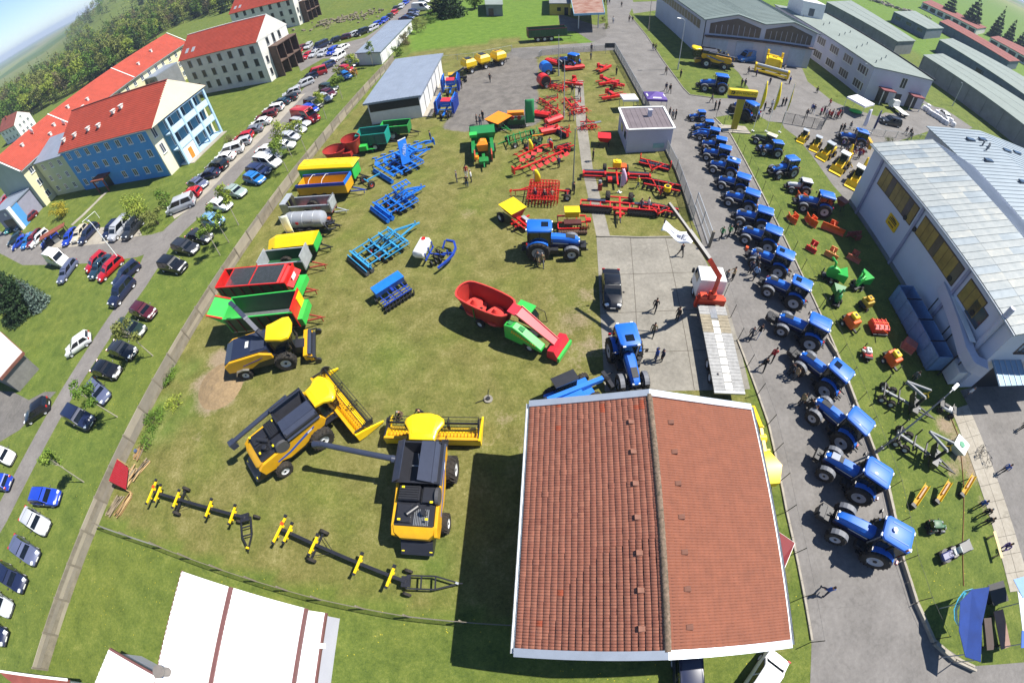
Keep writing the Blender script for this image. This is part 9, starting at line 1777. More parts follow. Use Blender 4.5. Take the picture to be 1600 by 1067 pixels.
 [B().cyl((p.x,p.y,0),(p.x,p.y,2.45),.04,n=6).bd('pole',M_GALV,t)for p in(P(1599,940,2.45)-o,P(1599,1005,2.45)-o)]
tents()
def yard_bits():
 q=[P(183,717,1.45),P(201,731,.55),P(197,765,.55),P(170,751,1.45)];t=thing('red_sheet','dark red corrugated sheet leaning against the concrete fence','sheet',V3((q[1].x,q[1].y,0)));q=[p-t.location for p in q];b=B();n=12
 for i in range(n):a,c=q[0].lerp(q[3],i/n),q[1].lerp(q[2],i/n);a2,c2=q[0].lerp(q[3],(i+.5)/n),q[1].lerp(q[2],(i+.5)/n);a3,c3=q[0].lerp(q[3],(i+1)/n),q[1].lerp(q[2],(i+1)/n);u=V3((.03,0,.06));b.add([a,c,c2+u,a2+u,c3,a3],[(0,1,2,3),(3,2,4,5)])
 o=b.bd('corrugated_sheet',mat('dark_red_sheet','8e2028',.5,var=.08),t);o.modifiers.new('thickness','SOLIDIFY').thickness=.01;b=B();[b.beam(V3((q[k].x,q[k].y,0)),q[k]-V3((0,0,.05)),.08)for k in range(4)];b.bd('sheet_rack',M_WOOD,t)
 for i,(at,rz,lab,L,W,n)in enumerate((((205,745),60,'broken pallets heaped beside the red sheet',2.2,.9,7),((220,735),58,'long planks lying beside the pallets',2.6,.4,5),((218,706),75,'pile of splintered boards at the concrete fence',1.6,.7,6),((180,790),63,'grey frames stacked against the concrete fence',2.2,.6,6),((196,788),63,'pale boards in a row at the fence end',2.6,.5,6))):
  t=thing('timber_pile',lab,'timber pile',P(*at),R(rz));m=[M_WOOD,mat('grey_timber','8a7c66',.9,var=.2,scale=3),mat('brown_timber','9a7a50',.85,var=.2,scale=3)]
  for k in range(n):
   for z in range(2):B().box((rnd.uniform(-.15,.15),-W/2+W*k/n,.08+z*.14),(L*rnd.uniform(.7,1),.12,.06),rz=rnd.uniform(-.12,.12)+(z*.1 if i in(0,2)else 0)).bd('plank',rnd.choice(m)if i!=3 else m[1],t)
  if i==2:B().box((-.1,.1,.42),(.3,.22,.2)).bd('blue_box',plain('4a5b7a'),t)
 t=thing('manhole_cover','round black manhole cap with a metal rod on the yard lawn','manhole',P(763,624));B().cyl((0,0,0),(0,0,.12),.35,n=16).bd('ring',M_CONC,t);B().cyl((0,0,.12),(0,0,.22),.16,n=12).bd('cap',M_DARK,t);b=B();b.beam((0,0,.2),(-1.0,-.25,.06),.04);b.beam((0,0,.2),(.1,.9,.1),.03);b.bd('rod',M_DARK,t)
 t=thing('litter_bin','red bin with grey lid on the yard path','bin',P(937,297));B().b6(-.22,.22,-.18,.18,0,.85).bd('body',plain('a8382a'),t);B().cyl((0,.1,.9),(0,.1,1.25),.2,n=10).bd('lid',M_CONCW,t)
 for i,(x,y)in enumerate(((1443,172),(1448,175),(1452,179),(1457,182),(1462,185),(1467,188),(1472,192),(1477,195),(1449,170),(1462,179),(1484,192),(1488,198))):
  t=thing('bulk_bag','white bulk bag in the row beside the shed lawn','bag',P(x,y),rnd.uniform(0,3),'white bulk bags');b=B();r=lambda k,z:[(k*.55*math.copysign(abs(math.cos(a))**.6,math.cos(a)),k*.55*math.copysign(abs(math.sin(a))**.6,math.sin(a)),z)for a in[j*math.pi/6+.2 for j in range(12)]];b.loft([r(.85,0),r(1,.3),r(1.02,.75),r(.8,1.05),r(.3,1.15)]);b.bd('sack',M_CLOTH,t,smooth=True)
  # white flatbed lorry
 c,rz,L=put((1418,181),(1392,160),.9);t=thing('small_flatbed','small white flatbed lorry by the office block canopies','truck',c,rz);B().b6(-2.6,1.0,-.95,.95,.8,.92).bd('bed',M_WHITE,t);B().b6(-2.6,2.3,-.4,.4,.5,.8).bd('chassis',M_DARK,t);B().loft([[(1.1,-.95,.5),(2.6,-.95,.5),(2.6,.95,.5),(1.1,.95,.5)],[(1.1,-.95,1.3),(2.5,-.95,1.3),(2.5,.95,1.3),(1.1,.95,1.3)],[(1.1,-.85,2.1),(1.9,-.85,2.1),(1.9,.85,2.1),(1.1,.85,2.1)]]).bd('cab',M_WHITE,t);B().slab([(2.5,-.8,1.34),(2.5,.8,1.34),(1.95,.76,2.04),(1.95,-.76,2.04)],.03).bd('windscreen',M_GLASS,t);[wheel(t,'wheel',x,s*.8,.36,.25,M_RIM,.55,14)for x in(-1.6,1.9)for s in(-1,1)]
 t=thing('carpet_frame','white bent tube beating frame on the lawn by the garden path','frame',P(146,349),R(60));b=B();b.tube([(-1.4,0,0),(-1.4,0,1.5),(1.4,0,1.5),(1.4,0,0)],.05,6);b.tube([(-1.0,.9,0),(-1.4,0,1.5)],.04,5);b.bd('tube_frame',M_WHITE,t)
 t=thing('bin_shelter','brown roofed bin shelter between the gravel parking cars','shelter',P(92,376),R(35));B().box((0,0,2.1),(5.2,1.8,.14),ry=R(4)).bd('roof',mat('rust_roof','7d4433',.8,var=.15),t);[B().b6(x-.06,x+.06,y-.06,y+.06,0,2.1).bd('post',M_DARK,t)for x in(-2.3,2.3)for y in(-.7,.7)];[B().b6(-2.2+k*1.5,-1.1+k*1.5,-.5,.5,0,1.2).bd('bin',(M_DARK,M_CONCW,plain('3f4f3f'))[k],t,bev=.05)for k in range(3)]
 t=thing('fence_sign','dark notice board on the yard fence corner','sign',P(952,84),R(0));B().b6(-1.0,1.0,-.04,.04,1.2,2.2).bd('board',plain('33363b'),t);[B().b6(x-.04,x+.04,.05,.12,0,2.2).bd('post',M_GALV,t)for x in(-.8,.8)]
 t=thing('rubble_heap','heap of grey rubble and beams behind the long sheds','rubble',P(1395,12));t['kind']='stuff';b=B()
 for i in range(160):x,y=rnd.gauss(0,12),rnd.gauss(0,3.5);b.box((x,y-x*.5,rnd.uniform(0,1.2)),(rnd.uniform(.6,3),rnd.uniform(.4,1),rnd.uniform(.2,.8)),rz=rnd.uniform(0,3),ry=rnd.uniform(-.4,.4))
 b.bd('debris',mat('rubble_grey','8d857a',.9,var=.25,scale=.4),t,kind='stuff')
 t=thing('stone_heap','pale heap of broken stone on the far lawn beside the lane','rubble',P(535,32));t['kind']='stuff';b=B()
 for i in range(120):b.box((rnd.gauss(0,6),rnd.gauss(0,3),rnd.uniform(0,.6)),(rnd.uniform(.3,1.4),rnd.uniform(.3,.9),rnd.uniform(.2,.6)),rz=rnd.uniform(0,3))
 b.bd('stones',mat('stone_pale','7f7662',.9,var=.2,scale=.6),t,kind='stuff')
 t=thing('hose','orange hose lying across the display lawn','hose',P(1508,800));o=t.location;b=B();b.tube([P(x,y,.04)-o for x,y in((1487,655),(1497,680),(1503,720),(1506,760),(1506,800),(1504,850),(1505,890),(1506,915))],.035,5);b.bd('hose_line',plain('8a5a34'),t)
 # mound of earth
 t=thing('dirt_mound','bare sandy earth mound beside the forage harvester','mound',P(345,602));t['kind']='structure';n=40;vs,fs=[],[]
 for i in range(n+1):
  for j in range(n+1):
   u,v=i/n*2-1,j/n*2-1;r=math.hypot(u,v*1.05);h=max(0,1-r**2)**1.3*.55;h+=(.10*math.sin(u*9+v*5)*math.sin(v*11-u*3)+rnd.uniform(-.04,.05))*max(0,1-r);vs.append((u*2.7,v*3.0,h-.06))
 for i in range(n):
  for j in range(n):k=i*(n+1)+j;fs.append((k,k+n+1,k+n+2,k+1))
 B().add(vs,fs).bd('earth',mat('sandy_earth','96805f',.95,col2='7d6a4f',scale=4,detail=8,bump=.8,bscale=18),t,smooth=True)
yard_bits()
# -- people
SKIN=mat('skin','c08a6c',.6,var=.05);HAIR=mat('hair_brown','2e231b',.8,var=.2);HAIRG=mat('hair_grey','8a8580',.8,var=.15);SHOE=mat('shoe','1d1c1c',.6,var=.2);CT,CL=mat('top_proto','888888',.85),mat('trouser_proto','444444',.85)
def make_person(pose):
 V,E,Rr=[],[],[]
 def v(p,r,par=None):
  V.append(p);Rr.append(r)
  if par is not None:E.append((par,len(V)-1))
  return len(V)-1
 cr=pose in('crouch','sit');dz=-.46 if cr else 0;fx=.16 if pose=='crouch' else 0
 pel=v((0,0,.95+dz),.135);sp=v((.02+fx*.6,0,1.16+dz),.13,pel);ch=v((.03+fx*1.2,0,1.36+dz),.15,sp);nk=v((.03+fx*1.5,0,1.5+dz),.06,ch);hd=v((.05+fx*1.9,0,1.60+dz),.088,nk);v((.055+fx*2.0,0,1.70+dz),.082,hd)
 sw={'stand':0,'walk':.2,'reach':0,'crouch':0,'sit':0}[pose]
 for s in(-1,1):
  hp=v((0,s*.1,.9+dz),.1,pel);a=s*sw
  if cr:kn=v((.42,s*.15,.52),.075,hp);an=v((.22 if pose=='crouch' else .46,s*.13,.08),.05,kn)
  else:kn=v((a*.9+.03,s*.11,.5),.075,hp);an=v((a*1.6-.02,s*.11,.09),.05,kn)
  v((V[an][0]+.17,s*.13,.045),.042,an)
  sh=v((.02+fx*1.2,s*.2,1.42+dz),.065,ch)
  if pose=='reach':el=v((.22,s*.25,1.22),.048,sh);wr=v((.42,s*.2,1.2),.036,el)
  elif cr:el=v((.28+fx,s*.24,1.16+dz),.048,sh);wr=v((.48+fx,s*.16,1.05+dz),.036,el)
  else:el=v((-a*.5,s*.25,1.14),.048,sh);wr=v((-a*.6+.08,s*.25,.9),.036,el)
  d=(V3(V[wr])-V3(V[el])).normalized();hb=V3(V[wr])+d*.07;pm=v(tuple(hb),.03,wr)
  for k in range(4):v((hb.x+d.x*.1+.012*k-.02,hb.y+(k-1.5)*.008,hb.z+d.z*(.1-.01*abs(k-1))),.011,pm)
  v((hb.x+.05,hb.y,hb.z+d.z*.04),.013,pm)
 me=bpy.data.meshes.new('body');me.from_pydata(V,E,[]);o=bpy.data.objects.new('body',me);C.objects.link(o);o.modifiers.new('skin','SKIN')
 for i,d in enumerate(me.skin_vertices[0].data):d.radius=(Rr[i]*(.75 if i in(1,2)else 1),Rr[i]*(1.1 if i in(1,2)else 1));d.use_root=i==0
 o.modifiers.new('sub','SUBSURF').levels=1;o.modifiers['sub'].render_levels=1
 dg=bpy.context.evaluated_depsgraph_get();m2=bpy.data.meshes.new_from_object(o.evaluated_get(dg));bpy.data.objects.remove(o)
 for m in(CT,CL,SKIN,SHOE):m2.materials.append(m)
 for p in m2.polygons:
  z=p.center.z-dz;y=abs(p.center.y);k=0
  if p.center.z<.1:k=3
  elif z>1.49:k=2
  elif z<.93 and(y<.2 or cr):k=1
  elif z<.93:k=2
  if cr and p.center.x>.3 and k==1 and p.center.z>.58:k=2
  p.material_index=k
 m2.shade_smooth();t=thing('person','proto','person');b=bpy.data.objects.new('body',m2);C.objects.link(b);b.parent=t
 hx=.055+fx*2;h=B();h.sph((hx-.015,0,1.70+dz),.1,10,6,(1,.9,1));h.v=[(x,y,max(z,1.655+dz)if x>hx+.02 else max(z,1.60+dz))for x,y,z in h.v];h.bd('hair',HAIR,t,smooth=True)
 f=B();[f.sph((hx+.078,s*.032,1.655+dz),.012,6,4)for s in(-1,1)];f.beam((hx+.085,0,1.65+dz),(hx+.1,0,1.615+dz),.022);f.b6(hx+.072,hx+.086,-.025,.025,1.582+dz,1.592+dz);f.bd('face',mat('face_dark','6b4238',.7),t,kind='stuff')
 return t
PP_={k:make_person(k)for k in('stand','walk','reach','crouch','sit')}
CLOTH={'black':'17181b','navy':'1e2740','blue':'2a4f9a','grey':'5a5d62','white':'d9d8d6','red':'a8242a','green':'2f7a46','khaki':'7d7355','brown':'5a4636','pink':'d0406a','purple':'54407a','lightblue':'7fa0c8','yellow':'c9c23a','jeans':'34476b','dark':'22252b','tan':'8f7d60'}
def person(px,top,legs,pose,rz,lab,grp=None,z=0.0):
 o=dup(PP_[pose],P(*px,z),R(rz),lab,grp,{CT:mat('cloth_'+top,CLOTH[top],.85,var=.12,scale=4),CL:mat('cloth_'+legs,CLOTH[legs],.85,var=.12,scale=4),HAIR:rnd.choice([HAIR,HAIR,HAIRG])},rnd.uniform(.95,1.04),'person');o['category']='person'
PEOPLE=[((1063,400),'dark','black','walk',100,'person in dark clothes walking alone above the crane truck'),((1132,441),'grey','jeans','stand',200,'person in grey standing right of the truck cab'),((1143,438),'tan','dark','reach',180,'person in tan shirt beside the truck cab with arms raised'),((1022,487),'black','dark','walk',60,'person in black walking across the concrete pad'),((1057,500),'black','black','stand',200,'person in black close to the truck deck shadow'),((1019,524),'khaki','dark','walk',240,'person in khaki at the right side of the pad tractor'),((1023,563),'blue','jeans','stand',0,'person in bright blue shirt talking beside the pad tractor'),((1033,564),'navy','dark','stand',180,'person in navy with pale cap talking beside the pad tractor'),((1117,603),'white','jeans','crouch',90,'person in white bending at the rear of the truck deck'),((840,413),'grey','tan','walk',250,'person in pale grey below the lone blue tractor'),((847,416),'khaki','grey','walk',270,'person in khaki below the lone blue tractor'),((1125,374),'green','dark','walk',20,'person in green jacket walking between tractors and gate'),((1137,371),'green','black','walk',20,'second person in green ahead of the green jacket'),((1146,368),'black','dark','walk',20,'person in black leading the group between tractors and gate'),((1176,413),'white','jeans','stand',40,'person in white at the nose of the seventh kerb tractor'),((1170,428),'navy','dark','stand',30,'person in navy in the cluster by the kerb tractors'),((1177,436),'lightblue','dark','walk',30,'person in pale blue in the cluster by the kerb tractors'),((1193,450),'pink','white','stand',20,'person in pink top with white trousers by the kerb tractors'),((1178,420),'dark','grey','stand',10,'person in grey trousers beside the white shirted visitor'),((1182,527),'black','white','walk',45,'person in black with white shorts on the road'),((1170,530),'grey','dark','walk',45,'person in grey walking behind the one in white shorts'),((1189,578),'black','black','walk',70,'person in black walking by the truck end on the road'),((1203,563),'red','black','walk',60,'person in red and black on the road near the fifth tractor'),((1238,592),'tan','grey','stand',0,'person in tan before the fourth kerb tractor'),((1230,586),'dark','dark','stand',20,'person in dark coat before the fourth kerb tractor'),((1247,632),'khaki','dark','stand',0,'person in khaki at the third kerb tractor nose'),((1258,640),'black','grey','stand',10,'person in black at the third kerb tractor nose'),((1263,650),'grey','dark','stand',340,'person in grey at the third kerb tractor nose'),((1346,878),'white','dark','crouch',30,'fair haired person in white crouching in the shade of the nearest tractor'),((1284,925),'blue','navy','walk',60,'person in blue walking alone on the near road'),((1592,671),'navy','dark','walk',180,'person in navy at the right edge of the paving'),((1562,738),'blue','black','stand',200,'person in blue jacket by the bicycles'),((1507,620),'white','grey','stand',270,'person in white in the shade of the works hall'),((1423,596),'grey','dark','walk',200,'person in grey above the upper forestry trailer'),((1524,793),'blue','dark','stand',210,'person in blue, uppermost of three men on the display lawn'),((1530,806),'black','black','stand',210,'person in black, middle of three men on the display lawn'),((1532,820),'dark','black','stand',210,'person in dark grey, lowest of three men on the display lawn'),((1566,856),'purple','dark','sit',190,'person in purple sitting behind the timber bench'),((924,82),'navy','dark','stand',270,'person in navy at the yard fence by the dark blue tractor'),((923,94),'grey','dark','stand',300,'person in grey beside the red mower at the yard top'),((963,118),'black','dark','stand',200,'person in black beside the red cutter bars'),((894,148),'black','grey','walk',270,'person in black walking down the yard path, left of a pair'),((905,151),'navy','dark','walk',270,'person in navy walking down the yard path, right of a pair'),((890,189),'grey','grey','stand',0,'person in pale grey facing another beside the slim post'),((897,189),'grey','white','stand',180,'person in grey and white facing another beside the slim post'),((876,219),'grey','jeans','stand',200,'person in grey near the press wheel frame'),((859,233),'lightblue','jeans','walk',250,'person in pale blue beside the upper red plough'),((873,263),'navy','dark','stand',120,'person in navy at the end of the longest red plough'),((926,252),'black','dark','stand',0,'person in black on the yard path by the folding roller'),((983,35),'black','dark','walk',260,'person in black up the road, left of a pair'),((988,35),'navy','dark','walk',260,'person in navy up the road, right of a pair'),((958,37),'white','jeans','walk',80,'person in white near the fuel apron'),((971,12),'dark','dark','walk',260,'person in dark clothes far up the road'),((944,8),'black','dark','walk',270,'person in black, left of three by the fuel canopy'),((948,8),'grey','dark','walk',270,'person in grey, middle of three by the fuel canopy'),((952,7),'navy','dark','walk',270,'person in navy, right of three by the fuel canopy'),((1020,79),'black','jeans','walk',250,'person in black strolling by the grass kerb, left of a pair'),((1024,80),'dark','dark','walk',250,'person in dark jacket strolling by the grass kerb'),((1040,117),'khaki','dark','walk',260,'person in khaki alone in the middle of the road'),((1063,122),'black','black','stand',200,'person in black at the grass kerb beside the lamp post'),((1040,143),'navy','dark','walk',270,'person in navy behind the kiosk tent, left of a pair'),((1046,146),'black','dark','walk',270,'person in black behind the kiosk tent, right of a pair'),((1045,184),'black','jeans','stand',0,'person in black with jeans beside the kiosk, near the purple tent'),((1055,187),'dark','dark','stand',180,'person in dark clothes at the kiosk roadside'),((1050,188),'grey','dark','stand',90,'person in grey between two others at the kiosk roadside'),((1111,161),'grey','dark','walk',300,'person in grey before the smallest kerb tractor'),((1116,173),'black','dark','stand',0,'person in black, left of a couple by the totem'),((1122,172),'dark','black','stand',180,'person in dark coat, right of a couple by the totem'),((1096,245),'black','dark','walk',100,'person in black casting a long shadow before the kerb row'),((1158,136),'black','dark','stand',200,'person in black behind the totem board'),((1163,137),'navy','dark','stand',200,'person in navy behind the totem board'),((1168,117),'dark','grey','walk',0,'person in dark jacket crossing towards the yellow harvesting head'),((766,129),'black','dark','walk',250,'person in black walking alone on the yard asphalt'),((745,195),'black','black','stand',0,'person in black, left of three above the green seeder'),((751,197),'grey','jeans','stand',90,'person in grey, middle of three above the green seeder'),((755,189),'dark','dark','stand',220,'person in dark clothes, right of three above the green seeder'),((714,285),'grey','grey','stand',0,'person in grey, left of the four in the mid yard'),((729,277),'red','white','stand',270,'person in red, rear of the four in the mid yard'),((737,285),'white','dark','stand',180,'person in white, right of the four in the mid yard'),((730,293),'black','jeans','stand',90,'person in black, front of the four in the mid yard'),((674,222),'jeans','jeans','stand',200,'person in denim at the head of the blue plough'),((681,183),'red','dark','stand',0,'person in red beside the lower blue drill'),((700,188),'navy','dark','stand',180,'person in navy beside the lower blue drill'),((722,139),'dark','black','stand',180,'person in dark clothes by the upper blue drill'),((836,314),'navy','dark','stand',60,'person in navy left of the tine harrow'),((851,317),'dark','grey','stand',90,'person in dark top in front of the tine harrow'),((862,316),'tan','jeans','stand',100,'person in tan in front of the tine harrow'),((897,304),'black','black','stand',180,'person in black leaning at the curved lamp post'),((996,294),'yellow','jeans','walk',200,'person in yellow green top between the harrows'),((988,326),'green','white','stand',150,'person in green beside the disc harrow'),((1001,330),'grey','jeans','walk',200,'person in grey beside the disc harrow'),((1012,329),'white','dark','stand',180,'person in white beside the disc harrow'),((629,649),'brown','tan','crouch',250,'person in brown crouching at the combine header'),((663,649),'black','white','crouch',200,'person in black and white crouching at the combine header'),((1221,167),'black','black','stand',0,'person in black, left of a pair on the plaza'),((1226,166),'dark','dark','stand',180,'person in dark coat, right of a pair on the plaza'),((1193,174),'dark','jeans','stand',0,'person in dark top beside the crawler tractor'),((1200,178),'black','dark','crouch',0,'person in black bending beside the crawler tractor'),((1205,169),'white','jeans','walk',230,'person in white shirt by the yellow flag poles'),((1259,184),'black','dark','walk',60,'person in black near the wire gate fence'),((1267,176),'blue','grey','walk',60,'person in blue near the wire gate fence'),((1270,178),'navy','white','walk',60,'person in navy with white trousers near the wire gate fence'),((1281,181),'pink','dark','stand',0,'person in pink at the left end of the plaza queue'),((1286,179),'black','dark','stand',0,'person in black near the pink top on the plaza'),((1295,167),'red','dark','walk',180,'person in red behind the plaza queue'),((1311,208),'black','black','stand',0,'person in black, left of a pair before the blue loader tractor'),((1316,207),'dark','dark','stand',180,'person in dark clothes, right of a pair before the blue loader tractor'),((1327,203),'grey','dark','stand',200,'person in grey holding a board by the white banner'),((1414,210),'navy','dark','walk',240,'person in navy walking past the dark off roader'),((1420,213),'black','dark','walk',240,'person in black walking past the dark off roader'),((1421,219),'grey','jeans','walk',240,'person in grey following the pair past the dark off roader'),((1276,145),'black','black','sit',230,'person in black sitting on the kerb of the office lawn'),((1202,133),'navy','dark','stand',90,'person in navy under the front of the yellow harvesting head'),((1233,132),'blue','dark','stand',180,'person in blue at the right end of the yellow harvesting head'),((1225,112),'white','jeans','stand',180,'person in white behind the yellow harvesting head'),((1181,120),'purple','dark','stand',0,'person in purple at the left end of the yellow harvesting head'),((1188,244),'black','dark','walk',0,'person in black behind the small display tractor'),((1246,294),'white','dark','stand',45,'person in white before the white and red oldtimer')]
for a in PEOPLE:person(*a)
for k in range(8):person((1289+k*3.4,184+(k%3)*1.5),('white','red','red','grey')[k%4],'dark','stand',rnd.uniform(0,360),'person in the red and white queue on the plaza','queue on the plaza')
for k in range(20):person((1314+(k*17%38),232+(k*7%22)-(k*17%38)*.1),('purple','dark','white','red','navy','black')[k%6],('dark','jeans','red')[k%3],('stand','walk','reach')[k%3],rnd.uniform(0,360),'person in the crowd between the diggers and the blue loader tractor','crowd by the diggers')
for p in PP_.values():drop(p)
# -- trees
BARK=mat('bark','4a3f33',.9,var=.25,scale=3);BIRCH=mat('birch_bark','a59d8c',.8,var=.2,scale=4)
def leaf_mat(n,c1,c2):
 m=mat(n,c2,.7,col2=c1,scale=1.1,detail=3);b=m.node_tree.nodes['Principled BSDF'];b.inputs['Specular IOR Level'].default_value=.2
 return m
LM={'birch':leaf_mat('birch_leaves','4f6a24','82963c'),'spring':leaf_mat('spring_leaves','5a7426','a6ae48'),'green':leaf_mat('green_leaves','3d5a1e','6d8a34'),'olive':leaf_mat('olive_leaves','55602c','868a48'),'dark':leaf_mat('dark_needles','1f2f1c','38502c'),'silver':leaf_mat('silver_needles','4f6258','74857a'),'brown':leaf_mat('budding_twigs','565038','7d7450'),'yellow':leaf_mat('yellow_shrub_leaves','8c8424','b8a83a'),'orange':leaf_mat('orange_bush_leaves','8f6428','b98a44')}
def leaves(rs,blobs,n,size,up=.4,shell=.55):
 """leaf quads spread through a cloud of blobs: (centre, radius xyz)"""
 vs=np.empty((n*4,3));w=np.array([b[1][0]*b[1][1]*b[1][2]for b in blobs])**.7;w/=w.sum();pick=rs.choice(len(blobs),n,p=w)
 d=rs.normal(size=(n,3));d/=np.linalg.norm(d,axis=1)[:,None];r=shell+(1-shell)*rs.random(n)**.6;r*=1+rs.normal(size=n)*.08
 c=np.array([b[0]for b in blobs])[pick]+d*np.array([b[1]for b in blobs])[pick]*r[:,None]
 nn=d*.6+rs.normal(size=(n,3))*.7+np.array((0,0,up));nn/=np.linalg.norm(nn,axis=1)[:,None]
 t=np.cross(nn,rs.normal(size=(n,3)));t/=np.linalg.norm(t,axis=1)[:,None];b=np.cross(nn,t);s=size*(.6+.8*rs.random((n,1)))
 vs[0::4]=c-t*s;vs[1::4]=c+b*s*.6+nn*s*.15;vs[2::4]=c+t*s;vs[3::4]=c-b*s*.6+nn*s*.15
 return vs
def crown_mesh(name,vs,m):
 n=len(vs)//4;me=bpy.data.meshes.new(name);me.vertices.add(len(vs));me.vertices.foreach_set('co',vs.astype(np.float32).ravel());me.loops.add(n*4);me.loops.foreach_set('vertex_index',np.arange(n*4,dtype=np.int32));me.polygons.add(n);me.polygons.foreach_set('loop_start',np.arange(0,n*4,4,dtype=np.int32));me.update(calc_edges=True);me.materials.append(m);return me
def tree(nm,lab,base,H,W,lm,seed,n=900,size=.14,trunk=.09,tm=BARK,low=.35,grp=None,bl=7,lean=(0,0),cat='tree',conif=False,stems=1):
 rs=np.random.RandomState(seed);t=thing(nm,lab,cat,base if isinstance(base,V3)else P(*base),rs.random()*6,grp);b=B();lz=V3((lean[0],lean[1],0))
 if conif:
  b.cyl((0,0,0),(0,0,H*.96),trunk,trunk*.15,n=7);blobs=[];k=9
  for i in range(k):
   u=i/(k-1);z=H*(.08+.88*u);r=W*(1-u)**.85+.12;m=max(3,int(9*(1-u))+2)
   for j in range(m):a=2*math.pi*(j+rs.random()*.6)/m;blobs.append(((r*.62*math.cos(a),r*.62*math.sin(a),z-r*.12),(r*.42,r*.42,H*.055)))
 else:
  blobs=[];
  for s_ in range(stems):
   off=V3((rs.normal()*.25,rs.normal()*.25,0))if stems>1 else V3();top=off+lz+V3((0,0,H*.9));b.cyl(off,off.lerp(top,.5),trunk,trunk*.65,n=7);b.cyl(off.lerp(top,.5),top,trunk*.65,trunk*.15,n=6)
  for i in range(bl):
   u=rs.random();z=H*(low+(1-low)*(.1+.8*u));r=W*(.35+.65*math.sin(math.pi*(.15+.75*u)));a=rs.random()*6.28;rr=r*rs.uniform(.25,.75);c=lz*(z/H)+V3((rr*math.cos(a),rr*math.sin(a),z));blobs.append((tuple(c),(W*rs.uniform(.28,.5),W*rs.uniform(.28,.5),(1-low)*H*rs.uniform(.12,.22))));st=lz*(z/H*.7)+V3((0,0,z*.72));b.cyl(st,c,trunk*.3,trunk*.08,n=5)
 b.bd('trunk',tm,t);o=bpy.data.objects.new('crown',crown_mesh('crown',leaves(rs,blobs,n,size,shell=.15 if not conif else .3),lm));C.objects.link(o);o.parent=t
 return t
def local_trees():
 bt=[((131,753),6.0,1.1,(-.3,.2),'birch','leaning birch with thin crown lowest on the verge'),((183.5,651.5),6.3,1.6,(-.5,.3),'green','leaning birch with bushy crown over the grey blue hatchback'),((239,556),5.6,1.7,(-.3,.3),'olive','dense young tree beside the dark green estate'),((344,399),6.0,1.3,(-.2,.2),'birch','thin birch right of the charcoal estate, nearest the red grille wagon'),((358,379),6.2,1.4,(-.2,.2),'birch','thin birch beside the light blue hatchback'),((373,352),6.4,1.5,(-.3,.2),'spring','birch with drooping crown over the grey green saloon'),((450,268),5.8,1.6,(-.2,.2),'birch','birch behind the yellow covered wagon'),((456,245),6.4,2.0,(-.4,.3),'spring','bushy tree hanging over the white and silver cars'),((583,104),5.5,1.3,(0,0),'birch','slim birch in front of the garage row gable'),((478,236),5.4,1.4,(-.1,.1),'spring','young birch below the silver saloons by the fence'),((510,186),5.2,1.5,(0,0),'spring','light green birch by the fence opposite the pale saloon'),((535,155),5.2,1.6,(0,0),'birch','light green birch by the fence opposite the open shed'),((557,122),5.4,1.7,(0,0),'spring','light green birch close to the garage row'),((532,128),3.6,1.4,(0,0),'olive','small olive tree beside the vivid blue hatchback')]
 for i,(bs,H,W,ln,lm,lab)in enumerate(bt):tree('birch_tree',lab,bs,H,W,LM[lm],10+i,650 if W<1.45 else 1000,.12,.07,BIRCH,.5,'young trees on the verge',8,ln)
 sh=[((222,345),4.6,3.4,'spring','broad spring green shrub shading the gravel lot cars',1800),((100,338),3.6,2.6,'yellow','yellow green shrub before the cream block',1300),((262,322),3.2,1.7,'green','small green shrub beside the silver boxy van',700),((245,352),3.0,2.2,'olive','low shrub beside the charcoal off roader',800),((553,119),2.4,1.4,'orange','orange brown bush by the red topped hatchback',600),((360,222),1.8,1.6,'brown','pale budding shrub beside the red hatchback on the kerb strip',500),((634,70),3.4,2.2,'brown','brown twiggy shrub left of the yard fence end',900),((652,52),3.8,2.6,'olive','olive shrub at the end of the garage row',1000),((672,36),3.6,2.6,'green','green shrub beside the minibus',900),((622,88),3.0,1.6,'green','dark green shrub against the garage wall',600),((1246,92),2.6,1.3,'green','green bush at the twin gabled hall corner',500),((1388,228),1.5,1.6,'olive','low olive bush beside the works hall gable',500),((243,655),.8,1.9,'green','clump of nettles at the concrete fence',1100),((232,690),.7,1.3,'green','low weeds beside the splintered boards',350),((264,592),.6,1.7,'green','weeds beside the earth mound',900),((275,630),.4,1.5,'spring','low weeds between nettles and earth mound',600),((948,45),1.6,1.0,'brown','dry shrub row beside the fuel apron',300),((943,34),1.6,1.0,'brown','second dry shrub beside the fuel apron',300)]
 for i,(bs,H,W,lm,lab,n)in enumerate(sh):tree('shrub',lab,bs,H,W,LM[lm],60+i,n,.13 if H>2 else .07,.05,BARK,.05,None,10,(0,0),'shrub',stems=3)
 cf=[((40,485),10.5,3.9,'dark','big dark spruce at the left edge beside the side road',8500,.17),((8,470),11.5,4.2,'dark','second dark spruce cut by the left edge',6500,.18),((66,478),6.4,1.8,'silver','silver blue spruce in front of the dark one',2600,.13),((706,26),13,4.4,'dark','dark conifer at the top of the meadow',2600,.3),((690,20),12,4.0,'dark','dark conifer beside the minibus end of the lane',2400,.3),((742,14),7,3.2,'green','leafy bush right of the dark conifers',1200,.25),((490,18),12,4,'green','dark leafy tree between lane and pale blocks',2200,.3),((1514,44),22,8,'dark','bushy dark conifer behind the red roofed sheds',5200,.55),((1480,27),18,6,'dark','dark conifer leftmost behind the red roofed sheds',3200,.5),((1552,60),21,5,'dark','pointed conifer between two others at the top right',3600,.5),((1572,69),18,4.4,'dark','slender conifer right of the pointed one',3000,.5),((1594,80),21,6.5,'dark','rightmost dark conifer at the top right',4200,.5)]
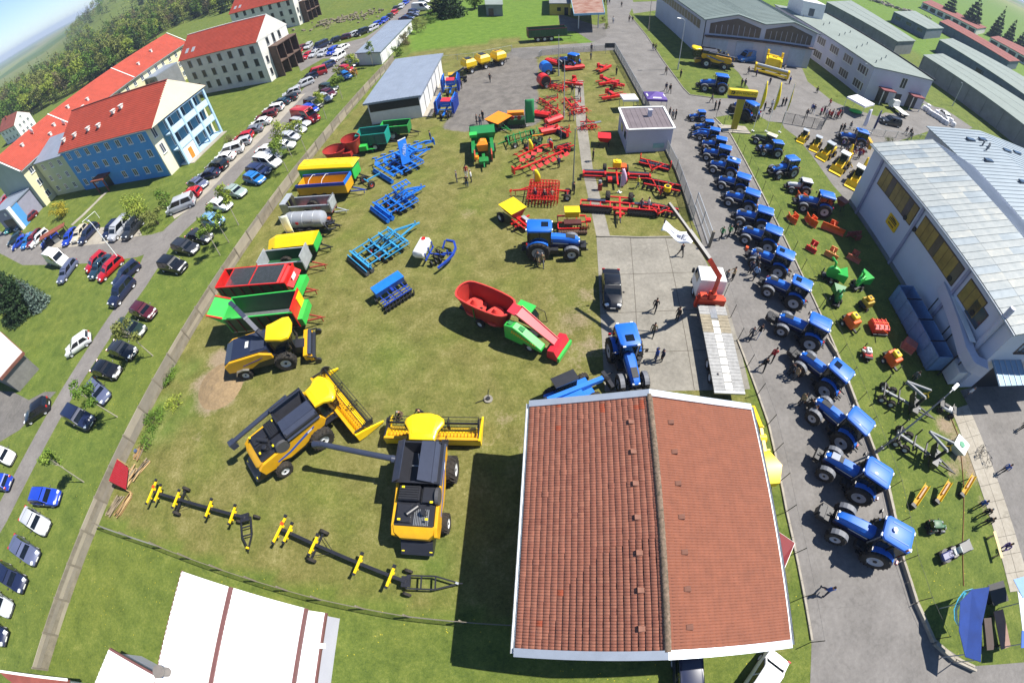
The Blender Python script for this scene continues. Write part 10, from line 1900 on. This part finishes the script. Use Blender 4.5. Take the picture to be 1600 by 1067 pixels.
 for i,(bs,H,W,lm,lab,n,sz)in enumerate(cf):tree('conifer_tree' if lm in('dark','silver')else 'leafy_tree',lab,bs,H,W,LM[lm],90+i,n,sz,.18,BARK,.1,None,12,(0,0),'tree',conif=lm in('dark','silver'))
local_trees()
def forest():
 kinds=[('leafy_tree','olive',12,4.6,False,760),('leafy_tree','spring',11,4.8,False,760),('leafy_tree','green',13,4.8,False,700),('leafy_tree','brown',13,4.0,False,560),('conifer_tree','dark',16,3.2,True,700)]
 protos=[tree(k[0],'proto',V3((0,0,0)),k[2],k[3],LM[k[1]],200+i,k[5],.42 if not k[4]else .48,.2,BARK,.18,None,12,(0,0),'tree',conif=k[4])for i,k in enumerate(kinds)]
 labs=['olive leafed forest tree in the wood behind the long block','fresh green forest tree in the wood behind the long block','mid green forest tree in the wood behind the long block','brownish budding forest tree in the wood behind the long block','dark spruce in the wood behind the long block']
 edge=[P(x,y)for x,y in((-60,232),(0,212),(60,178),(120,146),(175,116),(222,84),(262,50),(300,32),(350,22),(400,8),(440,-6))]
 r2=random.Random(3);pts=[];tries=0
 az0,az1=112,150
 def front(az):
  best=None
  for a,b_ in zip(edge[:-1],edge[1:]):
   aa,ab=math.degrees(math.atan2(a.y,a.x)),math.degrees(math.atan2(b_.y,b_.x))
   if min(aa,ab)<=az<=max(aa,ab):t=(az-aa)/(ab-aa);best=math.hypot(a.x,a.y)*(1-t)+math.hypot(b_.x,b_.y)*t
  return best or 260
 while len(pts)<1150 and tries<40000:
  tries+=1;az=r2.uniform(az0,az1);f=front(az);r=f+6+r2.random()**1.25*(330 if az<134 else 190)
  x,y=r*math.cos(R(az)),r*math.sin(R(az))
  if 470<r<640 and 124<az<131 and(r-470)<(az-122)*30:continue
  if all((x-q[0])**2+(y-q[1])**2>22 for q in pts):pts.append((x,y,r))
  # crest of the far hill
 pts.sort(key=lambda q:q[2]);near=pts[:235];rest=pts[235:]
 for x,y,r in near:
  k=r2.choices(range(5),(3.2,3.4,3,1.5,1.4 if r<330 else 3))[0];dup(protos[k],V3((x,y,float(hill(np.float64(x),np.float64(y))))),r2.uniform(0,6),labs[k],'trees of the wood',None,r2.uniform(.75,1.15),kinds[k][0])
 crowns={}
 for k,p in enumerate(protos):
  c=[o for o in p.children if o.name.startswith('crown')][0];a=np.empty(len(c.data.vertices)*3,np.float32);c.data.vertices.foreach_get('co',a);crowns[k]=a.reshape(-1,4,3)[::2].reshape(-1,3)if True else None
 for i in range(420):
  az=r2.uniform(106,133.2);r=r2.uniform(640,1000);rest.append((r*math.cos(R(az)),r*math.sin(R(az)),r))
 by={k:[]for k in range(5)}
 for x,y,r in rest:
  k=r2.choices(range(5),(3.2,2.6,3.2,1.4,2.8))[0];s=r2.uniform(.8,1.2);a=r2.uniform(0,6.28);c,q=math.cos(a)*s,math.sin(a)*s;v=crowns[k]
  if r>600:v=v.reshape(-1,4,3)[::2].reshape(-1,3)*np.array((1,1,1));s2=1.0
  by[k].append(np.stack([v[:,0]*c-v[:,1]*q+x,v[:,0]*q+v[:,1]*c+y,v[:,2]*s+float(hill(np.float64(x),np.float64(y)))],1))
 for k in by:
  if by[k]:o=bpy.data.objects.new('far_wood',crown_mesh('far_wood',np.concatenate(by[k]),LM[kinds[k][1]]));C.objects.link(o);o['kind']='stuff'
 for p in protos:drop(p)
forest()
